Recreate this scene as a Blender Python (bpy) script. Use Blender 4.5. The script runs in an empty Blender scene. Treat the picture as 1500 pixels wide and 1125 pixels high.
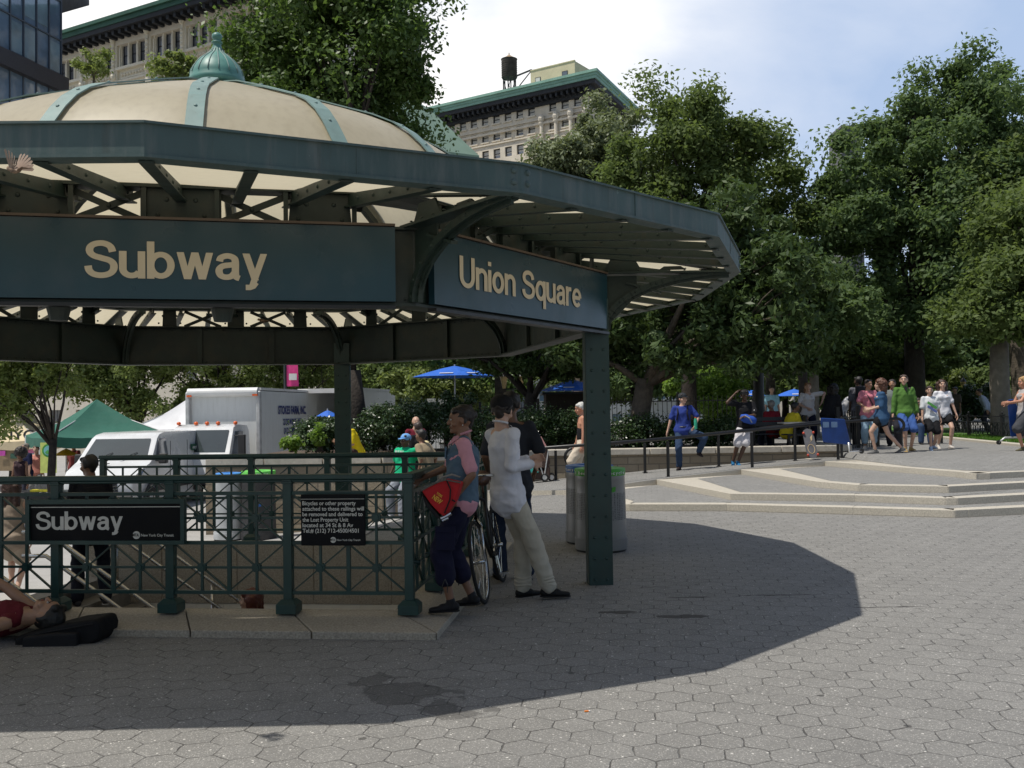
import bpy, bmesh, math, random
import numpy as np
from mathutils import Vector, Matrix, Euler, Quaternion
rnd = random.Random(7)
PI = math.pi
def R(d): return math.radians(d)
sc = bpy.context.scene
COL = sc.collection
# ------------------------------------------------ camera (values solved from the photograph's perspective)
F = 1434.04; PITCH = 0.028855; ROLL = 0.015371; EYE = 1.58
_r = Vector((1, 0, 0)); _f = Vector((0, math.cos(PITCH), math.sin(PITCH))); _u = Vector((0, -math.sin(PITCH), math.cos(PITCH)))
CR = _r*math.cos(ROLL) - _u*math.sin(ROLL); CU = _r*math.sin(ROLL) + _u*math.cos(ROLL)
cam = bpy.data.cameras.new('camera'); cam_o = bpy.data.objects.new('camera', cam); COL.objects.link(cam_o)
m = Matrix.Identity(4)
for i in range(3):
    m[i][0] = CR[i]; m[i][1] = CU[i]; m[i][2] = -_f[i]
m[2][3] = EYE
cam_o.matrix_world = m
cam.sensor_width = 36; cam.lens = 36*F/1500; cam.clip_start = .05; cam.clip_end = 3000
sc.camera = cam_o
def ray(px, py):
    return CR*((px-750)/F) + CU*(-(py-562.5)/F) + _f
def G(px, py, z=0.0):
    d = ray(px, py); t = (z-EYE)/d.z
    return Vector((d.x*t, d.y*t, z))
def P(px, py, Y):
    d = ray(px, py); t = Y/d.y
    return Vector((d.x*t, Y, EYE+d.z*t))
# ------------------------------------------------ scene graph helpers
MW = {}
def link(o): COL.objects.link(o); return o
def setp(o, label=None, cat=None, group=None, kind=None):
    if label: o['label'] = label
    if cat: o['category'] = cat
    if group: o['group'] = group
    if kind: o['kind'] = kind
    return o
def thing(name, label, cat, loc=(0, 0, 0), rz=0.0, group=None, rot=None):
    o = bpy.data.objects.new(name, None); link(o); o.empty_display_size = .1
    o.location = loc
    e = Euler(rot) if rot else Euler((0, 0, rz)); o.rotation_euler = e
    MW[o.name] = Matrix.Translation(Vector(loc)) @ e.to_matrix().to_4x4()
    return setp(o, label, cat, group)
def dup(root, loc=None, rz=None, label=None, group=None):
    r = root.copy(); link(r)
    if loc is not None: r.location = loc
    if rz is not None: r.rotation_euler = (0, 0, rz)
    if label: r['label'] = label
    if group: r['group'] = group
    for ch in [c for c in bpy.data.objects if c.parent == root]:
        c = ch.copy(); link(c); c.parent = r
        for g in [x for x in bpy.data.objects if x.parent == ch]:
            d = g.copy(); link(d); d.parent = c
    return r
TMP = bpy.data.scenes.new('scratch')
def evaluated(o):
    """apply an object's modifiers in a scratch scene (quick: nothing else is in it)"""
    TMP.collection.objects.link(o); vl = TMP.view_layers[0]; vl.update(); dg = vl.depsgraph; dg.update()
    me = bpy.data.meshes.new_from_object(o.evaluated_get(dg)); TMP.collection.objects.unlink(o); return me
class MB:
    def __init__(s): s.v = []; s.f = []; s.mi = []; s.m = 0
    def add(s, vs, fs):
        b = len(s.v); s.v.extend([tuple(v) for v in vs])
        for f in fs: s.f.append(tuple(i+b for i in f)); s.mi.append(s.m)
        return s
    def box(s, c, d, rz=0.0, M=None):
        x, y, z = d[0]/2, d[1]/2, d[2]/2
        vs = [Vector((a*x, b*y, e*z)) for a in (-1, 1) for b in (-1, 1) for e in (-1, 1)]
        if M is None: M = Matrix.Rotation(rz, 3, 'Z')
        vs = [M @ v + Vector(c) for v in vs]
        return s.add(vs, [(0, 1, 3, 2), (4, 6, 7, 5), (0, 4, 5, 1), (2, 3, 7, 6), (0, 2, 6, 4), (1, 5, 7, 3)])
    def bar(s, p0, p1, w, h, up=(0, 0, 1)):
        p0, p1 = Vector(p0), Vector(p1); d = (p1-p0)
        L = d.length
        if L < 1e-6: return s
        d /= L; up = Vector(up); x = d.cross(up)
        if x.length < 1e-4: x = d.cross(Vector((1, 0, 0)))
        x.normalize(); y = x.cross(d)
        M = Matrix((x, d, y)).transposed()
        return s.box((p0+p1)/2, (w, L, h), M=M)
    def tube(s, pts, rs, n=10, cap=True, closed=False):
        pts = [Vector(p) for p in pts]
        if not hasattr(rs, '__len__'): rs = [rs]*len(pts)
        b = len(s.v); N = len(pts); prev = None
        for i, p in enumerate(pts):
            if closed: d = pts[(i+1) % N]-pts[i-1]
            else: d = pts[min(i+1, N-1)]-pts[max(i-1, 0)]
            if d.length < 1e-9: d = Vector((0, 0, 1))
            d.normalize()
            if prev is None:
                a = Vector((0, 0, 1)) if abs(d.z) < .9 else Vector((1, 0, 0))
                x = d.cross(a).normalized()
            else:
                x = (prev-d*prev.dot(d))
                x = x.normalized() if x.length > 1e-6 else d.orthogonal().normalized()
            prev = x; y = d.cross(x)
            for k in range(n):
                t = 2*PI*k/n; s.v.append(tuple(p+(x*math.cos(t)+y*math.sin(t))*rs[i]))
        rng = N if closed else N-1
        for i in range(rng):
            for k in range(n):
                a0 = b+i*n+k; a1 = b+i*n+(k+1) % n; c0 = b+((i+1) % N)*n+k; c1 = b+((i+1) % N)*n+(k+1) % n
                s.f.append((a0, c0, c1, a1)[::-1]); s.mi.append(s.m)
        if cap and not closed:
            s.f.append(tuple(b+k for k in range(n))[::-1]); s.mi.append(s.m)
            s.f.append(tuple(b+(N-1)*n+k for k in range(n))); s.mi.append(s.m)
        return s
    def lathe(s, prof, c=(0, 0, 0), n=24, M=None, a0=0.0, cap=True):
        b = len(s.v); c = Vector(c)
        for r, z in prof:
            for k in range(n):
                t = a0+2*PI*k/n; v = Vector((r*math.cos(t), r*math.sin(t), z))
                if M is not None: v = M @ v
                s.v.append(tuple(v+c))
        for i in range(len(prof)-1):
            for k in range(n):
                s.f.append((b+i*n+k, b+i*n+(k+1) % n, b+(i+1)*n+(k+1) % n, b+(i+1)*n+k)); s.mi.append(s.m)
        if cap and prof[0][0] > 1e-4: s.f.append(tuple(b+k for k in range(n))[::-1]); s.mi.append(s.m)
        if cap and prof[-1][0] > 1e-4: s.f.append(tuple(b+(len(prof)-1)*n+k for k in range(n))); s.mi.append(s.m)
        return s
    def sphere(s, c, r, n=8, m=6, sc=(1, 1, 1), M=None):
        b = len(s.v); c = Vector(c)
        for i in range(1, m):
            p = PI*i/m
            for k in range(n):
                t = 2*PI*k/n; v = Vector((r*math.sin(p)*math.cos(t)*sc[0], r*math.sin(p)*math.sin(t)*sc[1], r*math.cos(p)*sc[2]))
                if M is not None: v = M @ v
                s.v.append(tuple(c+v))
        for e in (1, -1):
            v = Vector((0, 0, e*r*sc[2]))
            if M is not None: v = M @ v
            s.v.append(tuple(c+v))
        top = len(s.v)-2
        for i in range(m-2):
            for k in range(n):
                s.f.append((b+i*n+k, b+(i+1)*n+k, b+(i+1)*n+(k+1) % n, b+i*n+(k+1) % n)); s.mi.append(s.m)
        for k in range(n):
            s.f.append((top, b+k, b+(k+1) % n)); s.mi.append(s.m)
            s.f.append((top+1, b+(m-2)*n+(k+1) % n, b+(m-2)*n+k)); s.mi.append(s.m)
        return s
    def rivet(s, p, nrm, r=.012):
        nrm = Vector(nrm).normalized(); x = nrm.orthogonal().normalized(); y = nrm.cross(x); p = Vector(p)
        b = len(s.v)
        for rr, h in ((1, 0), (.75, .55)):
            for k in range(7):
                t = 2*PI*k/7; s.v.append(tuple(p+(x*math.cos(t)+y*math.sin(t))*r*rr+nrm*r*h))
        s.v.append(tuple(p+nrm*r*.8))
        for k in range(7):
            j = (k+1) % 7
            s.f.append((b+k, b+j, b+7+j, b+7+k)); s.f.append((b+7+k, b+7+j, b+14)); s.mi += [s.m]*2
        return s
    def prism(s, pts, up):
        """closed polygon (3-D points) extruded by vector up"""
        up = Vector(up); n = len(pts); b = len(s.v)
        s.v.extend(tuple(p) for p in pts); s.v.extend(tuple(Vector(p)+up) for p in pts)
        s.f.append(tuple(b+i for i in range(n))[::-1]); s.f.append(tuple(b+n+i for i in range(n)))
        for i in range(n): s.f.append((b+i, b+(i+1) % n, b+n+(i+1) % n, b+n+i))
        s.mi += [s.m]*(n+2)
        return s
    def xf(s, M):
        s.v = [tuple(M @ Vector(v)) for v in s.v]; return s
    def build(s, name, mats, parent=None, world=False, smooth=False, bevel=0, fix=True, kind=None):
        vs = s.v
        if world and parent is not None:
            inv = MW[parent.name].inverted(); vs = [tuple(inv @ Vector(v)) for v in vs]
        me = bpy.data.meshes.new(name); me.from_pydata(vs, [], s.f)
        if not isinstance(mats, (list, tuple)): mats = [mats]
        for q in mats: me.materials.append(q)
        if len(mats) > 1: me.polygons.foreach_set('material_index', s.mi)
        if fix:
            bm = bmesh.new(); bm.from_mesh(me)
            bmesh.ops.recalc_face_normals(bm, faces=bm.faces)
            bm.to_mesh(me); bm.free()
        if smooth: me.polygons.foreach_set('use_smooth', [True]*len(me.polygons))
        me.update()
        o = bpy.data.objects.new(name, me); link(o)
        if parent is not None:
            o.parent = parent
            MW[o.name] = MW[parent.name].copy()
        else: MW[o.name] = Matrix.Identity(4)
        if bevel:
            b = o.modifiers.new('b', 'BEVEL'); b.width = bevel; b.segments = 2; b.limit_method = 'ANGLE'; b.angle_limit = R(40); b.harden_normals = True
        if smooth == 'auto' or bevel:
            me.polygons.foreach_set('use_smooth', [True]*len(me.polygons))
            if hasattr(me, 'set_sharp_from_angle'): me.set_sharp_from_angle(angle=R(35))
        if kind: o['kind'] = kind
        return o
# ------------------------------------------------ materials
MATS = {}
def newmat(name):
    m = bpy.data.materials.new(name); m.use_nodes = True; nt = m.node_tree
    return m, nt, nt.nodes.get('Principled BSDF')
def N(nt, t, **k):
    n = nt.nodes.new(t)
    for a, b in k.items():
        if a.startswith('i_'):
            key = a[2:]; key = int(key) if key.isdigit() else key
            n.inputs[key].default_value = b
        else: setattr(n, a, b)
    return n
def L(nt, a, b): nt.links.new(a, b)
def ramp(nt, fac, stops):
    r = nt.nodes.new('ShaderNodeValToRGB'); L(nt, fac, r.inputs[0])
    while len(r.color_ramp.elements) < len(stops): r.color_ramp.elements.new(.5)
    for e, (p, c) in zip(r.color_ramp.elements, stops):
        e.position = p; e.color = (c, c, c, 1) if not hasattr(c, '__len__') else (*c[:3], 1)
    return r.outputs[0]
def mixc(nt, fac, a, b, mode='MIX'):
    n = nt.nodes.new('ShaderNodeMix'); n.data_type = 'RGBA'; n.blend_type = mode
    for s, v in ((n.inputs[0], fac), (n.inputs[6], a), (n.inputs[7], b)):
        if hasattr(v, 'is_output'): L(nt, v, s)
        elif hasattr(v, '__len__'): s.default_value = (*v[:3], 1)
        else: s.default_value = v
    return n.outputs[2]
def mth(nt, op, a, b=None, c=None):
    n = nt.nodes.new('ShaderNodeMath'); n.operation = op
    for i, v in enumerate((a, b, c)):
        if v is None: continue
        if hasattr(v, 'is_output'): L(nt, v, n.inputs[i])
        else: n.inputs[i].default_value = v
    return n.outputs[0]
def vmth(nt, op, a, b=None):
    n = nt.nodes.new('ShaderNodeVectorMath'); n.operation = op
    for i, v in enumerate((a, b)):
        if v is None: continue
        if hasattr(v, 'is_output'): L(nt, v, n.inputs[i])
        else: n.inputs[i].default_value = v
    return n
def noise(nt, vec, scale, detail=4, rough=.55):
    n = N(nt, 'ShaderNodeTexNoise', i_Scale=scale, i_Detail=detail, i_Roughness=rough)
    if vec is not None: L(nt, vec, n.inputs['Vector'])
    return n.outputs[0]
def bump(nt, h, strength, dist, bsdf):
    b = N(nt, 'ShaderNodeBump', i_Strength=strength, i_Distance=dist); L(nt, h, b.inputs['Height']); L(nt, b.outputs[0], bsdf.inputs['Normal'])
    return b
def mat(name, col, rough=.6, metal=0.0, ns=6.0, na=.18, bs=0.0, bd=.003, bscale=60, dirt=None, spec=.5, trans=0.0, streak=False):
    """general painted / plain surface: colour with two scales of noise, rough variation, fine bump"""
    if name in MATS: return MATS[name]
    m, nt, p = newmat(name); tc = N(nt, 'ShaderNodeTexCoord').outputs['Object']
    col = np.array(col)
    n1 = noise(nt, tc, ns, 5)
    c = mixc(nt, ramp(nt, n1, [(.3, 0), (.72, 1)]), tuple(col*(1-na)), tuple(np.minimum(col*(1+na), .95)))
    if dirt:
        v = tc
        if streak:
            v = vmth(nt, 'MULTIPLY', tc, (3, 3, .35)).outputs[0]
        n2 = noise(nt, v, ns*.7+3, 6, .65)
        c = mixc(nt, mth(nt, 'MULTIPLY', ramp(nt, n2, [(.48, 0), (.75, 1)]), dirt[1]), c, dirt[0])
    L(nt, c, p.inputs['Base Color'])
    p.inputs['Metallic'].default_value = metal
    p.inputs['Specular IOR Level'].default_value = spec
    rr = mth(nt, 'ADD', mth(nt, 'MULTIPLY', noise(nt, tc, ns*2.3, 3), .25), rough-.12); L(nt, rr, p.inputs['Roughness'])
    if bs: bump(nt, noise(nt, tc, bscale, 4), bs, bd, p)
    MATS[name] = m
    return m
def text_mesh(txt, x0, w, h, O, X, Z, mat_, name, parent, depth=.004, bold=0.0, align='L', cap=None):
    """raised lettering: text fitted so its cap height is h and its width w; O origin of baseline start, X along, Z up"""
    cu = bpy.data.curves.new(name, 'FONT'); cu.body = txt; cu.size = 1; cu.extrude = 0; cu.offset = bold; cu.resolution_u = 4
    o = bpy.data.objects.new('tmp', cu); me = evaluated(o)
    bpy.data.objects.remove(o); bpy.data.curves.remove(cu)
    v = np.array([q.co[:] for q in me.vertices]) if len(me.vertices) else np.zeros((1, 3))
    lo, hi = v.min(0), v.max(0)
    capn = cap if cap else .72
    sx = w/(hi[0]-lo[0]); sz = h/capn
    O = Vector(O); X = Vector(X).normalized(); Z = Vector(Z).normalized(); Nn = X.cross(Z)
    inv = MW[parent.name].inverted() if parent is not None else Matrix.Identity(4)
    b = MB()
    vs = [O+X*(x0+(q[0]-lo[0])*sx)+Z*(q[1]*sz)+Nn*depth for q in v]
    fs = [tuple(p.vertices) for p in me.polygons]
    for q in vs: b.v.append(tuple(inv @ q))
    b.f = fs; b.mi = [0]*len(fs)
    bpy.data.meshes.remove(me)
    return b.build(name, mat_, parent, fix=False)
# ------------------------------------------------ grotesque lettering drawn as strokes
def _arc(cx, cy, rx, ry, a0, a1, n=14):
    return [(cx+rx*math.cos(R(a0+(a1-a0)*i/n)), cy+ry*math.sin(R(a0+(a1-a0)*i/n))) for i in range(n+1)]
def _cat(p, k=6):
    q = [p[0]]+list(p)+[p[-1]]; out = []
    for i in range(1, len(q)-2):
        a, b, c, d = [np.array(x) for x in q[i-1:i+3]]
        for j in range(k):
            t = j/k; out.append(tuple(.5*((2*b)+(-a+c)*t+(2*a-5*b+4*c-d)*t*t+(-a+3*b-3*c+d)*t**3)))
    out.append(tuple(p[-1])); return out
GL = {
 'S': (.70, [_cat([(.605, .70), (.55, .85), (.40, .925), (.23, .905), (.125, .82), (.115, .69), (.20, .59), (.37, .53), (.54, .47), (.625, .37), (.62, .22), (.53, .115), (.36, .07), (.19, .105), (.10, .20), (.075, .32)])]),
 'u': (.56, [[(.075, .73), (.075, .3)]+_arc(.265, .265, .19, .19, 180, 330), [(.485, .73), (.485, 0)]]),
 'n': (.56, [[(.485, 0), (.485, .45)]+_arc(.295, .465, .19, .19, 0, 150), [(.075, .73), (.075, 0)]]),
 'b': (.60, [[(.075, 1), (.075, 0)], _arc(.30, .365, .225, .29, 0, 360, 26)]),
 'q': (.60, [[(.525, .73), (.525, -.27)], _arc(.30, .365, .225, .29, 0, 360, 26)]),
 'o': (.60, [_arc(.30, .365, .225, .29, 0, 360, 26)]),
 'a': (.57, [_cat([(.095, .50), (.13, .60), (.27, .655), (.41, .61), (.455, .50), (.455, .20), (.475, .08), (.55, .045)]), _cat([(.45, .43), (.34, .405), (.19, .38), (.10, .31), (.085, .21), (.13, .11), (.24, .07), (.36, .10), (.45, .21)])]),
 'i': (.15, [[(.075, .73), (.075, 0)], [(.075, 1), (.075, .86)]]),
 'r': (.36, [[(.075, .73), (.075, 0)], _cat([(.075, .36), (.11, .55), (.20, .635), (.35, .65)])]),
 'e': (.59, [[(.09, .365), (.52, .365)], _arc(.30, .365, .225, .29, 0, 318, 24)]),
 'U': (.70, [[(.08, 1), (.08, .36)]+_arc(.35, .355, .27, .285, 180, 360)+[(.62, 1)]]),
 ' ': (.28, []),
}
def strokes_text(txt, w, h, O, X, Z, mat_, name, parent, t=.166, depth=.004, gap=.05):
    tot = sum(({'w': .82, 'y': .56}.get(c) or GL[c][0])+gap for c in txt)-gap
    sx = w/tot; X = Vector(X).normalized(); Z = Vector(Z).normalized(); Nn = X.cross(Z); O = Vector(O); b = MB(); x = 0; lay = 0
    def put(poly):
        nonlocal lay
        lay += 1
        b.add([O+X*((x+p[0])*sx)+Z*(p[1]*h)+Nn*(depth+(lay % 4)*.0004) for p in poly], [tuple(range(len(poly)))])
    def slant(x0, y0, x1, y1, wd=.16):
        put([(x0-wd/2, y0), (x0+wd/2, y0), (x1+wd/2, y1), (x1-wd/2, y1)])
    for c in txt:
        if c == 'w':
            for q in ((.08, .73, .245, 0), (.41, .73, .245, 0), (.41, .73, .575, 0), (.74, .73, .575, 0)): slant(*q)
            x += .82+gap; continue
        if c == 'y':
            slant(.08, .73, .29, 0, .165); slant(.49, .73, .23, -.13, .155)
            pl = [(.3, -.06), (.235, -.17), (.17, -.2), (.07, -.2)]
            st = [pl]; wd = .56
        else: wd, st = GL[c]
        for s in st:
            n = len(s); Lf = []; Rt = []
            cl = s[0] == s[-1] or (abs(s[0][0]-s[-1][0])+abs(s[0][1]-s[-1][1]) < 1e-6)
            for i, p in enumerate(s):
                a = s[i-1] if i > 0 else (s[-2] if cl else p); c2 = s[i+1] if i < n-1 else (s[1] if cl else p)
                d = np.array(c2)-np.array(a); d = d/np.linalg.norm(d); nn = np.array((-d[1], d[0]))*t/2*(1-.10*abs(d[0]))
                Lf.append(tuple(np.array(p)+nn)); Rt.append(tuple(np.array(p)-nn))
            lay += 1
            vs = [O+X*((x+p[0])*sx)+Z*(p[1]*h)+Nn*(depth+(lay % 4)*.0004) for p in Lf+Rt]
            b.add(vs, [(i, i+1, n+i+1, n+i) for i in range(n-1)])
        x += wd+gap
    return b.build(name, mat_, parent, world=True, fix=False)
# ------------------------------------------------ shared materials
M_steel = mat('green steel paint', (.022, .040, .033), .5, ns=3, na=.2, bs=.25, bd=.002, bscale=35, dirt=((.05, .045, .03), .45))
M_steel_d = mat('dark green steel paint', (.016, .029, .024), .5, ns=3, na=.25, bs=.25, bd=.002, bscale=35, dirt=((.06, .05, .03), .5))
M_col = mat('column green paint', (.016, .046, .042), .38, ns=4, na=.15, bs=.2, bd=.0015, bscale=50, dirt=((.05, .045, .035), .25))
M_fascia = mat('weathered teal fascia paint', (.074, .116, .108), .58, ns=2.2, na=.16, bs=.35, bd=.004, bscale=22, dirt=((.16, .175, .16), .75), streak=True)
M_rail = mat('railing green paint', (.011, .046, .041), .36, ns=5, na=.2, bs=.15, bd=.001, bscale=60, dirt=((.045, .06, .05), .35))
M_sign = mat('sign blue enamel', (.013, .048, .068), .3, ns=1.3, na=.12, dirt=((.055, .075, .09), .35))
M_cream = mat('sign letter cream', (.60, .52, .38), .5, ns=3, na=.06)
M_rust = mat('brown sign trim', (.10, .07, .05), .5)
M_patina = mat('pale copper patina', (.175, .26, .24), .55, ns=5, na=.14, bs=.2, bd=.002, bscale=30, dirt=((.14, .27, .25), .55))
M_finial = mat('finial teal patina', (.10, .25, .215), .45, ns=6, na=.16, dirt=((.05, .13, .11), .45))
M_steelpol = mat('brushed stainless steel', (.55, .53, .50), .28, 1.0, ns=8, na=.08)
M_black = mat('black paint', (.012, .012, .013), .4, ns=4, na=.2)
M_blacksign = mat('black sign enamel', (.006, .006, .007), .55, ns=3, na=.2, spec=.15)
M_white = mat('white paint', (.72, .72, .71), .35, ns=2, na=.05, dirt=((.5, .48, .44), .2))
M_offwhite = mat('sign letter white', (.62, .60, .54), .5, ns=3, na=.05)
M_rubber = mat('black rubber', (.015, .015, .015), .75)
M_chrome = mat('chrome', (.6, .6, .6), .15, 1.0)
def chips(m, col, rust, sc_=9.0, lo=.66, amt=.8):
    nt = m.node_tree; p = nt.nodes['Principled BSDF']; tc = N(nt, 'ShaderNodeTexCoord').outputs['Object']; old = p.inputs['Base Color'].links[0].from_socket
    n1 = noise(nt, tc, sc_, 8, .72); n2 = noise(nt, tc, 1.3, 4, .6); v = mth(nt, 'MULTIPLY', ramp(nt, n1, [(lo, 0), (lo+.015, 1)]), ramp(nt, n2, [(.42, 0), (.55, 1)]))
    c = mixc(nt, mth(nt, 'MULTIPLY', v, amt), old, col)
    vv = vmth(nt, 'MULTIPLY', tc, (9, 9, .8)).outputs[0]; s = mth(nt, 'MULTIPLY', ramp(nt, noise(nt, vv, 1.6, 6, .7), [(.58, 0), (.74, 1)]), .5); c = mixc(nt, s, c, rust); L(nt, c, p.inputs['Base Color'])
chips(M_fascia, (.20, .27, .25), (.06, .065, .05)); chips(M_steel, (.10, .13, .10), (.07, .05, .03), 12, .68); chips(M_col, (.06, .12, .10), (.05, .04, .025), 14, .70); chips(M_patina, (.10, .15, .13), (.10, .13, .10), 10, .66); chips(M_sign, (.03, .065, .09), (.02, .045, .065), 3, .62, .5); chips(M_rail, (.04, .09, .075), (.03, .035, .02), 20, .68, .7)  # on M_sign the bluish patches and streaks paint soft reflections into the enamel
def translucent_panel():
    m, nt, p = newmat('translucent cream fibreglass'); tc = N(nt, 'ShaderNodeTexCoord').outputs['Object']
    c = mixc(nt, ramp(nt, noise(nt, tc, 1.6, 5, .6), [(.3, 0), (.75, 1)]), (.60, .53, .385), (.68, .61, .45))
    v = vmth(nt, 'MULTIPLY', tc, (6, 6, .7)).outputs[0]
    c = mixc(nt, mth(nt, 'MULTIPLY', ramp(nt, noise(nt, v, 2.5, 5), [(.45, 0), (.7, 1)]), .4), c, (.42, .36, .25))
    L(nt, c, p.inputs['Base Color']); p.inputs['Roughness'].default_value = .38
    t = nt.nodes.new('ShaderNodeBsdfTranslucent'); t.inputs[0].default_value = (.86, .77, .56, 1)
    mx = nt.nodes.new('ShaderNodeMixShader'); mx.inputs[0].default_value = .42
    L(nt, p.outputs[0], mx.inputs[1]); L(nt, t.outputs[0], mx.inputs[2]); L(nt, mx.outputs[0], nt.nodes['Material Output'].inputs[0])
    return m
M_panel = translucent_panel()
def hex_nodes(nt, pos, size):
    """returns (edge distance 0..0.5, cell id vector) of a hexagonal tiling"""
    p = vmth(nt, 'MULTIPLY', pos, (1/size, 1/size, 0)).outputs[0]
    r = (1, 1.7320508, 1); h = (.5, .8660254, 0)
    def wrap(q):
        a = N(nt, 'ShaderNodeVectorMath', operation='WRAP'); L(nt, q, a.inputs[0])
        a.inputs[1].default_value = (.5, .8660254, .5); a.inputs[2].default_value = (-.5, -.8660254, -.5); return a.outputs[0]
    a = wrap(p); b = wrap(vmth(nt, 'SUBTRACT', p, h).outputs[0])
    la = vmth(nt, 'LENGTH', a).outputs[1]; lb = vmth(nt, 'LENGTH', b).outputs[1]
    sel = mth(nt, 'LESS_THAN', la, lb)
    g = N(nt, 'ShaderNodeMix', data_type='VECTOR'); L(nt, sel, g.inputs[0]); L(nt, b, g.inputs[4]); L(nt, a, g.inputs[5]); g = g.outputs[1]
    ab = vmth(nt, 'ABSOLUTE', g).outputs[0]; sx = N(nt, 'ShaderNodeSeparateXYZ'); L(nt, ab, sx.inputs[0])
    d = mth(nt, 'MAXIMUM', sx.outputs[0], mth(nt, 'ADD', mth(nt, 'MULTIPLY', sx.outputs[0], .5), mth(nt, 'MULTIPLY', sx.outputs[1], .8660254)))
    return mth(nt, 'SUBTRACT', .5, d), vmth(nt, 'SUBTRACT', p, g).outputs[0]
def paver_mat(name, base, size=.205, rot=0.0, worn=1.0, stains=True):
    m, nt, p = newmat(name)
    geo = N(nt, 'ShaderNodeNewGeometry').outputs['Position']
    mp = N(nt, 'ShaderNodeMapping'); mp.inputs['Rotation'].default_value[2] = rot; L(nt, geo, mp.inputs[0]); pos0 = mp.outputs[0]
    wob = N(nt, 'ShaderNodeTexNoise', i_Scale=9.0, i_Detail=4.0); L(nt, geo, wob.inputs[0])
    off = vmth(nt, 'SCALE', vmth(nt, 'SUBTRACT', wob.outputs[1], (.5, .5, .5)).outputs[0]); off.inputs[3].default_value = .035
    pos = vmth(nt, 'ADD', pos0, off.outputs[0]).outputs[0]
    e, cid = hex_nodes(nt, pos, size)
    wn = N(nt, 'ShaderNodeTexWhiteNoise'); L(nt, vmth(nt, 'SNAP', vmth(nt, 'ADD', cid, (.01, .01, 0)).outputs[0], (.5, .4330127, 1)).outputs[0], wn.inputs[0]); wv = wn.outputs[0]
    big = noise(nt, geo, .55, 5, .6); mid = noise(nt, geo, 3.2, 5, .6); fine = noise(nt, geo, 60, 3, .7); vf = noise(nt, geo, 170, 2, .6)
    base = np.array(base)
    c = mixc(nt, wv, tuple(base*.92), tuple(base*1.08))
    c = mixc(nt, mth(nt, 'MULTIPLY', ramp(nt, mid, [(.35, 0), (.65, 1)]), .5), c, tuple(base*.70))
    c = mixc(nt, mth(nt, 'MULTIPLY', ramp(nt, big, [(.4, 0), (.65, 1)]), .30), c, tuple(base*1.2))
    c = mixc(nt, mth(nt, 'MULTIPLY', ramp(nt, fine, [(.35, 0), (.62, 1)]), .55), c, tuple(base*.52))
    # aggregate: pale chips
    vo = N(nt, 'ShaderNodeTexVoronoi', i_Scale=85.0); L(nt, geo, vo.inputs[0])
    chip = mth(nt, 'MULTIPLY', mth(nt, 'LESS_THAN', vo.outputs[0], .34), mth(nt, 'GREATER_THAN', noise(nt, geo, 140, 2), .52))
    c = mixc(nt, mth(nt, 'MULTIPLY', chip, .62), c, (.55, .53, .49))
    vo2 = N(nt, 'ShaderNodeTexVoronoi', i_Scale=21.0); L(nt, geo, vo2.inputs[0])
    chip2 = mth(nt, 'MULTIPLY', mth(nt, 'LESS_THAN', vo2.outputs[0], .13), mth(nt, 'GREATER_THAN', noise(nt, geo, 30, 2), .50))
    c = mixc(nt, chip2, c, (.6, .58, .54))
    # joints, partly filled with dirt
    jw = mth(nt, 'ADD', .010, mth(nt, 'MULTIPLY', ramp(nt, noise(nt, geo, 4.5, 5, .7), [(.40, 0), (.72, 1)]), .030*worn))
    joint = mth(nt, 'SUBTRACT', 1, mth(nt, 'SMOOTHSTEP' if False else 'DIVIDE', e, jw)); joint = mth(nt, 'MAXIMUM', joint, 0)
    joint = mth(nt, 'MINIMUM', mth(nt, 'MULTIPLY', joint, 2.0), 1)
    js = ramp(nt, noise(nt, geo, 2.6, 6, .75), [(.36, .10), (.54, 1)])
    jf = mth(nt, 'MULTIPLY', joint, js)
    c = mixc(nt, mth(nt, 'MULTIPLY', jf, .72), c, (.035, .032, .029))
    if stains:
        vg = N(nt, 'ShaderNodeTexVoronoi', i_Scale=2.6); L(nt, vmth(nt, 'ADD', geo, off.outputs[0]).outputs[0], vg.inputs[0])
        gum = mth(nt, 'LESS_THAN', vg.outputs[0], .055)
        c = mixc(nt, mth(nt, 'MULTIPLY', gum, .75), c, (.05, .048, .045))
        # spilt-drink stain near the kerb, where the photograph has it
        sp = G(600, 1018); d0 = vmth(nt, 'SUBTRACT', geo, tuple(sp)).outputs[0]
        d1 = N(nt, 'ShaderNodeMapping'); d1.vector_type = 'TEXTURE'; d1.inputs['Rotation'].default_value[2] = R(-50); d1.inputs['Scale'].default_value = (.55, .20, 1); L(nt, d0, d1.inputs[0])
        wl = N(nt, 'ShaderNodeTexNoise', i_Scale=4.5, i_Detail=6.0); L(nt, geo, wl.inputs[0])
        ds = vmth(nt, 'LENGTH', d1.outputs[0]).outputs[1]
        s = mth(nt, 'LESS_THAN', mth(nt, 'ADD', ds, mth(nt, 'MULTIPLY', mth(nt, 'SUBTRACT', wl.outputs[0], .5), 3.2)), .85)
        c = mixc(nt, mth(nt, 'MULTIPLY', s, .5), c, (.045, .043, .042))
    holes = None
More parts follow.
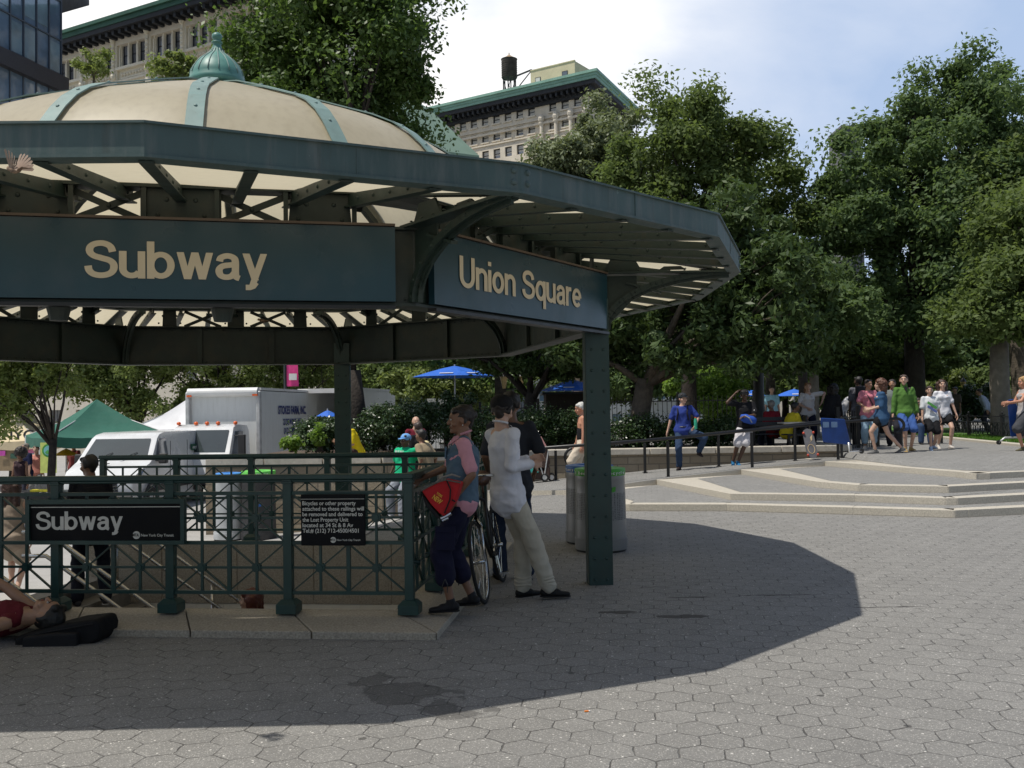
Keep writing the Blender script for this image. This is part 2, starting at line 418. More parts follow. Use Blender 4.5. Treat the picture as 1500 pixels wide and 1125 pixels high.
    if stains:
        for (hx, hy, ax, ay) in ((905, 897, .16, .05), (1000, 903, .20, .07), (1130, 872, .35, .02), (1300, 889, .30, .015), (1010, 875, .18, .02), (960, 860, .14, .015)):
            dd = vmth(nt, 'MULTIPLY', vmth(nt, 'SUBTRACT', vmth(nt, 'ADD', geo, vmth(nt, 'MULTIPLY', off.outputs[0], (3.2, 3.2, 0)).outputs[0]).outputs[0], tuple(G(hx, hy))).outputs[0], (1/ax, 1/ay, 0)).outputs[0]
            hm = mth(nt, 'LESS_THAN', vmth(nt, 'LENGTH', dd).outputs[1], 1.0)
            holes = hm if holes is None else mth(nt, 'MAXIMUM', holes, hm)
        c = mixc(nt, mth(nt, 'MULTIPLY', holes, .8), c, (.035, .031, .028))
    L(nt, c, p.inputs['Base Color'])
    p.inputs['Roughness'].default_value = .78; p.inputs['Specular IOR Level'].default_value = .35
    hgt = mth(nt, 'ADD', mth(nt, 'MULTIPLY', jf, -1.0), mth(nt, 'ADD', mth(nt, 'MULTIPLY', fine, .55), mth(nt, 'ADD', mth(nt, 'MULTIPLY', wv, .35), mth(nt, 'MULTIPLY', vf, .15))))
    bump(nt, mth(nt, 'SUBTRACT', hgt, holes) if holes is not None else hgt, .7, .012, p)
    return m
M_paver = paver_mat('hexagonal asphalt pavers', (.245, .239, .226), rot=R(8))
M_paver2 = paver_mat('hexagonal pavers of the terrace', (.26, .255, .243), rot=R(8), worn=.6, stains=False)
M_road = mat('pale worn pavement', (.34, .33, .315), .8, ns=1.2, na=.1, bs=.4, bd=.004, bscale=50, dirt=((.22, .21, .2), .35))
M_granite = mat('speckled granite kerb', (.36, .315, .25), .7, ns=70, na=.34, bs=.5, bd=.003, bscale=120, dirt=((.16, .14, .11), .35))
M_granite_s = mat('step granite', (.50, .46, .385), .7, ns=60, na=.22, bs=.5, bd=.003, bscale=110, dirt=((.30, .265, .21), .55))
M_brownwall = mat('brown stairwell granite', (.115, .08, .055), .55, ns=50, na=.3, bs=.2, bd=.002, bscale=90)
M_tile = mat('white stairwell tile', (.82, .78, .68), .3, ns=3, na=.06)
M_conc = mat('stair tread concrete', (.20, .19, .175), .8, ns=12, na=.2, bs=.4, bd=.002)
M_coping = mat('planter limestone coping', (.50, .46, .39), .75, ns=7, na=.14, bs=.4, bd=.003, bscale=60, dirt=((.25, .23, .19), .5))
M_soil = mat('planter soil', (.09, .065, .045), .95, ns=14, na=.35, bs=.8, bd=.02, bscale=25)
# ------------------------------------------------ pavilion
TH = 0.230664; PC = Vector((-3.00374, 10.04168, 0))
PU = Vector((math.cos(TH), math.sin(TH), 0)); PV = Vector((-math.sin(TH), math.cos(TH), 0))
pav = thing('subway_kiosk', 'large green steel canopy with cream dome standing over the subway stairs', 'kiosk', PC, TH)
W, A, DD = 1.4988, 3.8852, 2.0004; ZB, ZT = 2.3055, 2.8388; ZF = 2.985; RF = 5.43
ring = [(W, -A), (W+DD, -(A-DD)), (W+DD, A-DD), (W, A), (-W, A), (-W-DD, A-DD), (-W-DD, -(A-DD)), (-W, -A)]
ring = [Vector((x, y, 0)) for x, y in ring]      # 0 = A (front right) ... 7 = G (front left)
ang16 = [-90, -69, -47, -26, -2, 22, 46, 68, 90, 112, 134, 158, 180, 204, 226, 249]
rad16 = [5.57, 5.47, 5.42, 5.22, 5.24, 5.35, 5.42, 5.43, 5.43, 5.43, 5.43, 5.40, 5.30, 5.40, 5.45, 5.52]
fas = [Vector((r_*math.cos(R(a)), r_*math.sin(R(a)), 0)) for a, r_ in zip(ang16, rad16)]
def z(v, h): return Vector((v.x, v.y, h))
nr = lambda v: v.normalized()
# ring beams
for i in range(8):
    a, b = ring[i], ring[(i+1) % 8]; d = nr(b-a); n = Vector((d.y, -d.x, 0)); L_ = (b-a).length
    if n.dot(a) < 0: n = -n
    q = MB(); mid = (a+b)/2
    mt = .0
    q.prism([z(a, ZB+.02)+n*.0, z(b, ZB+.02)+n*.0, z(b*.985, ZB+.02), z(a*.985, ZB+.02)], (0, 0, ZT-ZB-.04))
    q.prism([z(a*1.008, ZB), z(b*1.008, ZB), z(b*.955, ZB), z(a*.955, ZB)], (0, 0, .018))
    q.prism([z(a*1.008, ZT-.018), z(b*1.008, ZT-.018), z(b*.955, ZT-.018), z(a*.955, ZT-.018)], (0, 0, .018))
    # stiffeners and rivets inside and outside
    k = 26
    for j in range(k):
        t = (j+.5)/k; p = a.lerp(b, t)
        q.rivet(z(p*.985, ZB+.045), -n, .011); q.rivet(z(p*.985, ZT-.045), -n, .011); q.rivet(z(p, ZB+.045), n, .011)
    for t in (.3333, .6667):
        p = a.lerp(b, t); q.bar(z(p*.978, ZB+.02), z(p*.978, ZT-.02), .07, .04, n)
    q.build('ring_beam', M_steel_d, pav)
# upper ring + web plates + cross braces on each side
ZU = 3.10
up = [v*.985 for v in ring]
for i in range(8):
    a, b = up[i], up[(i+1) % 8]; d = nr(b-a); n = Vector((d.y, -d.x, 0)); n = n if n.dot(a) > 0 else -n
    q = MB(); q.prism([z(a*1.012, ZU-.04), z(b*1.012, ZU-.04), z(b*.97, ZU-.04), z(a*.97, ZU-.04)], (0, 0, .10))
    for j in range(16):
        p = a.lerp(b, (j+.5)/16); q.rivet(z(p*1.012, ZU+.01), n, .010)
    q.build('upper_ring_beam', M_steel_d, pav)
    Ls = (b-a).length; pw = .25; fw_ = 1.0 if i in (7, 0, 6) else .45
    for t, w0, w1 in ((.5, pw, pw), (.2, .21, .19), (.8, .21, .19)) if Ls < 3.5 else ((.25, .2, .2), (.5, pw, pw), (.75, .2, .2), (0, .18, .14), (1, .18, .14)):
        q = MB(); p = a.lerp(b, t); w0 *= fw_; w1 *= fw_; lo = -w0 if t > 0 else 0; hi = w0 if t < 1 else 0; lo1 = -w1 if t > 0 else 0; hi1 = w1 if t < 1 else 0
        q.prism([z(p+d*lo, ZT), z(p+d*hi, ZT), z(p+d*hi1, ZU-.04), z(p+d*lo1, ZU-.04)], -n*.02)
        for s in (-.09, .09):
            if 0 < t < 1: q.rivet(z(p+d*s, ZU-.11), n, .016); q.rivet(z(p+d*s*1.6, ZT+.05), n, .014)
            if 0 < t < 1 and fw_ == 1: q.bar(z(p+d*s*2.5+n*.01, ZT), z(p+d*s*2.5+n*.01, ZU-.04), .03, .05, n)
        q.build('web_plate', M_steel_d, pav)
    segs = [(.2, .5), (.5, .8)] if Ls < 3.5 else [(0, .25), (.25, .5), (.5, .75), (.75, 1)]
    for t0, t1 in segs:
        q = MB(); p0 = a.lerp(b, t0)+d*.20; p1 = a.lerp(b, t1)-d*.20
        for s, (u0, u1) in enumerate(((ZT+.0, ZU-.05), (ZU-.05, ZT+.0))):
            q.bar(z(p0-n*(.03+.02*s), u0), z(p1-n*(.03+.02*s), u1), .042, .016, n)
        c = (p0+p1)/2; q.rivet(z(c, (ZT+ZU-.05)/2)-n*.012, n, .014)
        q.build('cross_brace', M_steel_d, pav)
# outriggers, arch brackets (outside and inside)
corner16 = [1, 3, 5, 7, 9, 11, 13, 15]
def roofz(t): return 3.115+(ZF-.118-3.115)*t       # t 0 ring .. 1 fascia
for i in range(8):
    a = ring[i]; f = fas[corner16[i]]; dr = nr(f-a); side = Vector((-dr.y, dr.x, 0)); Lr = (f-a).length
    q = MB(); zb = ZT+.004
    q.bar(z(a-dr*.05, zb+.002), z(f-dr*.07, zb-.014), .15, .018)
    q.bar(z(a, 3.06), z(f-dr*.05, ZF-.160), .12, .014)
    for t0, t1, w0 in ((.02, .30, .16), (.42, .62, .12), (.72, .99, .1)):
        pm = a.lerp(f, (t0+t1)/2); hw = (t1-t0)*Lr/2; zt_ = roofz((t0+t1)/2)-.09
        q.prism([z(pm-dr*hw, zb+.02)-side*.008, z(pm+dr*hw, zb+.02)-side*.008, z(pm+dr*hw*.6, zt_)-side*.008, z(pm-dr*hw*.6, zt_)-side*.008], side*.016)
    for j in range(9):
        p = a.lerp(f, (j+.5)/9)
        for s in (-.05, .05): q.rivet(z(p+side*s, zb+.021), (0, 0, 1), .011); q.rivet(z(p+side*s, zb+.003), (0, 0, -1), .011)
    q.build('outrigger', M_steel, pav)
    for nm, e, rr in (('arch_bracket', f-dr*.10, 1), ('inner_arch_bracket', a-nr(a)*1.05, 0)):
        q = MB(); s = a+dr*.03 if rr else a-nr(a)*.10; dd = nr(e-s); Lx = (e-s).length; z0 = ZB+.03; H = (ZT-.01-z0) if rr else .62
        pts = []
        for k in range(15):
            t = k/14*PI/2; pts.append(z(s+dd*(Lx*(1-math.cos(t))), z0+H*math.sin(t)))
        for k in range(14):
            sd = Vector((-dd.y, dd.x, 0)); tg = nr(pts[k+1]-pts[k]); upv = sd.cross(tg)
            q.bar(pts[k]-tg*.004, pts[k+1]+tg*.004, .085, .05, upv)
            q.bar(pts[k]-tg*.004+upv*.035, pts[k+1]+tg*.004+upv*.035, .02, .035, upv)
            if k % 2 == 0:
                q.rivet((pts[k]+pts[k+1])/2+sd*.043, sd, .011); q.rivet((pts[k]+pts[k+1])/2-sd*.043, -sd, .011)
        if rr:   # gusset plate behind the foot and a strut
            q.prism([z(s, z0), z(s+dd*.30, z0+.30), z(s+dd*.30, ZT-.02), z(s, ZT-.02)], Vector((-dd.y, dd.x, 0))*.012)
            q.bar(z(s+dd*.2, z0+.42), z(s+dd*.52, z0+.20+.12), .05, .02, (0, 0, 1))
        q.build(nm, M_steel, pav)
# rafters + translucent roof sheet
q = MB(); 
top = MB(); clo = MB()
def inner_pt(a): # ring intersection in direction angle a
    d = Vector((math.cos(R(a)), math.sin(R(a)), 0))
    for i in range(8):
        p, r_ = ring[i]*.93, ring[(i+1) % 8]*.93; e = r_-p
        den = d.x*e.y-d.y*e.x
        if abs(den) < 1e-9: continue
        t = (p.x*e.y-p.y*e.x)/den; s = (p.x*d.y-p.y*d.x)/den
        if t > 0 and -1e-6 <= s <= 1+1e-6: return d*t
    return d*3.5
raf_i = 0
for i in range(16):
    a0 = ang16[i]; a1 = ang16[(i+1) % 16]+(360 if i == 15 else 0)
    f0, f1 = fas[i], fas[(i+1) % 16]
    ks = (0, .25, .5, .75) if i % 2 == 0 else (.25, .5, .75)
    for t in ks:
        if t == 0 and i % 2 == 1: continue
        f = f0.lerp(f1, t); p = inner_pt(a0+(a1-a0)*t) 
        d = nr(f-p); s = Vector((-d.y, d.x, 0))
        g = MB(); e_ = f-d*.05; g.prism([z(p, 3.105)-s*.009, z(e_, ZF-.124)-s*.009, z(e_, ZF-.170)-s*.009, z(p, 3.010)-s*.009], s*.018); g.bar(z(p, 3.005), z(e_, ZF-.176), .07, .010)
        Lr = (f-p).length
        for j in range(6):
            r0 = p.lerp(f, (j+.5)/6); zz = 3.06+(ZF-.150-3.06)*(j+.5)/6
            g.rivet(z(r0+s*.009, zz), s, .013); g.rivet(z(r0-s*.009, zz), -s, .013)
        g.build('rafter', M_steel, pav)
    p0, p1 = inner_pt(a0), inner_pt(a1)
    top.add([z(p0, 3.115), z(p1, 3.115), z(f1*.995, ZF-.118), z(f0*.995, ZF-.118)], [(0, 1, 2, 3)])
    m0, m1 = (fas[i].normalized()*3.22, fas[(i+1) % 16].normalized()*3.22)
    clo.add([z(p0*1.012, 3.119), z(p1*1.012, 3.119), z(m1, 3.215), z(m0, 3.215)], [(0, 1, 2, 3)])
top.build('roof_glazing', M_panel, pav, fix=False); clo.build('light_leak_plate', M_steel_d, pav, fix=False)  # plate added to stop sunlight leaking between roof glazing and dome
# purlins run parallel to the fascia and break the glazing into panes
q = MB()
for t in (.06, .96):
    for i in range(16):
        a0 = ang16[i]; a1 = ang16[(i+1) % 16]+(360 if i == 15 else 0)
        p0 = inner_pt(a0).lerp(fas[i], t); p1 = inner_pt(a1).lerp(fas[(i+1) % 16], t); zz = 3.105+(ZF-.128-3.105)*t
        q.bar(z(p0, zz-.012), z(p1, zz-.012), .04, .012)
q.build('purlin', M_steel, pav)
# fascia
for i in range(16):
    a, b = fas[i], fas[(i+1) % 16]; d = nr(b-a)
    q = MB(); q.prism([z(a, ZF-.150), z(b, ZF-.150), z(b*.994, ZF-.150), z(a*.994, ZF-.150)], (0, 0, .150))
    q.prism([z(a*1.002, ZF-.166), z(b*1.002, ZF-.166), z(b*.980, ZF-.166), z(a*.980, ZF-.166)], (0, 0, .0155))
    q.prism([z(a*1.003, ZF-.004), z(b*1.003, ZF-.004), z(b*.985, ZF-.004), z(a*.985, ZF-.004)], (0, 0, .012))
    n = nr((a+b)/2)
    if i % 2 == 1:
        for s in (.05,):
            for zz in (ZF-.04, ZF-.105): q.rivet(z(a+d*s, zz), n, .020)
    else:
        for zz in (ZF-.04, ZF-.105): q.rivet(z(b-d*.05, zz), n, .020)
    q.bar(z(a.lerp(b, .52)*1.0005, ZF-.150), z(a.lerp(b, .52)*1.0005, ZF), .006, .004, n)
    q.build('fascia', M_fascia, pav)
# dome
prof = [(3.20, 3.25), (3.13, 3.33), (3.02, 3.48), (2.91, 3.64), (2.79, 3.79), (2.65, 3.95), (2.51, 4.08), (2.33, 4.20), (2.1, 4.31), (1.7, 4.46), (1.2, 4.65), (.7, 4.83), (.24, 4.96)]
da = [R(-90+22.5*k) for k in range(16)]
q = MB()
SUB = 4
cs = []
for k in range(16):
    for j in range(SUB):
        t = j/SUB; a = da[k]+R(22.5)*t
        # slightly bulged between ribs
        chord = math.cos(R(11.25))/math.cos(R(22.5)*t-R(11.25)); bul = chord+(1-chord)*.55
        cs.append((a, bul))
n_ = len(cs)
for r_, zz in prof:
    for a, b_ in cs: q.v.append((r_*b_*math.cos(a), r_*b_*math.sin(a), zz))
for i in range(len(prof)-1):
    for k in range(n_):
        q.f.append((i*n_+k, i*n_+(k+1) % n_, (i+1)*n_+(k+1) % n_, (i+1)*n_+k)); q.mi.append(0)
o = q.build('dome_shell', M_panel, pav, smooth=True, fix=False)
q = MB(); q.lathe([(3.32, 3.20), (3.32, 3.28), (3.20, 3.31), (3.18, 3.20), (3.32, 3.20)], n=64, cap=False); q.build('dome_base_ring', M_steel_d, pav)
for k in range(16):
    a = da[k]; er = Vector((math.cos(a), math.sin(a), 0)); et = Vector((-er.y, er.x, 0)); q = MB(); hw = .066
    pr = [er*(r_+.012)+Vector((0, 0, zz+.012)) for r_, zz in prof]
    # refine
    pp = []
    for i in range(len(pr)-1):
        for j in range(3): pp.append(pr[i].lerp(pr[i+1], j/3))
    pp.append(pr[-1]); m_ = len(pp)
    vs = []
    for i, p in enumerate(pp):
        tg = nr(pp[min(i+1, m_-1)]-pp[max(i-1, 0)]); nn = nr(et.cross(tg)); nn = nn if nn.dot(er+Vector((0, 0, 1))) > 0 else -nn
        w_ = hw*min(1, .35+p.length_squared**0*Vector((p.x, p.y, 0)).length/1.6)
        vs += [p-et*w_, p-et*w_+nn*.012, p+et*w_+nn*.012, p+et*w_]
        if i % 5 == 0 and 0 < i < m_-6: q.rivet(p+nn*.012, nn, .016); 
    b0 = len(q.v); q.v += [tuple(v) for v in vs]
    for i in range(m_-1):
        for c in range(3): q.f.append(tuple(b0+x for x in (i*4+c, i*4+c+1, i*4+4+c+1, i*4+4+c))); q.mi.append(0)
    q.build('dome_rib', M_patina, pav)
    q = MB()
    for i in range(0, len(pr)-2): q.bar(pr[i]*.985-Vector((0, 0, .05)), pr[i+1]*.985-Vector((0, 0, .05)), .07, .07, et.cross(nr(pr[i+1]-pr[i])))
    q.build('inner_dome_rib', M_steel_d, pav)
# finial
q = MB()
q.lathe([(.20, 4.90), (.20, 5.0)], n=24)
q.build('finial_collar', M_steel_d, pav)
q = MB(); fp = [(.0, 4.985), (.20, 4.98), (.272, 4.995), (.292, 5.02), (.290, 5.05), (.272, 5.08), (.272, 5.10), (.256, 5.15), (.225, 5.205), (.180, 5.26), (.12, 5.31), (.075, 5.345), (.052, 5.385), (.042, 5.425), (.040, 5.445), (.055, 5.45), (.055, 5.462), (.036, 5.47), (.034, 5.48), (.048, 5.495), (.054, 5.515), (.048, 5.54), (.028, 5.556), (.0, 5.562)]
q.lathe(fp, n=32)
q.build('finial', M_finial, pav, smooth=True)
q = MB()
for k in range(16):
    a = 2*PI*(k+.3)/16; e = Vector((math.cos(a), math.sin(a), 0))
    q.tube([e*(r_+.002)+Vector((0, 0, zz)) for r_, zz in fp[6:13]], [.007]*7, n=5)
fo = q.build('finial_seam', M_patina, pav, smooth=True)
# columns
def column(v):
    q = MB(); d = Vector((0, 0, 1)); rel = PC  # flange faces roughly the camera side
    rot = math.atan2(v.y, v.x)-PI/2
    ang = -TH+R(4)
    M_ = Matrix.Rotation(ang, 3, 'Z')
    X = M_ @ Vector((1, 0, 0)); Y = M_ @ Vector((0, 1, 0)); w = .1
    for s in (-1, 1):
        q.bar(z(v+Y*s*.095, -.02), z(v+Y*s*.095, ZB+.3), .215, .014, Y)
    q.bar(z(v, -.02), z(v, ZB+.3), .014, .178, Y)
    for s in (-1, 1): q.bar(z(v+X*s*.105, -.02), z(v+X*s*.105, ZB+.3), .012, .17, Y)
    zz = .05
    while zz < ZB+.2:
        for s in (-.055, .055):
            q.rivet(z(v+X*s-Y*.103, zz), -Y, .014)
            q.rivet(z(v+X*s+Y*.103, zz), Y, .014)
        zz += .19
    q.build('column', M_col, pav)
for i in (1, 3, 5, 7): column(ring[i]*.985)
# small lamp box and wiring under the front beam
for u in (-.75, .25): q = MB(); q.lathe([(.055, ZB-.10), (.075, ZB-.02), (.075, ZB)], c=(u, -A+.12, 0), n=14); q.build('downlight', M_steel_d, pav)
# ------------------------------------------------ canopy signs
def canopy_sign(i, label, txt, ta, tb, pa, pb, cap):
    a, b = [PC+PU*ring[k].x+PV*ring[k].y for k in (i, (i+1) % 8)]
    if i == 7: pass
    d = nr(b-a); n = Vector((d.y, -d.x, 0)); n = n if n.dot((a+b)/2-PC) > 0 else -n
    L_ = (b-a).length; c = (a+b)/2+n*.05
    t = thing('canopy_sign', label, 'sign', z(c, ZB), math.atan2(d.y, d.x))
    q = MB(); q.bar(z(a+d*pa+n*.055, (ZB+ZT)/2+.005), z(b-d*pb+n*.055, (ZB+ZT)/2+.005), ZT-ZB-.035, .05, n)
    q.build('panel', M_sign, t, world=True)
    q = MB(); q.bar(z(a+d*pa+n*.058, ZT+.0), z(b-d*pb+n*.058, ZT+.0), .075, .016); q.build('top_trim', M_rust, t, world=True)
    q = MB(); q.bar(z(a+d*pa+n*.058, ZB-.016), z(b-d*pb+n*.058, ZB-.016), .075, .022); q.build('bottom_trim', M_black, t, world=True)
    if txt:
        strokes_text(txt, tb-ta, cap[1], z(a+d*ta+n*.082, cap[0]), d, (0, 0, 1), M_cream, 'lettering', t)
    return t
def along(i, px, zz):   # parameter along side i seen at pixel column px
    a, b = [PC+PU*ring[k].x+PV*ring[k].y for k in (i, (i+1) % 8)]; d = nr(b-a); n = Vector((d.y, -d.x, 0)); n = n if n.dot((a+b)/2-PC) > 0 else -n
    r_ = ray(px, 400); a = a+n*.083
    # intersect the vertical plane of the ray with the side line
    den = r_.x*d.y-r_.y*d.x; t = (a.x*r_.y-a.y*r_.x)/den
    return t
canopy_sign(7, 'wide blue canopy sign reading Subway in cream letters', 'Subway', along(7, 124, 0), along(7, 391, 0), .10, .13, (2.455, .235))
canopy_sign(0, 'blue canopy sign reading Union Square beside the steel column', 'Union Square', along(0, 673, 0), along(0, 850, 0), .13, .03, (2.475, .225))
canopy_sign(2, 'far blue canopy board seen from behind', None, 0, 0, .1, .1, None) if False else None
# ------------------------------------------------ ground, stairwell, kerb, railing
KX, KY, TR, DR, HR, HP = -0.78432, 7.33610, -0.11371, 3.95088, 1.0410, 0.0948
K = Vector((KX, KY, 0)); RU = Vector((math.cos(TR), math.sin(TR), 0)); RV = Vector((-math.sin(TR), math.cos(TR), 0))
def RF_(u, v, zz=0.0): return K+RU*u+RV*v+Vector((0, 0, zz))
def ss(t): t = max(0, min(1, t)); return t*t*(3-2*t)
def gz(x, y):
    u = (-x-1.5)*.9+(y-8.5)*.35
    return -.88*ss((u-1.3)/6.0)*ss((y-8.0)/2.5)
UL = -4.72; HU0, HU1, HV0, HV1 = UL, -.13, .12, DR-.10
us = sorted(set([-600, -300, -150, -80, -50, -36, -28, -22, HU0, HU1]+[x*.5-18 for x in range(0, 27)]+[x*.5-.0 for x in range(0, 41)]+[-4.2, -3.7, -3.2, -2.7, -2.2, -1.7, -1.2, -.7]+[25, 32, 45, 80, 150, 300, 600]))
vs_ = sorted(set([-60, -30, -15, -10, -7.3, -6, -5, -4, -3, -2, -1, HV0, HV1, .8, 1.6, 2.4, 3.2]+[4.4+x*.6 for x in range(0, 40)]+[30, 36, 45, 60, 90, 150, 300, 700, 1500]))
q = MB(); idx = {}
for j, v in enumerate(vs_):
    for i, u in enumerate(us):
        p = RF_(u, v); q.v.append((p.x, p.y, gz(p.x, p.y)))
nu = len(us)
for j in range(len(vs_)-1):
    for i in range(nu-1):
        if us[i] >= HU0-1e-6 and us[i+1] <= HU1+1e-6 and vs_[j] >= HV0-1e-6 and vs_[j+1] <= HV1+1e-6: continue
        q.f.append((j*nu+i, j*nu+i+1, (j+1)*nu+i+1, (j+1)*nu+i)); q.mi.append(0)
setp(q.build('plaza_ground', M_paver, smooth=True, fix=False), kind='structure')
# pale market street behind the kiosk
q = MB(); n_ = 0
gx = [-60, -40, -30, -24, -20, -17, -15, -13, -11, -9, -8, -7, -6, -5, -4, -3, -2]
gy = [12.2, 13, 14, 15, 16, 17, 18, 19, 20, 22, 24, 27, 30, 36, 50, 80]
for y in gy:
    for x in gx: xx = x; q.v.append((xx, y+(x+8)*-.03, gz(xx, y+(x+8)*-.03)+.012))
for j in range(len(gy)-1):
    for i in range(len(gx)-1):
        q.f.append((j*len(gx)+i, j*len(gx)+i+1, (j+1)*len(gx)+i+1, (j+1)*len(gx)+i)); q.mi.append(0)
setp(q.build('market_street', M_road, smooth=True, fix=False), kind='structure')
# stair pit
q = MB(); DP = -2.6
def wallq(a, b, z0, z1, nrm):
    q.add([a+Vector((0, 0, z0)), b+Vector((0, 0, z0)), b+Vector((0, 0, z1)), a+Vector((0, 0, z1))], [(0, 1, 2, 3)])
c00, c10, c11, c01 = RF_(HU0, HV0), RF_(HU1, HV0), RF_(HU1, HV1), RF_(HU0, HV1)
for a, b in ((c00, c10), (c10, c11), (c11, c01)):
    q.m = 0; wallq(a, b, -.50, .0, None); q.m = 1; wallq(a, b, DP-.6, -.50, None)
setp(q.build('stairwell_walls', [M_brownwall, M_tile], fix=False), kind='structure')
q = MB()
# thin joints of granite cladding/tile are real grooves: raised panels
q2 = MB(); L_ = (c11-c01).length; dW = (c11-c01).normalized(); nW = -RV
for k in range(6):
    s0 = k*L_/6+.004; s1 = (k+1)*L_/6-.004
    q2.prism([c01+dW*s0+Vector((0, 0, -.49)), c01+dW*s1+Vector((0, 0, -.49)), c01+dW*s1+nW*.012+Vector((0, 0, -.49)), c01+dW*s0+nW*.012+Vector((0, 0, -.49))], (0, 0, .47))
setp(q2.build('stairwell_cladding', M_brownwall), kind='structure')
q2 = MB()
for k in range(14):
    s0 = k*L_/14+.003; s1 = (k+1)*L_/14-.003
    for r_ in range(6):
        zz = -.52-(r_+1)*.3
        q2.prism([c01+dW*s0+Vector((0, 0, zz)), c01+dW*s1+Vector((0, 0, zz)), c01+dW*s1+nW*.008+Vector((0, 0, zz)), c01+dW*s0+nW*.008+Vector((0, 0, zz))], (0, 0, .294))
setp(q2.build('stairwell_tiles', M_tile), kind='structure')
# steps go down from the left end towards the right
NST = 15; RISE = .163; RUN = .24; U0 = UL+.02
q = MB()
for k in range(NST):
    u0 = U0+k*RUN+(.0 if k else -.0); u1 = U0+(k+1)*RUN; zt = -.12-RISE*(k+1)
    if k == NST-1: u1 = HU1
    a, b, c, d = RF_(u0, HV0), RF_(u1, HV0), RF_(u1, HV1), RF_(u0, HV1)
    q.prism([x+Vector((0, 0, zt-.25)) for x in (a, b, c, d)], (0, 0, .25))
q.build('stairs', M_conc, kind='structure')
# granite kerb round the opening (three sides)
q = MB(); oc = G(640, 938); ou = (oc-K).dot(RU); ov = (oc-K).dot(RV)
KW = max(.25, min(.6, -ov)); SW = max(.25, min(.7, ou))
def kerb(poly, name='granite_kerb'):
    q = MB(); q.prism([p+Vector((0, 0, -.6)) for p in poly], (0, 0, HP+.6)); return q
U_L = -6.0
def slabs(pa, pb, pc, pd, n):   # pa-pb outer edge, pd-pc inner edge
    q = MB()
    for k in range(n):
        t0 = k/n+.0008; t1 = (k+1)/n-.0008
        q.prism([pa.lerp(pb, t0)+Vector((0, 0, -.6)), pa.lerp(pb, t1)+Vector((0, 0, -.6)), pd.lerp(pc, t1)+Vector((0, 0, -.6)), pd.lerp(pc, t0)+Vector((0, 0, -.6))], (0, 0, HP+.6))
        for i_ in (-4, -3): x_, y_, z_ = q.v[i_]; q.v[i_] = (x_, y_, .052)
    return q
q = slabs(RF_(U_L, -KW), RF_(SW, -KW), RF_(-.15, .14), RF_(U_L, .14), 7)
setp(q.build('stairwell_kerb', M_granite, bevel=.008), kind='structure')
q = slabs(RF_(SW, -KW+.002), RF_(SW, DR+.35), RF_(-.15, DR-.12), RF_(-.15, .142), 5)
setp(q.build('stairwell_kerb', M_granite, bevel=.008), kind='structure')
q = slabs(RF_(SW-.002, DR+.35), RF_(-4.75, DR+.35), RF_(-4.75, DR-.12), RF_(-.152, DR-.118), 5)
setp(q.build('stairwell_kerb', M_granite, bevel=.008), kind='structure')
# ------------------------------------------------ railing
rail = thing('stair_railing', 'dark green iron railing with starburst lattice around the subway stairs', 'railing', K, TR)
BAY = .932
def rpost(u, v):
    q = MB(); q.box((u, v, HP+.53), (.066, .066, .99)); q.box((u, v, HP+.035), (.155, .155, .07))
    q.add(*_frus(u, v, HP+.07, .155, .09, .035)); q.box((u, v, HP+.98), (.08, .08, .02))
    q.build('post', M_rail, rail, bevel=.004)
def _frus(u, v, z0, w0, w1, h):
    vs = [(u+a*w0/2, v+b*w0/2, z0) for a, b in ((-1, -1), (1, -1), (1, 1), (-1, 1))]+[(u+a*w1/2, v+b*w1/2, z0+h) for a, b in ((-1, -1), (1, -1), (1, 1), (-1, 1))]
    return vs, [(0, 1, 5, 4), (1, 2, 6, 5), (2, 3, 7, 6), (3, 0, 4, 7), (4, 5, 6, 7)]
def lattice(p, d, w, skip_top=False):
    """bay from p along unit d, clear width w: 2 x 2 cells of crosses with rosettes"""
    q = MB(); p = Vector(p); d = Vector(d); n = Vector((d.y, -d.x, 0)); Z = Vector((0, 0, 1))
    zs = (HP+.15, HP+.525, HP+.90)
    for zz in zs: q.bar(p+Z*zz, p+d*w+Z*zz, .034, .026)
    q.bar(p+d*w/2+Z*zs[0], p+d*w/2+Z*zs[2], .03, .024, n)
    cw = w/2
    for r_ in range(2):
        for c in range(2):
            o = p+d*cw*c; z0, z1 = zs[r_], zs[r_+1]; zm = (z0+z1)/2; cc = o+d*cw/2
            q.bar(o+Z*zm, o+d*cw+Z*zm, .016, .018)
            q.bar(cc+Z*z0, cc+Z*z1, .018, .020, n)
            q.bar(o+Z*(z0+.01)+n*.004, o+d*cw+Z*(z1-.01)+n*.004, .010, .022, n)
            q.bar(o+Z*(z1-.01)-n*.004, o+d*cw+Z*(z0+.01)-n*.004, .010, .022, n)
            Mx = Matrix((d, n, Z)).transposed() @ Matrix.Rotation(PI/2, 3, 'X')
            q.lathe([(.036, -.017), (.036, .017)], c=cc+Z*zm, n=12, M=Mx)
            q.lathe([(.022, -.026), (.022, .026)], c=cc+Z*zm, n=10, M=Mx)
    return q.build('lattice_panel', M_rail, rail, bevel=0)
def railrun(p0, p1, nb, endpost=True):
    p0, p1 = Vector(p0), Vector(p1); d = (p1-p0).normalized(); Lr = (p1-p0).length; b = Lr/nb
    for k in range(nb): lattice(p0+d*(k*b+.033), d, b-.066)
    for k in range(nb+1):
        if k == 0 or (k == nb and not endpost): continue
        rpost(*(p0+d*k*b).xy)
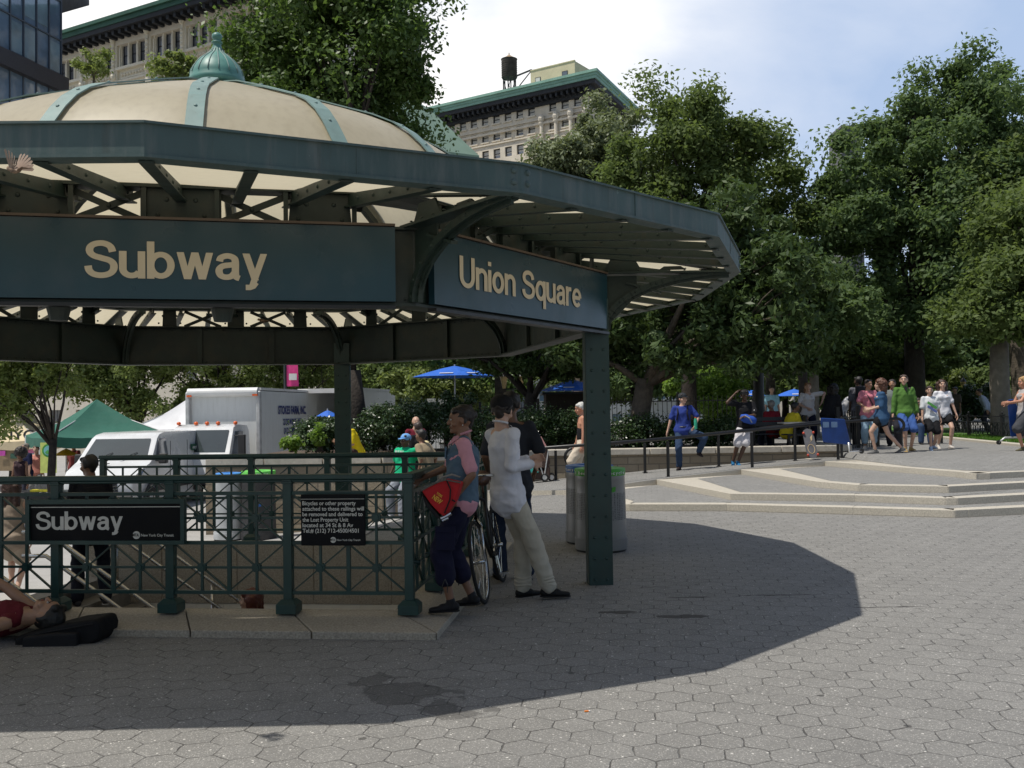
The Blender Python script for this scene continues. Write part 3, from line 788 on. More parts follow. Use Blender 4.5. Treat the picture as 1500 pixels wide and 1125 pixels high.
def toprail(p0, p1):
    q = MB(); p0, p1 = Vector(p0), Vector(p1); zt = HP+HR
    q.bar(p0+Vector((0, 0, zt-.02)), p1+Vector((0, 0, zt-.02)), .085, .04)
    q.bar(p0+Vector((0, 0, zt-.05)), p1+Vector((0, 0, zt-.05)), .045, .022)
    q.build('top_rail', M_rail, rail, bevel=.008)
rpost(0, 0); railrun((0, 0, 0), (-BAY*6, 0, 0), 6)
railrun((0, 0, 0), (0, DR, 0), 4)
BL = -(RF_(0, DR)-0*K).x*0+0
pb = [(147, 665)]
railrun((0, DR, 0), (-4.62, DR, 0), 5)
toprail((.04, 0, 0), (-BAY*6, 0, 0)); toprail((0, .04, 0), (0, DR-.04, 0)); toprail((.04, DR, 0), (-4.66, DR, 0))
# stainless hand rails down the stairs
def zst(u): return -.12-RISE*((u-U0)/RUN)
def handrail(v, u0, u1, label, loop=False):
    t = thing('handrail', label, 'handrail', RF_(u0, v, 0), TR, 'stainless handrails on the subway stairs')
    for hh, nm in ((.92, 'rail'), (.68, 'rail')):
        pts = [RF_(u0-.30, v, zst(u0)+hh+.02), RF_(u0-.05, v, zst(u0)+hh+.02), RF_(u0+.08, v, zst(u0)+hh-.06), RF_(u1, v, zst(u1)+hh)]
        if loop and hh > .8:
            c = RF_(u0-.30, v, zst(u0)+hh-.13); pts = [c+RU*(-.15*math.sin(a))+Vector((0, 0, .15*math.cos(a))) for a in [PI*k/8 for k in range(8, 0, -1)]]+pts
        q = MB(); q.tube(pts, .021, n=10); q.build(nm, M_steelpol, t, world=True, smooth=True)
    u = u0
    while u < u1:
        zf = zst(u)-.1; q = MB(); q.tube([RF_(u, v+.03, zf-.1), RF_(u, v+.03, zst(u)+.9-.02)], .019, n=8); q.build('post', M_steelpol, t, world=True, smooth=True); u += 1.15
handrail(.85, U0+.05, -.5, 'stainless handrail nearest the front railing, with a looped end', True)
handrail(2.1, U0+.55, -.5, 'stainless handrail down the middle of the stairs')
handrail(3.55, U0+.45, -.5, 'stainless handrail along the far brown stairwell wall')
# railing signs
def panel_sign(name, label, pxa, pxb, z0, z1, frame):
    a = along_rail(pxa); b = along_rail(pxb)
    t = thing(name, label, 'sign', RF_((a+b)/2, -.05, 0), TR)
    return t, a, b
def along_rail(px, v=-.05):
    r_ = ray(px, 760); o = RF_(0, v); den = r_.x*RU.y-r_.y*RU.x
    return (o.x*r_.y-o.y*r_.x)/den
def zrail(px, py, v=-.06):
    u = along_rail(px, v); p = RF_(u, v); r_ = ray(px, py); return EYE+r_.z*(p.y/r_.y)
t, a, b = panel_sign('subway_sign', 'black framed sign reading Subway fixed to the green railing', 42, 273, 0, 0, True)
z0, z1 = zrail(160, 797), zrail(160, 731); yy = -.062
q = MB()
for (x0, x1, w0, w1) in ((a, b, z1-.035, z1), (a, b, z0, z0+.03), (a, a+.03, z0+.03, z1-.035), (b-.03, b, z0+.03, z1-.035)):
    q.prism([RF_(x0, yy-.03, w0), RF_(x1, yy-.03, w0), RF_(x1, yy+.02, w0), RF_(x0, yy+.02, w0)], (0, 0, w1-w0))
q.build('frame', M_rail, t, world=True)
q = MB(); q.prism([RF_(a+.03, yy-.012, z0+.03), RF_(b-.03, yy-.012, z0+.03), RF_(b-.03, yy+.01, z0+.03), RF_(a+.03, yy+.01, z0+.03)], (0, 0, z1-z0-.065)); q.build('panel', M_blacksign, t, world=True)
q = MB(); zl = zrail(160, 743); q.prism([RF_(a+.035, yy-.015, zl), RF_(b-.035, yy-.015, zl), RF_(b-.035, yy-.012, zl), RF_(a+.035, yy-.012, zl)], (0, 0, .006)); q.build('white_line', M_offwhite, t, world=True)
u0, u1 = along_rail(54, yy), along_rail(181, yy)
strokes_text('Subway', u1-u0, .142, RF_(u0, yy-.012, zrail(60, 776)), RU, (0, 0, 1), M_offwhite, 'lettering', t, depth=.002)
def mta(u, zc, r_, t, txw, txh):
    q = MB(); Mx = Matrix((RU, -RV, Vector((0, 0, 1)))).transposed() @ Matrix.Rotation(PI/2, 3, 'X')
    q.lathe([(r_, -.001), (r_, .003)], c=RF_(u, yy-.014, zc), n=20, M=Mx); q.build('roundel', M_offwhite, t, world=True)
    text_mesh('MTA', 0, r_*1.7, r_*.75, RF_(u-r_*.95, yy-.0165, zc-r_*.3), RU, (0, 0, 1), M_blacksign, 'roundel_lettering', t, depth=.003, bold=.02)
    text_mesh('New York City Transit', 0, txw, txh, RF_(u+r_*1.3, yy-.013, zc-txh*.5), RU, (0, 0, 1), M_offwhite, 'small_lettering', t, depth=.002, bold=.015)
mta(along_rail(201, yy), zrail(201, 783.5), .030, t, .26, .020)
t, a, b = panel_sign('property_notice', 'black notice about bicycles and lost property on the railing', 442, 536, 0, 0, False)
z0, z1 = zrail(489, 799), zrail(489, 724)
q = MB(); q.prism([RF_(a, yy-.012, z0), RF_(b, yy-.012, z0), RF_(b, yy+.008, z0), RF_(a, yy+.008, z0)], (0, 0, z1-z0)); q.build('panel', M_blacksign, t, world=True, bevel=.006)
q = MB(); zl = zrail(489, 731); q.prism([RF_(a+.005, yy-.015, zl), RF_(b-.005, yy-.015, zl), RF_(b-.005, yy-.0125, zl), RF_(a+.005, yy-.0125, zl)], (0, 0, .003)); q.build('white_line', M_offwhite, t, world=True)
for k, (s, x1) in enumerate((('Bicycles or other property', 522), ('attached to these railings will', 534), ('be removed and delivered to', 532), ('the Lost Property Unit', 511), ('located at 34 St & 8 Av', 518), ('Tel.# (212) 712-4500/4501', 526))):
    ua, ub = along_rail(444, yy), along_rail(x1, yy)
    text_mesh(s, 0, ub-ua, .030, RF_(ua, yy-.0125, zrail(489, 739.5+8.05*k)), RU, (0, 0, 1), M_offwhite, 'notice_lettering', t, depth=.002, bold=.018)
mta(along_rail(488.5, yy), zrail(489, 790.5), .022, t, .18, .014)
# ------------------------------------------------ steps, ramp, planter, lawn
SR = .103
def poly(pts, z): return [G(x, y, z) for x, y in pts]
st = [poly([(885, 738), (922, 739), (1065, 739), (1250, 743.6), (1398, 748), (1418, 747), (1500, 743)], SR),
      poly([(962, 702.7), (1070, 723.4), (1252.7, 725.6), (1385, 730), (1402, 730), (1500, 724.7)], 2*SR),
      poly([(1085.5, 688), (1197.7, 705.7), (1257, 710.6), (1389, 712.8), (1500, 707)], 3*SR),
      poly([(1208.7, 676), (1323, 685), (1400, 690.8), (1430, 694), (1500, 690.8)], 4*SR)]
for s in st:     # carry the last riser on beyond the frame
    d = (s[-1]-s[-2]).normalized(); s.append(s[-1]+d*9)
st[0][0] = G(868, 737, SR)
ends = [s[0] for s in st]
foot = Vector((ends[0].x-.4, ends[0].y+2.3, 0))
UPY = lambda y: .412+.16*ss((y-21)/5)
ramp_near = [Vector((foot.x-1.5, foot.y+1.6, .0)), Vector((ends[0].x, ends[0].y+2.6, SR)), ends[1], ends[2], ends[3], Vector((ends[3].x+2.0, ends[3].y+.9, .43))]
def z0(v, h): return Vector((v.x, v.y, h))
for k, s in enumerate(st):
    zt = (k+1)*SR
    back = [z0(p, zt) for p in ramp_near[::-1] if False]
    far = [Vector((s[-1].x, 27, zt)), Vector((ends[3].x-.0, 27, zt))]
    side = [z0(e, zt) for e in ends[:k:-1]]
    if k == 0: side = side[:-0] if False else [z0(e, zt) for e in ends[:0:-1]]+[z0(ramp_near[1], zt)]
    pg = s+far+side
    if k == 3: pg = s+far
    q = MB(); q.prism([z0(p, zt-SR-.02) for p in pg], (0, 0, SR+.02))
    o = q.build('step', M_granite_s); o['kind'] = 'structure'
    q = MB()
    for a_, b_ in zip(s, s[1:]):
        d_ = (b_-a_); Ls = d_.length; d_.normalize(); n_ = Vector((-d_.y, d_.x, 0)); ns = max(1, round(Ls/1.9))
        for j in range(ns):
            p0 = a_+d_*(j*Ls/ns+.006)-n_*.004; p1 = a_+d_*((j+1)*Ls/ns-.006)-n_*.003
            q.prism([z0(p0, zt-SR+.002), z0(p1, zt-SR+.002), z0(p1, zt-SR+.002)+n_*.26, z0(p0, zt-SR+.002)+n_*.26], (0, 0, SR+.004+.0003*j))
    o = q.build('step_nosing', M_granite_s, bevel=.006); o['kind'] = 'structure'
    # paver tread, set in behind the granite nosing
    ins = []
    n = len(s)
    for i, p in enumerate(s):
        a = s[max(i-1, 0)]; b = s[min(i+1, n-1)]; d = (b-a).normalized(); nn = Vector((-d.y, d.x, 0))
        ins.append(z0(p, zt+.004)+nn*.275)
    ins[0] = ins[0]+Vector((.55, .0, 0))
    if k < 3:
        nx = st[k+1]; sd = [z0(nx[i], zt+.004) for i in range(len(nx)-1, -1, -1)]
        pg2 = ins+sd
        if k == 0: pg2 = ins+sd+[z0(ramp_near[1], zt+.004)+Vector((.35, -.45, 0))]
        q = MB(); q.add(pg2, [tuple(range(len(pg2)))]); o = q.build('step_tread', M_paver2, fix=True); o['kind'] = 'structure'
    else: top_ins = ins
# upper plaza (rises gently, then level)
q = MB(); xs = np.linspace(0, 1, 14); ys = [0, .02, .05, .1, .16, .24, .35, .5, .7, 1.0]
fr = top_ins[:-1]+[top_ins[-1]+Vector((30, -3, 0))]
def fpt(t):
    L_ = [0]
    for a, b in zip(fr, fr[1:]): L_.append(L_[-1]+(b-a).length)
    s = t*L_[-1]
    for i in range(len(fr)-1):
        if s <= L_[i+1]+1e-9: return fr[i].lerp(fr[i+1], (s-L_[i])/(L_[i+1]-L_[i]))
ts = sorted(set(list(np.linspace(0, .25, 10))+list(np.linspace(.25, 1, 8))))
for yv in ys:
    for t in ts:
        p = fpt(t); yy = p.y+(75-p.y)*yv; xx = p.x+(p.x*75/p.y*1.0-p.x)*yv*1.0 if False else p.x+(yv*16*(t-.1))
        q.v.append((xx, yy, .417+.145*ss((yy-p.y)/4.0)))
m_ = len(ts)
for j in range(len(ys)-1):
    for i in range(m_-1): q.f.append((j*m_+i, j*m_+i+1, (j+1)*m_+i+1, (j+1)*m_+i)); q.mi.append(0)
setp(q.build('upper_plaza', M_paver2, smooth=True, fix=False), kind='structure')
# park ground beyond the planter
q = MB(); q.add([Vector((-1, 26.5, .50)), Vector((10.2, 26.5, .50)), Vector((24, 110, .57)), Vector((-14, 110, .2))], [(0, 1, 2, 3)])
setp(q.build('park_path', M_paver2), kind='structure')
# ramp along the planter wall
wall_pts = [(-6.4, 20.4, -.36), (-2.75, 20.5, -.22), (-1.1, 21.4, -.10), (.75, 22.55, 0), (3.15, 22.6, .14), (6.2, 22.7, .36), (7.85, 22.75, .42)]
def wz(x):
    for a, b in zip(wall_pts, wall_pts[1:]):
        if a[0] <= x <= b[0]: t = (x-a[0])/(b[0]-a[0]); return a[1]+(b[1]-a[1])*t, a[2]+(b[2]-a[2])*t
    return (wall_pts[0][1:] if x < wall_pts[0][0] else wall_pts[-1][1:])
q = MB(); top_ = []
nearx = ramp_near
for i, p in enumerate(nearx):
    x = [.75, 2.2, 3.4, 5.2, 7.1, 8.9][i]; y, zb = wz(x); q.v.append((p.x, p.y, p.z+.006)); q.v.append((x, y+.25, p.z+.010))
q.v[0] = (*q.v[0][:2], .004); q.v[1] = (*q.v[1][:2], .006)
for i in range(len(nearx)-1): q.f.append((2*i, 2*i+2, 2*i+3, 2*i+1)); q.mi.append(0)
sk_ = MB()
for i in range(0, len(nearx)-1):
    a_, b_ = Vector(q.v[2*i]), Vector(q.v[2*i+2]); sk_.add([a_, b_, b_-Vector((0, 0, .3)), a_-Vector((0, 0, .3))], [(0, 1, 2, 3)])
setp(q.build('ramp', M_paver2, fix=False), kind='structure'); setp(sk_.build('ramp_edge', M_granite_s, fix=False), kind='structure')
def ramp_z(x):
    pts = [(-9, .0), (.3, .0), (ramp_near[1].x, SR), (ends[1].x, 2*SR), (ends[2].x, 3*SR), (ends[3].x, 4*SR), (ramp_near[5].x, .43), (60, .43)]
    for a, b in zip(pts, pts[1:]):
        if a[0] <= x <= b[0]: return a[1]+(b[1]-a[1])*(x-a[0])/(b[0]-a[0])
    return 0
# ashlar material for the planter wall
def ashlar():
    m, nt, p = newmat('planter ashlar'); geo = N(nt, 'ShaderNodeNewGeometry').outputs['Position']
    sx = N(nt, 'ShaderNodeSeparateXYZ'); L(nt, geo, sx.inputs[0]); cb = N(nt, 'ShaderNodeCombineXYZ'); L(nt, sx.outputs[0], cb.inputs[0]); L(nt, sx.outputs[2], cb.inputs[1])
    br = N(nt, 'ShaderNodeTexBrick', i_Scale=1.0); br.inputs['Brick Width'].default_value = .48; br.inputs['Row Height'].default_value = .17; br.inputs['Mortar Size'].default_value = .012
    br.inputs['Color1'].default_value = (.36, .31, .23, 1); br.inputs['Color2'].default_value = (.27, .215, .15, 1); br.inputs['Mortar'].default_value = (.13, .12, .10, 1); L(nt, cb.outputs[0], br.inputs[0])
    c = mixc(nt, mth(nt, 'MULTIPLY', noise(nt, geo, 5, 6, .65), .9), br.outputs[0], (.20, .16, .11)); L(nt, c, p.inputs['Base Color']); p.inputs['Roughness'].default_value = .85
    bump(nt, mth(nt, 'ADD', mth(nt, 'MULTIPLY', br.outputs['Fac'], -1), noise(nt, geo, 18, 5)), .6, .02, p); return m
M_ashlar = ashlar()
plt_ = thing('stone_planter', 'long stone planter wall with pale coping under the park trees', 'planter', (0, 24, 0))
COP = .70
back_y = 26.4
q = MB(); c = MB(); so = MB()
wp = [Vector(p) for p in wall_pts]
for a, b in zip(wp, wp[1:]):
    d = (b-a); d.z = 0; d.normalize(); n = Vector((-d.y, d.x, 0))
    za = COP-.14 if a.x < 6 else COP-.14
    q.prism([z0(a, -1.0), z0(b, -1.0), z0(b+n*.3, -1.0), z0(a+n*.3, -1.0)], (0, 0, 1.0+COP-.14))
    ns = max(1, round((b-a).length/1.3))
    for k in range(ns):
        p0 = a.lerp(b, k/ns+.003); p1 = a.lerp(b, (k+1)/ns-.003)
        c.prism([z0(p0-n*.06, COP-.14), z0(p1-n*.06, COP-.14), z0(p1+n*.42, COP-.14), z0(p0+n*.42, COP-.14)], (0, 0, .14))
q.prism([Vector((7.85, 22.76, -.3)), Vector((7.85, 26.4, -.3)), Vector((7.55, 26.4, -.3)), Vector((7.55, 23.06, -.3))], (0, 0, .3+COP-.14))
c.prism([Vector((7.91, 23.19, COP-.14)), Vector((7.91, 26.4, COP-.14)), Vector((7.45, 26.4, COP-.14)), Vector((7.45, 23.19, COP-.14))], (0, 0, .14))
q.prism([Vector((-6.4, 20.41, -1)), Vector((-6.1, 20.71, -1)), Vector((-6.1, 26.4, -1)), Vector((-6.4, 26.4, -1))], (0, 0, 1.56))
q.build('wall', M_ashlar, plt_, world=True); c.build('coping', M_coping, plt_, world=True, bevel=.015)
sp = [z0(p, COP-.06) for p in wp]; pl = sp+[Vector((7.5, 26.4, COP-.06)), Vector((-6.1, 26.4, COP-.06))]
sp2 = [p+Vector((0, .3, 0)) for p in sp]; pl = sp2+pl[-2:]
so.add(pl, [tuple(range(len(pl)))]); so.build('soil', M_soil, plt_, world=True)
# black pipe handrails of the ramp
def piperail(label, tops, bases, extra=None):
    t = thing('ramp_handrail', label, 'handrail', bases[0])
    q = MB(); q.tube(tops, .033, n=10); q.build('rail', M_black, t, world=True, smooth=True)
    for b, tp in zip(bases, extra):
        q = MB(); q.tube([b-Vector((0, 0, .05)), z0(b, tp-.02)], .032, n=10); q.lathe([(.06, 0), (.06, .012)], c=b, n=12); q.sphere(z0(b, tp+.03), .03, n=8, m=6); q.build('post', M_black, t, world=True, smooth='auto')
    return t
b1 = [G(979, 699, .215), G(1102, 686, .31), G(1228, 674, .412), G(1321, 671, .43)]
t1 = [P(978, 642.5, b1[0].y), P(1101, 630, b1[1].y), P(1226, 618.5, b1[2].y), P(1312, 613, b1[3].y)]
l0 = t1[0]+(t1[0]-t1[1])*1.6; l0.z = t1[0].z-.13
cL = t1[3]; hk = [cL+Vector((.02+.17*math.sin(a), .02, -.15+.15*math.cos(a))) for a in [PI*k/8 for k in range(9)]]+[b1[3]+Vector((0, 0, cL.z-b1[3].z-.30))]
piperail('long black pipe handrail nearer the steps, curled at its upper end', [l0]+t1+hk[1:], b1, [t.z-.03 for t in t1[:3]]+[cL.z-.32])
b2 = [Vector((.95, 21.9, .0)), P(945, 693, 21.6), P(1053, 683, 21.9), P(1165, 672, 22.1), P(1233, 668, 22.3)]
for b in b2: b.z = ramp_z(b.x)
t2 = [P(845, 656, b2[0].y), P(944, 645, b2[1].y), P(1053, 634, b2[2].y), P(1165, 622, b2[3].y), P(1233, 614, b2[4].y)]
h2 = [t2[0]+Vector((-.05-.22*math.sin(a), 0, -.2+.2*math.cos(a))) for a in [PI*k/8 for k in range(8, 0, -1)]]
piperail('black pipe handrail along the planter wall behind the man in blue', h2+t2+[t2[-1]+Vector((.15, 0, -.08)), t2[-1]+Vector((.12, 0, -.22))], b2, [t.z-.03 for t in t2])
# lawn, its stone edging and the low starburst fence
M_grass = mat('short lawn grass', (.075, .16, .022), .9, ns=9, na=.3, bs=.8, bd=.03, bscale=40)
LX0 = P(1352, 641, 24.5); 
e0 = G(1362, 641, .56); e1 = G(1500, 655, .56); ed = (e1-e0).normalized(); e2 = e1+ed*12; en = Vector((-ed.y, ed.x, 0)); e0 = e0-ed*.5
if en.x < 0: en = -en
q = MB(); q.prism([e0+Vector((0, 0, -.1)), e2+Vector((0, 0, -.1)), e2+en*.28+Vector((0, 0, -.1)), e0+en*.28+Vector((0, 0, -.1))], (0, 0, .16)); setp(q.build('lawn_kerb', M_granite_s, bevel=.01), kind='structure')
q = MB(); far = [e2+en*.28+Vector((8, 30, .07)), e0+en*.28+Vector((4, 30, .07))]
q.add([e0+en*.28+Vector((0, 0, .03)), e2+en*.28+Vector((0, 0, .03))]+far, [(0, 1, 2, 3)]); setp(q.build('lawn', M_grass), kind='structure')
# grass blades as a single patch
rg = np.random.default_rng(3); nb = 26000
a_ = rg.random(nb)*((e2-e0).length-2); b_ = rg.random(nb)**1.6*11+.45
bx = e0.x+ed.x*a_+en.x*b_; by = e0.y+ed.y*a_+en.y*b_; h_ = .05+.06*rg.random(nb); an = rg.random(nb)*PI; w_ = .012+.01*rg.random(nb)
V = np.empty((nb, 3, 3)); V[:, 0] = np.stack([bx-np.cos(an)*w_, by-np.sin(an)*w_, np.full(nb, .585)], 1); V[:, 1] = np.stack([bx+np.cos(an)*w_, by+np.sin(an)*w_, np.full(nb, .585)], 1)
V[:, 2] = np.stack([bx+rg.normal(0, .03, nb), by+rg.normal(0, .03, nb), .59+h_], 1)
def npmesh(name, V, k, mats, parent=None, smooth=False):
    V = V.reshape(-1, 3)
    if parent is not None: V = V-np.array(MW[parent.name].translation)
    n = len(V); me = bpy.data.meshes.new(name); me.vertices.add(n); me.vertices.foreach_set('co', V.astype(np.float32).ravel())
    me.loops.add(n); me.loops.foreach_set('vertex_index', np.arange(n, dtype=np.int32)); me.polygons.add(n//k); me.polygons.foreach_set('loop_start', np.arange(0, n, k, dtype=np.int32)); me.polygons.foreach_set('loop_total', np.full(n//k, k, dtype=np.int32))
    me.materials.append(mats); me.update(calc_edges=True); o = bpy.data.objects.new(name, me); link(o)
    if parent is not None: o.parent = parent
    return o
def leafmat(name, c1, c2, tr=.35, rough=.45, spec=.4):
    if name in MATS: return MATS[name]
    m, nt, p = newmat(name); geo = N(nt, 'ShaderNodeNewGeometry').outputs
    rn = geo['Random Per Island']
    n1 = ramp(nt, noise(nt, geo['Position'], .9, 3), [(.35, 0), (.65, 1)])
    c = mixc(nt, rn, c1, c2); c = mixc(nt, mth(nt, 'MULTIPLY', n1, .4), c, tuple(np.array(c2)*1.15))
    L(nt, c, p.inputs['Base Color']); p.inputs['Roughness'].default_value = rough; p.inputs['Specular IOR Level'].default_value = spec
    t = nt.nodes.new('ShaderNodeBsdfTranslucent'); tc_ = mixc(nt, .5, c, tuple(min(1, q*1.9) for q in (c2[0], c2[1]*1.05, c2[2]*.5))); L(nt, tc_, t.inputs[0])
    mx = nt.nodes.new('ShaderNodeMixShader'); mx.inputs[0].default_value = tr; L(nt, p.outputs[0], mx.inputs[1]); L(nt, t.outputs[0], mx.inputs[2]); L(nt, mx.outputs[0], nt.nodes['Material Output'].inputs[0])
    MATS[name] = m; return m
M_blade = leafmat('grass blades', (.06, .13, .015), (.11, .22, .03))
g_ = npmesh('lawn_grass', V, 3, M_blade); setp(g_, 'bright green lawn grass behind the low black fence', 'grass', kind='stuff')
fn = thing('lawn_fence', 'low black iron fence with starburst panels along the lawn', 'fence', z0(e0, .55))
fp = [G(1378, 637.5, .58)+en*.35, G(1405, 640, .58)+en*.3, G(1453, 644, .58)+en*.3, G(1509, 650, .58)+en*.3, G(1575, 656, .58)+en*.3]
for i, p in enumerate(fp):
    q = MB(); q.bar(z0(p, .5), z0(p, 1.28), .085, .085, (1, 0, 0)); q.box(z0(p, .60), (.13, .13, .1)); q.box(z0(p, 1.29), (.12, .12, .03)); q.sphere(z0(p, 1.35), .035, n=8, m=6); q.build('post', M_black, fn, world=True)
for a, b in zip(fp, fp[1:]):
    q = MB(); d = (b-a).normalized(); n = Vector((d.y, -d.x, 0)); Z = Vector((0, 0, 1)); Lx = (b-a).length
    for zz in (.70, .98+.08, 1.24): q.bar(z0(a, zz), z0(b, zz), .03, .024)
    nc = max(1, round(Lx/.42))
    for k in range(nc):
        o = a.lerp(b, k/nc); e = a.lerp(b, (k+1)/nc)
        q.bar(z0(o, .70), z0(e, 1.06), .014, .016, n); q.bar(z0(o, 1.06)+n*.004, z0(e, .70)+n*.004, .014, .016, n); q.bar(z0((o+e)/2, .70), z0((o+e)/2, 1.06), .014, .014, n); q.bar(z0(o, .70), z0(o, 1.06), .022, .02, n); q.bar(z0(o, .88), z0(e, .88), .012, .014)
    q.build('fence_panel', M_black, fn, world=True)
# tall black picket fences in the park
def picket(label, a, b, h, step=.14, npost=2.4):
    a, b = Vector(a), Vector(b); t = thing('iron_fence', label, 'fence', a); d = (b-a).normalized(); Lx = (b-a).length
    q = MB()
    for hz in (.15, h-.15): q.bar(a+Vector((0, 0, hz)), b+Vector((0, 0, hz)), .03, .03)
    q.build('rails', M_black, t, world=True) if False else None
    s = step
    pk = q
    while s < Lx: p = a+(b-a)*(s/Lx); pk.bar(p, p+Vector((0, 0, h)), .018, .018, (1, 0, 0)); s += step
    pk.build('fence_panel', M_black, t, world=True)
    k = int(Lx/npost)+1
    for i in range(k+1):
        p = a.lerp(b, i/k); q = MB(); q.bar(p-Vector((0, 0, .1)), p+Vector((0, 0, h+.12)), .08, .08, (1, 0, 0)); q.build('post', M_black, t, world=True)
picket('black picket fence behind the hedges left of the dark trunk', (-4.6, 30, .2), (2.6, 30.6, .5), 1.45)
picket('black picket fence behind the dark trunk and the man in blue', (2.8, 30.2, .5), (7.4, 30, .5), 1.5)
picket('black picket fence by the seated people on the upper plaza', (7.9, 23.8, .47), (9.3, 25.0, .5), 1.0, .11, 1.0)
# ------------------------------------------------ trees and shrubs
M_bark = mat('grey brown bark', (.10, .08, .06), .9, ns=7, na=.35, bs=.9, bd=.03, bscale=16)
M_bark_d = mat('dark bark', (.035, .027, .021), .9, ns=7, na=.35, bs=.9, bd=.03, bscale=16)
M_bark_g = mat('smooth grey bark', (.19, .165, .135), .85, ns=4, na=.3, bs=.6, bd=.02, bscale=12)
LM = {
 'oak': leafmat('oak leaves', (0.063, 0.109, 0.029), (0.109, 0.172, 0.048), .38, .45, .4),
 'grey': leafmat('grey green leaves', (0.111, 0.143, 0.075), (0.221, 0.254, 0.144), .25, .5, .4),
 'mid': leafmat('mid green leaves', (0.089, 0.130, 0.043), (0.139, 0.184, 0.068), .42, .6, .2),
 'dark': leafmat('dark glossy leaves', (0.034, 0.066, 0.021), (0.081, 0.121, 0.042), .25, .45, .25),
 'big': leafmat('park tree leaves', (0.072, 0.124, 0.050), (0.129, 0.184, 0.081), .42, .6, .2),
 'light': leafmat('light green leaves', (.10, .19, .028), (.19, .29, .055), .4, .5),
 'olive': leafmat('olive street tree leaves', (0.115, 0.161, 0.046), (0.218, 0.265, 0.086), .35, .5),
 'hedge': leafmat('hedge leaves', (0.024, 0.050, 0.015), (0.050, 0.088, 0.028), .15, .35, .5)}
def leaves(rg, C, Rc, n, size, flat=.75, shell=.55, up=.5, asp=.55):
    """n leaf quads spread through each clump (centres C, radii Rc)"""
    k = len(C); idx = rg.integers(0, k, n)
    d = rg.normal(size=(n, 3)); d /= np.linalg.norm(d, axis=1)[:, None]
    r = (shell+(1-shell)*rg.random(n))**.8
    r = np.where(rg.random(n) < .25, rg.random(n), r)
    p = C[idx]+d*(Rc[idx]*r)[:, None]*np.array([1, 1, flat])
    p += rg.normal(0, .20, (n, 3))*Rc[idx][:, None]
    nrm = d*.55+rg.normal(0, .55, (n, 3))+np.array([0, 0, up]); nrm /= np.linalg.norm(nrm, axis=1)[:, None]
    a = np.cross(nrm, rg.normal(size=(n, 3))); a /= np.linalg.norm(a, axis=1)[:, None]; b = np.cross(nrm, a)
    s = size*(.6+.8*rg.random(n))[:, None]
    V = np.empty((n, 4, 3)); V[:, 0] = p-a*s; V[:, 1] = p+b*s*asp+nrm*s*.12; V[:, 2] = p+a*s; V[:, 3] = p-b*s*asp+nrm*s*.12
    return V
def blob_clumps(rg, blobs, n, rmin, rmax):
    tot = sum(b[3]*b[4]*b[5] for b in blobs); C = []; Rr = []
    for (x, y, z, rx, ry, rz) in blobs:
        m = max(3, int(n*rx*ry*rz/tot))
        d = rg.normal(size=(m, 3)); d /= np.linalg.norm(d, axis=1)[:, None]; r = rg.random(m)**.38
        q = np.array([x, y, z])+d*r[:, None]*np.array([rx, ry, rz]); C.append(q); Rr.append(rmin+(rmax-rmin)*rg.random(m)**1.5)
    return np.concatenate(C), np.concatenate(Rr)
def tree(label, base, blobs, lm, trunk=(.25, 2.5), nclump=60, nleaf=14000, size=.10, seed=1, cr=(.45, 1.1), bark=None, lean=(0, 0), group=None, limbs=9, name='tree', flat=.75, up=.5, asp=.55, shell=.4):
    rg = np.random.default_rng(seed); base = Vector(base); t = thing(name, label, 'tree', base, group=group)
    nclump = int(nclump*1.5); nleaf = int(nleaf*1.45); cr = (cr[0]*.9, cr[1]*1.25)
    C, Rc = blob_clumps(rg, blobs, nclump, *cr)
    V = leaves(rg, C, Rc, nleaf, size, flat=flat, up=up, asp=asp, shell=shell); npmesh('crown', V, 4, LM[lm], t)
    q = MB(); r0, hf = trunk; fork = base+Vector((lean[0], lean[1], hf)); mid = base.lerp(fork, .5)+Vector((rg.normal(0, .05), 0, 0))
    q.tube([base-Vector((0, 0, .1)), base+Vector((0, 0, .12)), base.lerp(fork, .25), mid, fork], [r0*1.45, r0*1.15, r0, r0*.93, r0*.85], n=14)
    order = rg.permutation(len(C))[:limbs*3]
    big = C[order[:limbs]]
    for i, c in enumerate(big):
        c = Vector(c); st_ = fork-Vector((0, 0, .15+.25*rg.random()*hf*.2)); r1 = r0*(.55-.02*i)*(.7+.3*rg.random()); r1 = max(r1, r0*.22)
        m1 = st_.lerp(c, .35)+Vector((0, 0, (c-st_).length*.10)); m2 = st_.lerp(c, .7)+Vector((rg.normal(0, .2), rg.normal(0, .2), (c-st_).length*.08))
        q.tube([st_, m1, m2, c], [r1, r1*.7, r1*.42, r1*.15], n=8)
        # twigs to nearby clumps
        ds = np.linalg.norm(C-np.array(c), axis=1); nb_ = np.argsort(ds)[1:4]
        for j in nb_:
            e = Vector(C[j]); q.tube([m2, m2.lerp(e, .5)+Vector((0, 0, .1)), e], [r1*.3, r1*.18, r1*.06], n=5)
    q.build('trunk', bark or M_bark, t, world=True, smooth=True); return t
def px_blob(px, py, Y, rx, ry, rz): p = P(px, py, Y); return (p.x, p.y, p.z, rx, ry, rz)
def gb(px, Y, zz): p = P(px, 600, Y); return Vector((p.x, Y, zz))
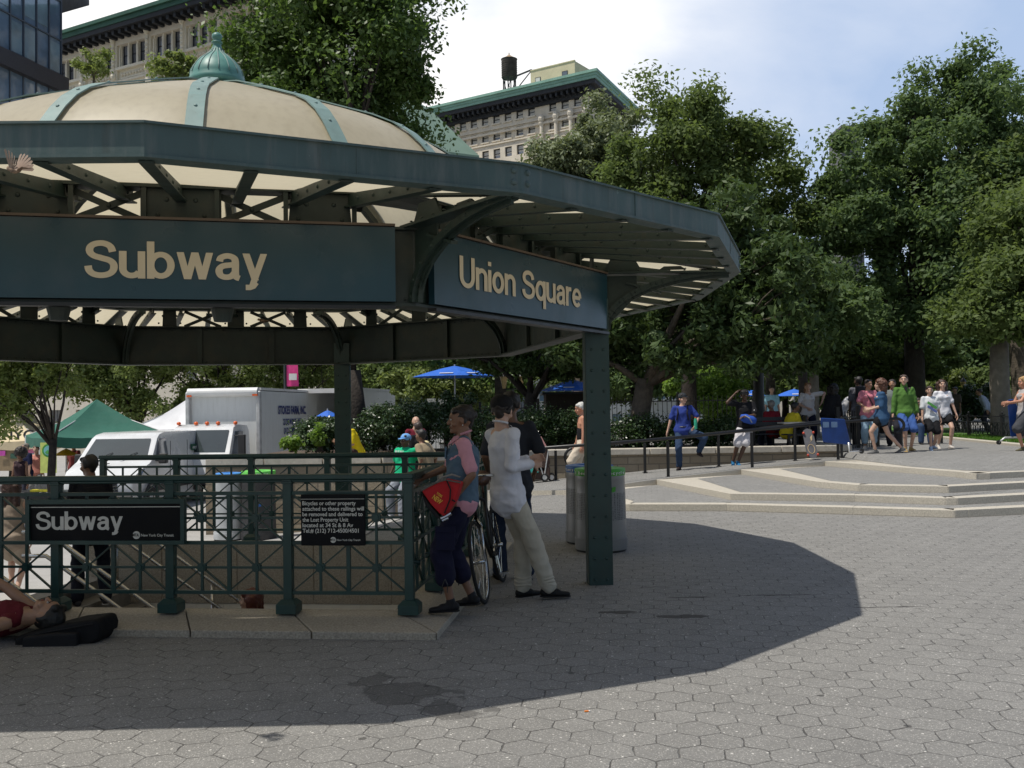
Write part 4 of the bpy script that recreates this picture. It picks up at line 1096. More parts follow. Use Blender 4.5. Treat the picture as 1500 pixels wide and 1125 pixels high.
# big oak over the dome
tree('tall dark oak rising behind the cream dome', gb(520, 25, .6), [px_blob(500, 60, 25, 2.7, 2.6, 2.6), px_blob(410, 40, 25.5, 1.5, 2.0, 2.2), px_blob(530, -60, 25, 1.9, 2.4, 2.2), px_blob(440, -110, 25, 3.2, 2.6, 2.2), px_blob(575, 130, 25, 1.0, 1.4, 1.3), px_blob(430, 130, 25.5, 2.2, 2.2, 1.6), px_blob(530, 190, 25.5, 2.2, 2.2, 1.6), px_blob(560, 290, 25.2, 1.6, 1.8, 1.3), px_blob(600, 60, 25, .5, .8, .6)], 'oak', (.30, 2.1), 120, 70000, .070, 11, (.35, .95), M_bark_d, (-.1, 0), limbs=16)
tree('silvery grey green tree in front of the building with the water tank', gb(850, 44, .5), [px_blob(862, 215, 44, 2.3, 2.2, 2.0), px_blob(800, 235, 44, 1.5, 1.8, 1.5), px_blob(905, 290, 44, 2.3, 2, 3.0), px_blob(830, 300, 44, 2.0, 2, 2.2), px_blob(880, 160, 44, .9, 1, .9), px_blob(770, 255, 44, .9, 1, .9), px_blob(850, 260, 44, 2.6, 2.2, 2.2), px_blob(930, 230, 44, 1.6, 1.8, 1.8)], 'grey', (.3, 6), 95, 36000, .10, 12, (.3, .8), limbs=14)
tree('round crowned tree right of the canopy, its crown open near the sky', gb(1010, 35, .5), [px_blob(985, 175, 35, 1.6, 1.8, 1.3), px_blob(1060, 190, 35, 1.3, 1.8, 1.0), px_blob(1000, 260, 35, 2.0, 2, 1.8), px_blob(1095, 240, 35, 1.0, 1.5, 1.0), px_blob(965, 340, 35, 1.9, 2, 1.6), px_blob(1080, 300, 35, 1.1, 1.4, .9), px_blob(1030, 220, 35, 1.9, 2, 1.5), px_blob(940, 240, 35.5, 1.1, 1.4, 1.6), px_blob(1105, 205, 35, .8, 1.2, .8)], 'mid', (.28, 4.5), 70, 33000, .09, 13, (.35, .85), M_bark_d, limbs=16)
tree('yellowish green tree between the two large park trees', gb(1130, 38, .5), [px_blob(1125, 290, 38, 1.5, 1.8, 1.4), px_blob(1165, 330, 38, 1.2, 1.6, 2.0), px_blob(1090, 380, 38, 2.2, 1.8, 2.2), px_blob(1160, 460, 38, 1.8, 1.8, 2.0)], 'mid', (.2, 4), 60, 26000, .09, 14, (.35, .8), limbs=9)
tree('dark leafy tree with a forked trunk in the planter beside the column', gb(932, 25, .62), [px_blob(985, 455, 25, 2.6, 2.4, 1.35), px_blob(1110, 430, 24.5, 1.9, 2.2, 1.7), px_blob(870, 500, 25, 1.5, 2.0, .75), px_blob(1060, 345, 25.5, 1.6, 1.8, 1.2), px_blob(1170, 500, 25, .9, 1.3, .8), px_blob(1040, 510, 24.0, 2.2, 1.6, .7)], 'dark', (.27, 1.75), 125, 42000, .105, 15, (.3, .62), M_bark, (.25, 0), limbs=14, asp=.36, up=.2, flat=.6)
tree('huge park tree filling the right of the view', gb(1342, 36, .5), [px_blob(1400, 150, 36, 1.9, 2.2, 1.8), px_blob(1310, 215, 36, 1.6, 2, 1.4), px_blob(1460, 170, 37, 2.0, 2.2, 1.9), px_blob(1240, 250, 36, 1.2, 1.6, 1.1), px_blob(1330, 320, 36, 2.8, 2.6, 2.0), px_blob(1450, 300, 36, 2.6, 2.6, 2.2), px_blob(1245, 350, 36, 1.7, 2.2, 1.6), px_blob(1290, 430, 36, 2.4, 2.2, 1.5), px_blob(1420, 430, 35, 2.5, 2.2, 1.6), px_blob(1530, 300, 36, 2.2, 2.4, 4), px_blob(1360, 220, 36.5, 2.6, 2.4, 2.2), px_blob(1270, 300, 36.5, 2.0, 2.2, 1.8), px_blob(1230, 480, 36, 1.6, 2, 1.4)], 'big', (.4, 4.0), 230, 92000, .095, 16, (.35, .9), M_bark_d, limbs=26)
tree('leafy tree with a thick grey trunk behind the lawn fence', gb(1467, 30, .56), [px_blob(1480, 420, 29, 1.7, 1.6, 1.5), px_blob(1440, 470, 28.5, 1.2, 1.4, .7), px_blob(1530, 380, 29, 1.6, 2, 2.2), px_blob(1490, 330, 30, 1.5, 1.6, 1.2)], 'mid', (.31, 3.3), 70, 28000, .085, 17, (.3, .7), M_bark_g, limbs=12)
tree('second grey trunked tree at the right edge of the photo', gb(1497, 33, .56), [px_blob(1560, 300, 34, 3, 2.5, 3)], 'mid', (.30, 5.5), 30, 9000, .1, 18, (.5, 1.0), M_bark, limbs=6)
tree('broad low tree with light layered leaves behind the walkers', gb(1290, 38, .5), [px_blob(1265, 545, 38, 2.0, 2, .9), px_blob(1235, 575, 37, 1.4, 1.6, .8), px_blob(1330, 530, 38, 1.8, 2, .8), px_blob(1210, 520, 38, 1.2, 1.4, .7)], 'mid', (.22, 1.4), 55, 24000, .085, 19, (.3, .6), M_bark_d, limbs=8, flat=.35)
tree('bright yellow green bushy tree behind the man in blue', gb(1055, 38, .45), [px_blob(1040, 570, 38, 1.5, 1.4, .8), px_blob(1065, 605, 37, 1.0, 1.2, .9), px_blob(1000, 560, 38, .7, 1, .5)], 'light', (.12, 1.2), 40, 14000, .075, 20, (.25, .5), limbs=7)
tree('grey trunked tree rising behind the seated people', gb(1192, 33, .5), [px_blob(1190, 450, 33, 2.0, 1.8, 1.2), px_blob(1160, 520, 33, 1.0, 1.4, .5)], 'big', (.17, 3.2), 40, 15000, .09, 21, (.3, .7), M_bark_g, limbs=8)
tree('dark trunked tree by the seated people under the leaves', gb(1176, 31, .5), [px_blob(1150, 440, 31, 1.8, 1.8, 1.4)], 'dark', (.16, 3.2), 26, 9000, .1, 22, (.3, .7), M_bark_d, limbs=6)
tree('grey trunk left of the street lamp under dark leaves', gb(733, 34, .3), [px_blob(720, 510, 34, 2.4, 1.8, .8), px_blob(640, 500, 34, 2.0, 1.8, .9), px_blob(800, 480, 34, 2.0, 1.8, 1.2)], 'oak', (.23, 2.8), 50, 17000, .10, 23, (.35, .8), M_bark, limbs=9, flat=.5)
tree('dark leaning trunk right of the street lamp', gb(766, 27, .4), [px_blob(800, 530, 27, 1.3, 1.3, .4), px_blob(740, 500, 27.5, 1.6, 1.4, .7), px_blob(840, 540, 27, .8, .9, .35)], 'dark', (.20, 1.7), 40, 12000, .09, 24, (.25, .5), M_bark_d, (.25, 0), limbs=8, asp=.4, flat=.5)
tree('small tree with pale leaves under the big blue umbrella', gb(653, 33, .1), [px_blob(645, 578, 33, 1.5, 1.2, .42), px_blob(600, 560, 33, .9, 1, .45), px_blob(690, 580, 33, .7, .9, .3)], 'olive', (.07, 1.2), 34, 11000, .07, 25, (.2, .42), M_bark_d, limbs=7, flat=.6)
# street trees of the market side
for i, (px, Y, lab, bl) in enumerate([
    (78, 22.5, 'young street tree with a dark forked trunk by the green tent', [(15, 570, .8, .5), (65, 548, .8, .45), (0, 615, .4, .3), (50, 510, 1.2, .5)]),
    (200, 37, 'street tree directly above the green tent peak', [(190, 545, 2.6, 1.4), (120, 580, 1.6, 1.0), (230, 590, 1.5, .7), (190, 480, 3, 1.4)]),
    (320, 38, 'street tree above the front of the white box truck', [(310, 545, 2.2, 1.1), (270, 580, 1.2, .8), (350, 560, 1.2, .7), (320, 480, 2.6, 1.3)]),
    (420, 40, 'street tree behind the pink banner', [(410, 555, 1.5, .8), (465, 560, 1.4, .8), (440, 500, 2.6, 1.2)]),
    (20, 36, 'street tree at the far left behind the beige tent', [(20, 560, 2.5, 1.4), (-40, 590, 2, 1.2), (60, 500, 3, 1.6)])]):
    tree(lab, gb(px, Y, -.88), [px_blob(x, y, Y, r_, r_*.9, rz) for x, y, r_, rz in bl], 'olive', (.10 if i == 0 else .16, 2.0 if i == 0 else 2.2), 55 if i else 40, 20000 if i else 12000, .08 if i else .055, 30+i, (.3, .7) if i else (.2, .45), M_bark_d, limbs=12)
tree('roof garden tree in front of the arched windows', P(137, 100, 60)-Vector((0, 0, 1.2)), [px_blob(122, 92, 60, .8, .8, .8), px_blob(150, 95, 60, .9, .8, .8)], 'olive', (.08, .8), 16, 1500, .10, 40, (.25, .45), limbs=5)
tree('thin leafy treetop left of the finial', P(252, 110, 45)-Vector((0, 0, 2.5)), [px_blob(240, 100, 45, .5, .5, .5), px_blob(262, 95, 45, .7, .6, .8)], 'olive', (.06, 1.6), 16, 1700, .10, 41, (.2, .4), limbs=7)
# far trees closing the park
fx = [(560, 62), (640, 70), (700, 64), (860, 66), (930, 58), (1000, 64), (1080, 62), (1150, 68), (1230, 62), (1310, 68), (1390, 60), (1470, 64), (1540, 58)]
for i, (px, Y) in enumerate(fx):
    sz = 4.6 if px > 900 else 3.2
    tree('tree in the far row that closes the park', gb(px, Y, .3), [px_blob(px, 480 if px > 900 else 545, Y, sz, 3, 3.6 if px > 900 else 1.6), px_blob(px+20, 555, Y-2, sz*.8, 2, 1.5)], ('mid', 'big', 'oak')[i % 3], (.25, 2.5), 60, 13000, .17, 60+i, (.6, 1.3), M_bark_d, group='far trees closing the park', limbs=8)
# shrubs
def shrub(label, blobs, lm, n, size, seed, base, stems=True, name='shrub', cr=(.15, .35), nc=40, cat='shrub', up=.5):
    rg = np.random.default_rng(seed); t = thing(name, label, cat, base)
    C, Rc = blob_clumps(rg, blobs, nc, *cr); V = leaves(rg, C, Rc, n, size, flat=.9, up=up); npmesh('foliage', V, 4, LM[lm], t)
    q = MB()
    for i in range(6):
        c = Vector(C[rg.integers(0, len(C))]); q.tube([Vector(base)+Vector((rg.normal(0, .05), 0, 0)), Vector(base).lerp(c, .6), c], [.018, .012, .004], n=5)
    q.build('stem', M_bark_d, t, world=True); return t
shrub('large round dark shrub left of the back column', [px_blob(458, 641, 23.5, .45, .7, .24), px_blob(480, 634, 23.5, .5, .7, .32)], 'hedge', 16000, .035, 80, P(465, 662, 23.5))
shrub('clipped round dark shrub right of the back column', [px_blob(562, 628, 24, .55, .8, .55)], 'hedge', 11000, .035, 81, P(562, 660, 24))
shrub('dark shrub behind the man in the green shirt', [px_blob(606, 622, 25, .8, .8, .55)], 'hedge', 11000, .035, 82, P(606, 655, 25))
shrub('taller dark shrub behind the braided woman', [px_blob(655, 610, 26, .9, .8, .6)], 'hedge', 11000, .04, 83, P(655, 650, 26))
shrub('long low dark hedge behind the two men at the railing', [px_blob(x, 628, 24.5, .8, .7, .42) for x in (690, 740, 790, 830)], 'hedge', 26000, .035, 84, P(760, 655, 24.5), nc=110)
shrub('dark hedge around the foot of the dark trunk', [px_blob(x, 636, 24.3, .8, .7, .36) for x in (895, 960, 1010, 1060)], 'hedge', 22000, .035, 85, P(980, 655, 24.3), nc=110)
shrub('light green leafy plant at the planter edge by the truck lettering', [px_blob(427, 650, 21.4, .16, .15, .10)], 'light', 900, .05, 86, P(427, 662, 21.4), cr=(.08, .16), nc=14)
shrub('spindly light green plant in front of the round shrub', [px_blob(466, 638, 21.6, .12, .12, .28)], 'light', 600, .045, 87, P(468, 662, 21.6), cr=(.08, .14), nc=12)
shrub('dark hedge behind the lawn on the right', [px_blob(x, 590, 38, 1.3, 1, .7) for x in (1395, 1440, 1500)], 'hedge', 16000, .06, 88, P(1430, 606, 38), nc=60)
shrub('tuft of pale ornamental grass beside the lamp on the lawn', [px_blob(1395, 565, 41, .9, .8, .8)], 'olive', 4000, .08, 89, P(1395, 590, 41))
shrub('olive shrubs on the lawn right of the small lamp', [px_blob(1430, 570, 42, 1.2, .8, .9)], 'mid', 7000, .08, 90, P(1430, 595, 42))
shrub('weed growing at the foot of the planter wall', [(G(940, 692, .12).x, G(940, 692, .12).y-.1, .2, .12, .1, .06)], 'light', 160, .04, 91, G(940, 692, .12), cr=(.04, .07), nc=5)
# ------------------------------------------------ buildings
M_lime = mat('pale carved limestone', (.80, .74, .60), .85, ns=.8, na=.10, bs=.3, bd=.03, bscale=5, dirt=((.45, .41, .33), .3))
M_stone2 = mat('grey beige facade stone', (.76, .69, .57), .85, ns=.7, na=.10, bs=.3, bd=.03, bscale=4, dirt=((.42, .37, .30), .3))
M_green_c = mat('copper green cornice', (.24, .43, .35), .6, ns=.6, na=.15, dirt=((.08, .2, .15), .5), streak=True)
M_green_d = mat('dark green cornice paint', (.03, .105, .07), .6, ns=.6, na=.2)
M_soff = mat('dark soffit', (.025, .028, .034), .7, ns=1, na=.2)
M_brown = mat('brown brick', (.21, .125, .085), .85, ns=1.5, na=.2, bs=.3, bd=.03, bscale=6)
M_yel = mat('cream painted brick', (.60, .53, .36), .85, ns=1, na=.1)
M_wood = mat('weathered tank wood', (.055, .047, .042), .9, ns=2, na=.4, streak=True, dirt=((.02, .02, .02), .5))
def glassmat(name, col, rough=.08):
    m, nt, p = newmat(name); tc = N(nt, 'ShaderNodeTexCoord').outputs['Object']
    c = mixc(nt, ramp(nt, noise(nt, tc, .5, 3), [(.4, 0), (.6, 1)]), tuple(np.array(col)*.7), col); L(nt, c, p.inputs['Base Color'])
    p.inputs['Roughness'].default_value = rough; p.inputs['Specular IOR Level'].default_value = 1.0; p.inputs['Coat Weight'].default_value = .6; p.inputs['Coat Roughness'].default_value = .03
    bump(nt, noise(nt, tc, .8, 2), .15, .1, p); return m
M_glass = glassmat('window glass', (.15, .165, .20)); M_blind = mat('window blinds', (.62, .61, .57), .6); M_glassb = glassmat('blue curtain wall glass', (.15, .23, .34)); M_glassb2 = glassmat('pale blue curtain wall glass', (.20, .30, .38))
Zv = Vector((0, 0, 1))
class Face:
    """a vertical facade: origin at its lower left (seen from outside), d along it, n outwards"""
    def __init__(s, a, b, parent): s.a = Vector((a.x, a.y, 0)); b = Vector((b.x, b.y, 0)); s.d = (b-s.a).normalized(); s.w = (b-s.a).length; s.n = Vector((s.d.y, -s.d.x, 0)); s.p = parent
    def pt(s, u, z_, o=0): return s.a+s.d*u+s.n*o+Zv*z_
    def box(s, q, u0, u1, z0_, z1_, o0, o1): q.prism([s.pt(u0, z0_, o1), s.pt(u1, z0_, o1), s.pt(u1, z0_, o0), s.pt(u0, z0_, o0)], (0, 0, z1_-z0_)); return q
def window(f, u, z_, w, h, arch=False, mf=None, blind=0.0):
    mf = mf or M_soff
    q = MB(); t = .09
    for (a, b, c, d) in ((u, u+w, z_, z_+t), (u, u+w, z_+h-t, z_+h), (u, u+t, z_+t, z_+h-t), (u+w-t, u+w, z_+t, z_+h-t), (u+t, u+w-t, z_+h*.47, z_+h*.47+t*.8)): f.box(q, a, b, c, d, -.32, -.20)
    fr = q.build('window', mf, f.p, world=True)
    q = MB(); f.box(q, u+t, u+w-t, z_+t, z_+h-t, -.30, -.27); pn = q.build('pane', M_glass, fr, world=True)
    if blind > 0: q = MB(); f.box(q, u+t*1.3, u+w-t*1.3, z_+h-t-h*blind, z_+h-t, -.265, -.255); q.build('blind', M_blind, fr, world=True)
def wall_with_holes(f, q, z0_, z1_, holes, th=.35, u0=0, u1=None):
    """wall slab left open where the windows stand; holes are rows of (z, h, [(u, w), ...])"""
    u1 = u1 if u1 is not None else f.w; zc = z0_
    for zz, h, us_ in sorted(holes):
        if zz > zc: f.box(q, u0, u1, zc, zz, -th, 0)
        u = u0
        for (a, w_) in sorted(us_): 
            if a > u: f.box(q, u, a, zz, zz+h, -th, 0)
            u = a+w_
        if u1 > u: f.box(q, u, u1, zz, zz+h, -th, 0)
        zc = zz+h
    if z1_ > zc: f.box(q, u0, u1, zc, z1_, -th, 0)
def core(name, pts, zt, m, p, inset=.5):
    q = MB(); c = sum(pts, Vector())/len(pts); q.prism([(c+(v-c)*(1-inset/((v-c).length))).xy.to_3d() for v in pts], (0, 0, zt)); return q.build(name, m, p, world=True)
def at_h(px, py, h):   # point at height h seen at this pixel
    r_ = ray(px, py); t = (h-EYE)/r_.z; return Vector((r_.x*t, r_.y*t, 0))
# --- ornate building with arched windows under a green cornice
H2 = 41.0
b = thing('ornate_building', 'pale stone building with rows of arched windows under a dark green cornice', 'building', (0, 0, 0))
pL = at_h(70, 52, H2); pR = at_h(233.6, 1.6, H2); dv = (pR-pL).normalized(); pL = pL-dv*6; pR = pR+dv*19
over = 1.9
nrm = Vector((dv.y, -dv.x, 0)); wl = pL-nrm*over; wr = pR-nrm*over
f = Face(wl, wr, b)
def ushow(px, py): # facade parameter at pixel column
    r_ = ray(px, py); den = r_.x*f.d.y-r_.y*f.d.x; return (f.a.x*r_.y-f.a.y*r_.x)/den*1.0
def zshow(px, py):
    u = ushow(px, py); p = f.pt(u, 0); r_ = ray(px, py); return EYE+r_.z*p.y/r_.y
zA0, zA1 = zshow(190, 96), zshow(190, 60)       # arched windows
zfr = zshow(178, 52); zS = zshow(200, 113)
bays = [ushow(x, 70) for x in (69.5, 124, 170.5, 220, 271.5)]; bw = bays[3]-bays[2]; 
while bays[-1]+bw < f.w: bays.append(bays[-1]+bw)
while bays[0]-bw > 0: bays.insert(0, bays[0]-bw)
q = MB(); holes = []; us3 = []
ww = bw*.215; hA = zA1-zA0
for u0 in bays:
    for k in range(3):
        cu = u0+bw*(.27+.255*k); us3.append((cu-ww/2, ww))
us3 = [x for x in us3 if x[0] > .2 and x[0]+x[1] < f.w-.2]
zlow = zS-.35-3.4
wall_with_holes(f, q, 0, H2-2.2, [(zA0, hA, us3), (zS-.5-3.0, 3.0, us3), (zS-8.5, 3.0, us3)]+[(zS-8.5-5*k, 3.0, us3) for k in range(1, 5)], th=.45)
# arch heads fill the top corners of the upper openings
for (u, w_) in us3:
    for sgn in (0, 1):
        pts = []; cx_ = u+w_/2; zc = zA1-w_/2
        n_ = 6
        arc = [(cx_+(w_/2)*math.cos(PI/2+PI/2*i/n_)*(1 if sgn == 0 else -1), zc+(w_/2)*math.sin(PI/2+PI/2*i/n_)) for i in range(n_+1)]
        corner = (u if sgn == 0 else u+w_, zA1+.001)
        for (a0, b0) in zip(arc, arc[1:]):
            q.prism([f.pt(a0[0], a0[1], .0), f.pt(b0[0], b0[1], .0), f.pt(corner[0], corner[1], .0)], -f.n*.45)
q.build('wall', M_lime, b, world=True)
q = MB()     # carved stonework standing proud: piers, hoods, panels, bands
for u0 in bays:
    f.box(q, u0-.40, u0+.40, 5, H2-2.2, 0, .30); f.box(q, u0-.17, u0+.17, zA0-1, zA1+.3, .30, .48); f.box(q, u0-.5, u0+.5, zfr+.1, zfr+.9, 0, .55); q.sphere(f.pt(u0, zfr-.35, .45), .34, n=8, m=6, sc=(1, 1, 1.6)); q.sphere(f.pt(u0, zA0-.9, .35), .34, n=8, m=6, sc=(1, 1, 1.2))
    for k in range(5): q.sphere(f.pt(u0, zfr-1.4-.45*k, .47), .17, n=6, m=5)
for (u, w_) in us3:
    cx_ = u+w_/2; zc = zA1-w_/2
    q.tube([f.pt(cx_+(w_/2+.10)*math.cos(PI*i/12), zc+(w_/2+.10)*math.sin(PI*i/12)*1.15, .05) for i in range(13)], .10, n=6)
    f.box(q, u-.22, u-.08, zA0, zc, 0, .16); f.box(q, u+w_+.08, u+w_+.22, zA0, zc, 0, .16)
    for k in range(3): q.sphere(f.pt(u+w_*(.1+.4*k), zS+.55, .07), .17, n=6, m=5)
    f.box(q, u-.12, u+w_+.12, zS+.12, zS+.22, 0, .15)
f.box(q, 0, f.w, zA0-.32, zA0-.06, 0, .38); f.box(q, 0, f.w, zS-.2, zS+.02, 0, .25); f.box(q, 0, f.w, zfr, zfr+.18, 0, .4); f.box(q, 0, f.w, zfr+.95, zfr+1.15, 0, .45)
u = .5
while u < f.w: f.box(q, u, u+1.2, zfr+.32, zfr+.82, 0, .10); u += 1.45
q.build('carved_trim', M_lime, b, world=True)
vis = [x for x in us3 if x[0] < ushow(330, 60)]
for (u, w_) in vis: window(f, u, zA0, w_, hA); window(f, u, zS-3.5, w_, 3.0)
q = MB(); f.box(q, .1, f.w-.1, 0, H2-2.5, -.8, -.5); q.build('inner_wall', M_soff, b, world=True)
q = MB(); f.box(q, -.5, f.w+.5, H2-2.2, H2-.8, -12, .3); q.build('frieze', M_stone2, b, world=True)
q = MB(); f.box(q, -1, f.w+1, H2-1.25, H2-.8, -1, over-.1); u = 0
while u < f.w: f.box(q, u, u+.35, H2-1.7, H2-1.25, 0, over-.35); u += .95
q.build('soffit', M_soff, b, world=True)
q = MB(); f.box(q, -1.2, f.w+1.2, H2-.8, H2-.35, -1, over-.0); f.box(q, -1.2, f.w+1.2, H2-.35, H2-.05, -1, over+.22); f.box(q, -1.2, f.w+1.2, H2-.05, H2+.1, -1, over+.05); q.build('cornice', M_green_d, b, world=True)
q = MB(); q.prism([f.pt(0, 0, -.9), f.pt(f.w, 0, -.9), f.pt(f.w, 0, -14), f.pt(0, 0, -14)], (0, 0, H2-.3)); q.build('body', M_lime, b, world=True)
# --- building with the water tank
H3 = 40.5
b3 = thing('corner_building', 'stone corner building with a bright copper green cornice and rooftop water tank', 'building', (0, 0, 0))
cL, cC, cR = at_h(627, 158, H3), at_h(873, 101, H3), at_h(910, 136, H3)
dl = (cC-cL).normalized(); dr_ = (cR-cC).normalized(); nl = Vector((dl.y, -dl.x, 0)); nr_ = Vector((dr_.y, -dr_.x, 0))
cL = cL-dl*8; ov = 1.7
inn = cC-(nl+nr_)*ov/(1+nl.dot(nr_)); f1 = Face(cL-nl*ov, inn, b3); f2 = Face(inn, cR+dr_*8-nr_*ov, b3)
f = f1
def rowz(px, py): return zshow(px, py)
row1 = (rowz(757, 174.5), rowz(757, 163)); row2 = (rowz(745, 202), rowz(745, 188)); row3 = (rowz(728, 232), rowz(728, 218))
h1 = row1[1]-row1[0]; fl = row1[0]-row2[0]
u_a = ushow(762.5-1.5, 170); step_ = (ushow(778.5, 166)-ushow(694, 178))/5
w1 = 1.0
us_ = []; u = ushow(778.5, 166)
while u > .5: us_.append((u-w1/2, w1)); u -= step_
u = ushow(809.5, 160)
for k in range(3): us_.append((u-w1/2, w1)); u += (ushow(846, 150)-ushow(809.5, 160))/2
q = MB(); rows = [(row1[0], h1, us_), (row2[0], row2[1]-row2[0], us_), (row3[0], row3[1]-row3[0], us_)]+[(row3[0]-4.3*k, 2.2, us_) for k in range(1, 5)]
wall_with_holes(f1, q, 0, H3-1.5, rows, th=.4); wall_with_holes(f2, q, 0, H3-1.5, [], th=.4)
q.build('wall', M_stone2, b3, world=True)
q = MB(); f1.box(q, 0, f1.w, row1[0]-1.35, row1[0]-1.1, 0, .35); f1.box(q, 0, f1.w, row1[0]-.75, row1[0]-.6, 0, .2); f1.box(q, 0, f1.w, row2[0]-.5, row2[0]-.35, 0, .15)
for (u, w_) in us_: f1.box(q, u-.12, u+w_+.12, row1[0]-.18, row1[0], 0, .16); f1.box(q, u-.12, u+w_+.12, row2[0]-.18, row2[0], 0, .16)
uc = ushow(809.5, 160); ue = ushow(846, 150)
for k in range(4):
    uu = uc-1.4+k*(ue-uc+2.6)/3
    q.lathe([(.3, row1[0]-5.6), (.24, row1[0]-5.2), (.22, row1[0]-1.6), (.34, row1[0]-1.3), (.34, row1[0]-1.1)], c=f1.pt(uu, 0, .3), n=10); q.sphere(f1.pt(uu, row1[0]-.7, .35), .42, n=8, m=6, sc=(1, 1, 1.3))
q.build('carved_trim', M_stone2, b3, world=True)
for (u, w_) in us_:
    window(f1, u, row1[0], w_, h1, blind=.65+.25*((u*7) % 1)); window(f1, u, row2[0], w_, row2[1]-row2[0], blind=.6+.3*((u*5) % 1))
    if u < ushow(760, 220): window(f1, u, row3[0], w_, row3[1]-row3[0], blind=.6)
q = MB(); f1.box(q, .1, f1.w-.6, 0, H3-2, -.8, -.5); q.build('inner_wall', M_soff, b3, world=True)
def cornice(ff, q, e0, e1):
    pass
poly_ = lambda o: [f1.pt(-1, 0, o), inn+(nl+nr_)*o/(1+nl.dot(nr_)), f2.pt(f2.w+1, 0, o), f2.pt(f2.w+1, 0, -9), f1.pt(-1, 0, -9)]
q = MB(); q.prism([v+Zv*(H3-2.3) for v in poly_(.35)], (0, 0, .9)); q.prism([v+Zv*(H3-1.4) for v in poly_(ov-.25)], (0, 0, .5))
u = .2
while u < f1.w+1: f1.box(q, u, u+.28, H3-1.9, H3-1.4, .3, ov-.5); u += .75
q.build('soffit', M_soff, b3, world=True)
q = MB(); q.prism([v+Zv*(H3-.9) for v in poly_(ov-.1)], (0, 0, .35)); q.prism([v+Zv*(H3-.55) for v in poly_(ov)], (0, 0, .3)); q.prism([v+Zv*(H3-.25) for v in poly_(ov+.18)], (0, 0, .3)); q.build('cornice', M_green_c, b3, world=True)
q = MB(); q.prism([v for v in poly_(-.9)], (0, 0, H3-.4)); q.build('body', M_stone2, b3, world=True)
# roof house
f = f1
def upl(px, o):
    r_ = ray(px, 100); a = f1.a+f1.n*o; den = r_.x*f1.d.y-r_.y*f1.d.x; return (a.x*r_.y-a.y*r_.x)/den
u0, u1 = upl(777, -3.5), upl(842, -3.5)
ph = thing('roof_house', 'cream rooftop house with two windows beside the water tank', 'building', f1.pt(u0, H3, -3))
fh = Face(f1.pt(u0, 0, -3.5), f1.pt(u1, 0, -3.5), ph); zt_ = P(842, 89, f1.pt(u1, 0, -3.5).y).z
fs = Face(f1.pt(u1, 0, -3.5), f1.pt(u1, 0, -3.5)-f1.n*4.0, ph)
q = MB(); q.prism([f1.pt(u0, H3-.2, -3.5), f1.pt(u1, H3-.2, -3.5), f1.pt(u1, H3-.2, -8), f1.pt(u0, H3-.2, -8)], (0, 0, zt_-H3+.2)); fh.box(q, 0, fh.w, zt_, zt_+.12, -.2, .08); q.build('wall', M_yel, ph, world=True)
for u_ in (fh.w*.17, fh.w*.78):
    q = MB(); fh.box(q, u_-.4, u_+.4, H3+1.0, H3+2.7, .01, .05); wf = q.build('window', M_soff, ph, world=True)
    q = MB(); fh.box(q, u_-.32, u_+.32, H3+1.08, H3+2.62, .05, .06); q.build('pane', M_glass if u_ > 2 else M_blind, wf, world=True)
# water tank
wt = thing('water_tank', 'dark wooden rooftop water tank on a steel frame with a conical roof', 'water tank', f1.pt(upl(746, -4), H3, -4))
c = f1.pt(upl(746, -4), 0, -4); pm = 1434/c.y; zb = P(746, 115, c.y).z; zt2 = P(746, 87, c.y).z; rr = 11.6/pm
q = MB(); q.lathe([(rr*.95, zb), (rr, zt2)], c=c, n=28)
for k in range(9): q.lathe([(rr*1.01, zb+(zt2-zb)*(k+.5)/9), (rr*1.02, zb+(zt2-zb)*(k+.5)/9+.05)], c=c, n=28)
q.build('tank', M_wood, wt, world=True)
q = MB(); q.lathe([(rr*1.06, zt2), (rr*.5, zt2+.28), (.08, zt2+.60), (.05, zt2+.85), (0, zt2+.9)], c=c, n=28); q.build('roof', mat('tan tank roof', (.35, .25, .16), .8), wt, world=True)
for a in range(6):
    e = Vector((math.cos(a*PI/3+.3), math.sin(a*PI/3+.3), 0))*rr*.85; q = MB(); q.bar(c+e+Zv*(H3-.3), c+e*.95+Zv*zb, .12, .12); q.bar(c+e+Zv*(H3+.2), c+Vector((-e.y, e.x, 0))*.95+Zv*(zb-.1), .07, .07); q.build('leg', M_soff, wt, world=True)
q = MB(); q.bar(c+f1.d*rr+Zv*(zb+.1), fh.pt(0, zb+.35, -.3), .25, .12); q.bar(c+f1.d*rr*1.3+Zv*(zb-1.4), fh.pt(-.1, zb+.2, -.3), .1, .1); q.build('catwalk', M_soff, wt, world=True)
# --- green sloped glass roof building between
gr = thing('green_roof_building', 'low building with a sloping pale green roof beside the oak', 'building', (0, 0, 0))
Yg = 80; r1 = [P(600, 150, Yg), P(640, 165, Yg+1), P(704, 226, Yg-2), P(600, 202, Yg-8)]
r1 = [P(560, 120, Yg), P(627, 158, Yg), P(702, 228, Yg-6), P(655, 222, Yg-8), P(560, 150, Yg-6)]
q = MB(); q.prism(r1, (0, -.1, -.25)); q.build('roof', mat('pale green copper roof', (.13, .20, .15), .6, ns=.5, na=.1), gr, world=True)
w0 = [Vector((p.x, p.y+.3, 0)) for p in r1]; q = MB()
q.prism([w0[4], w0[3], w0[2], Vector((w0[2].x, Yg+6, 0)), Vector((w0[4].x, Yg+6, 0))], (0, 0, r1[2].z-.6)); q.build('wall', M_brown, gr, world=True)
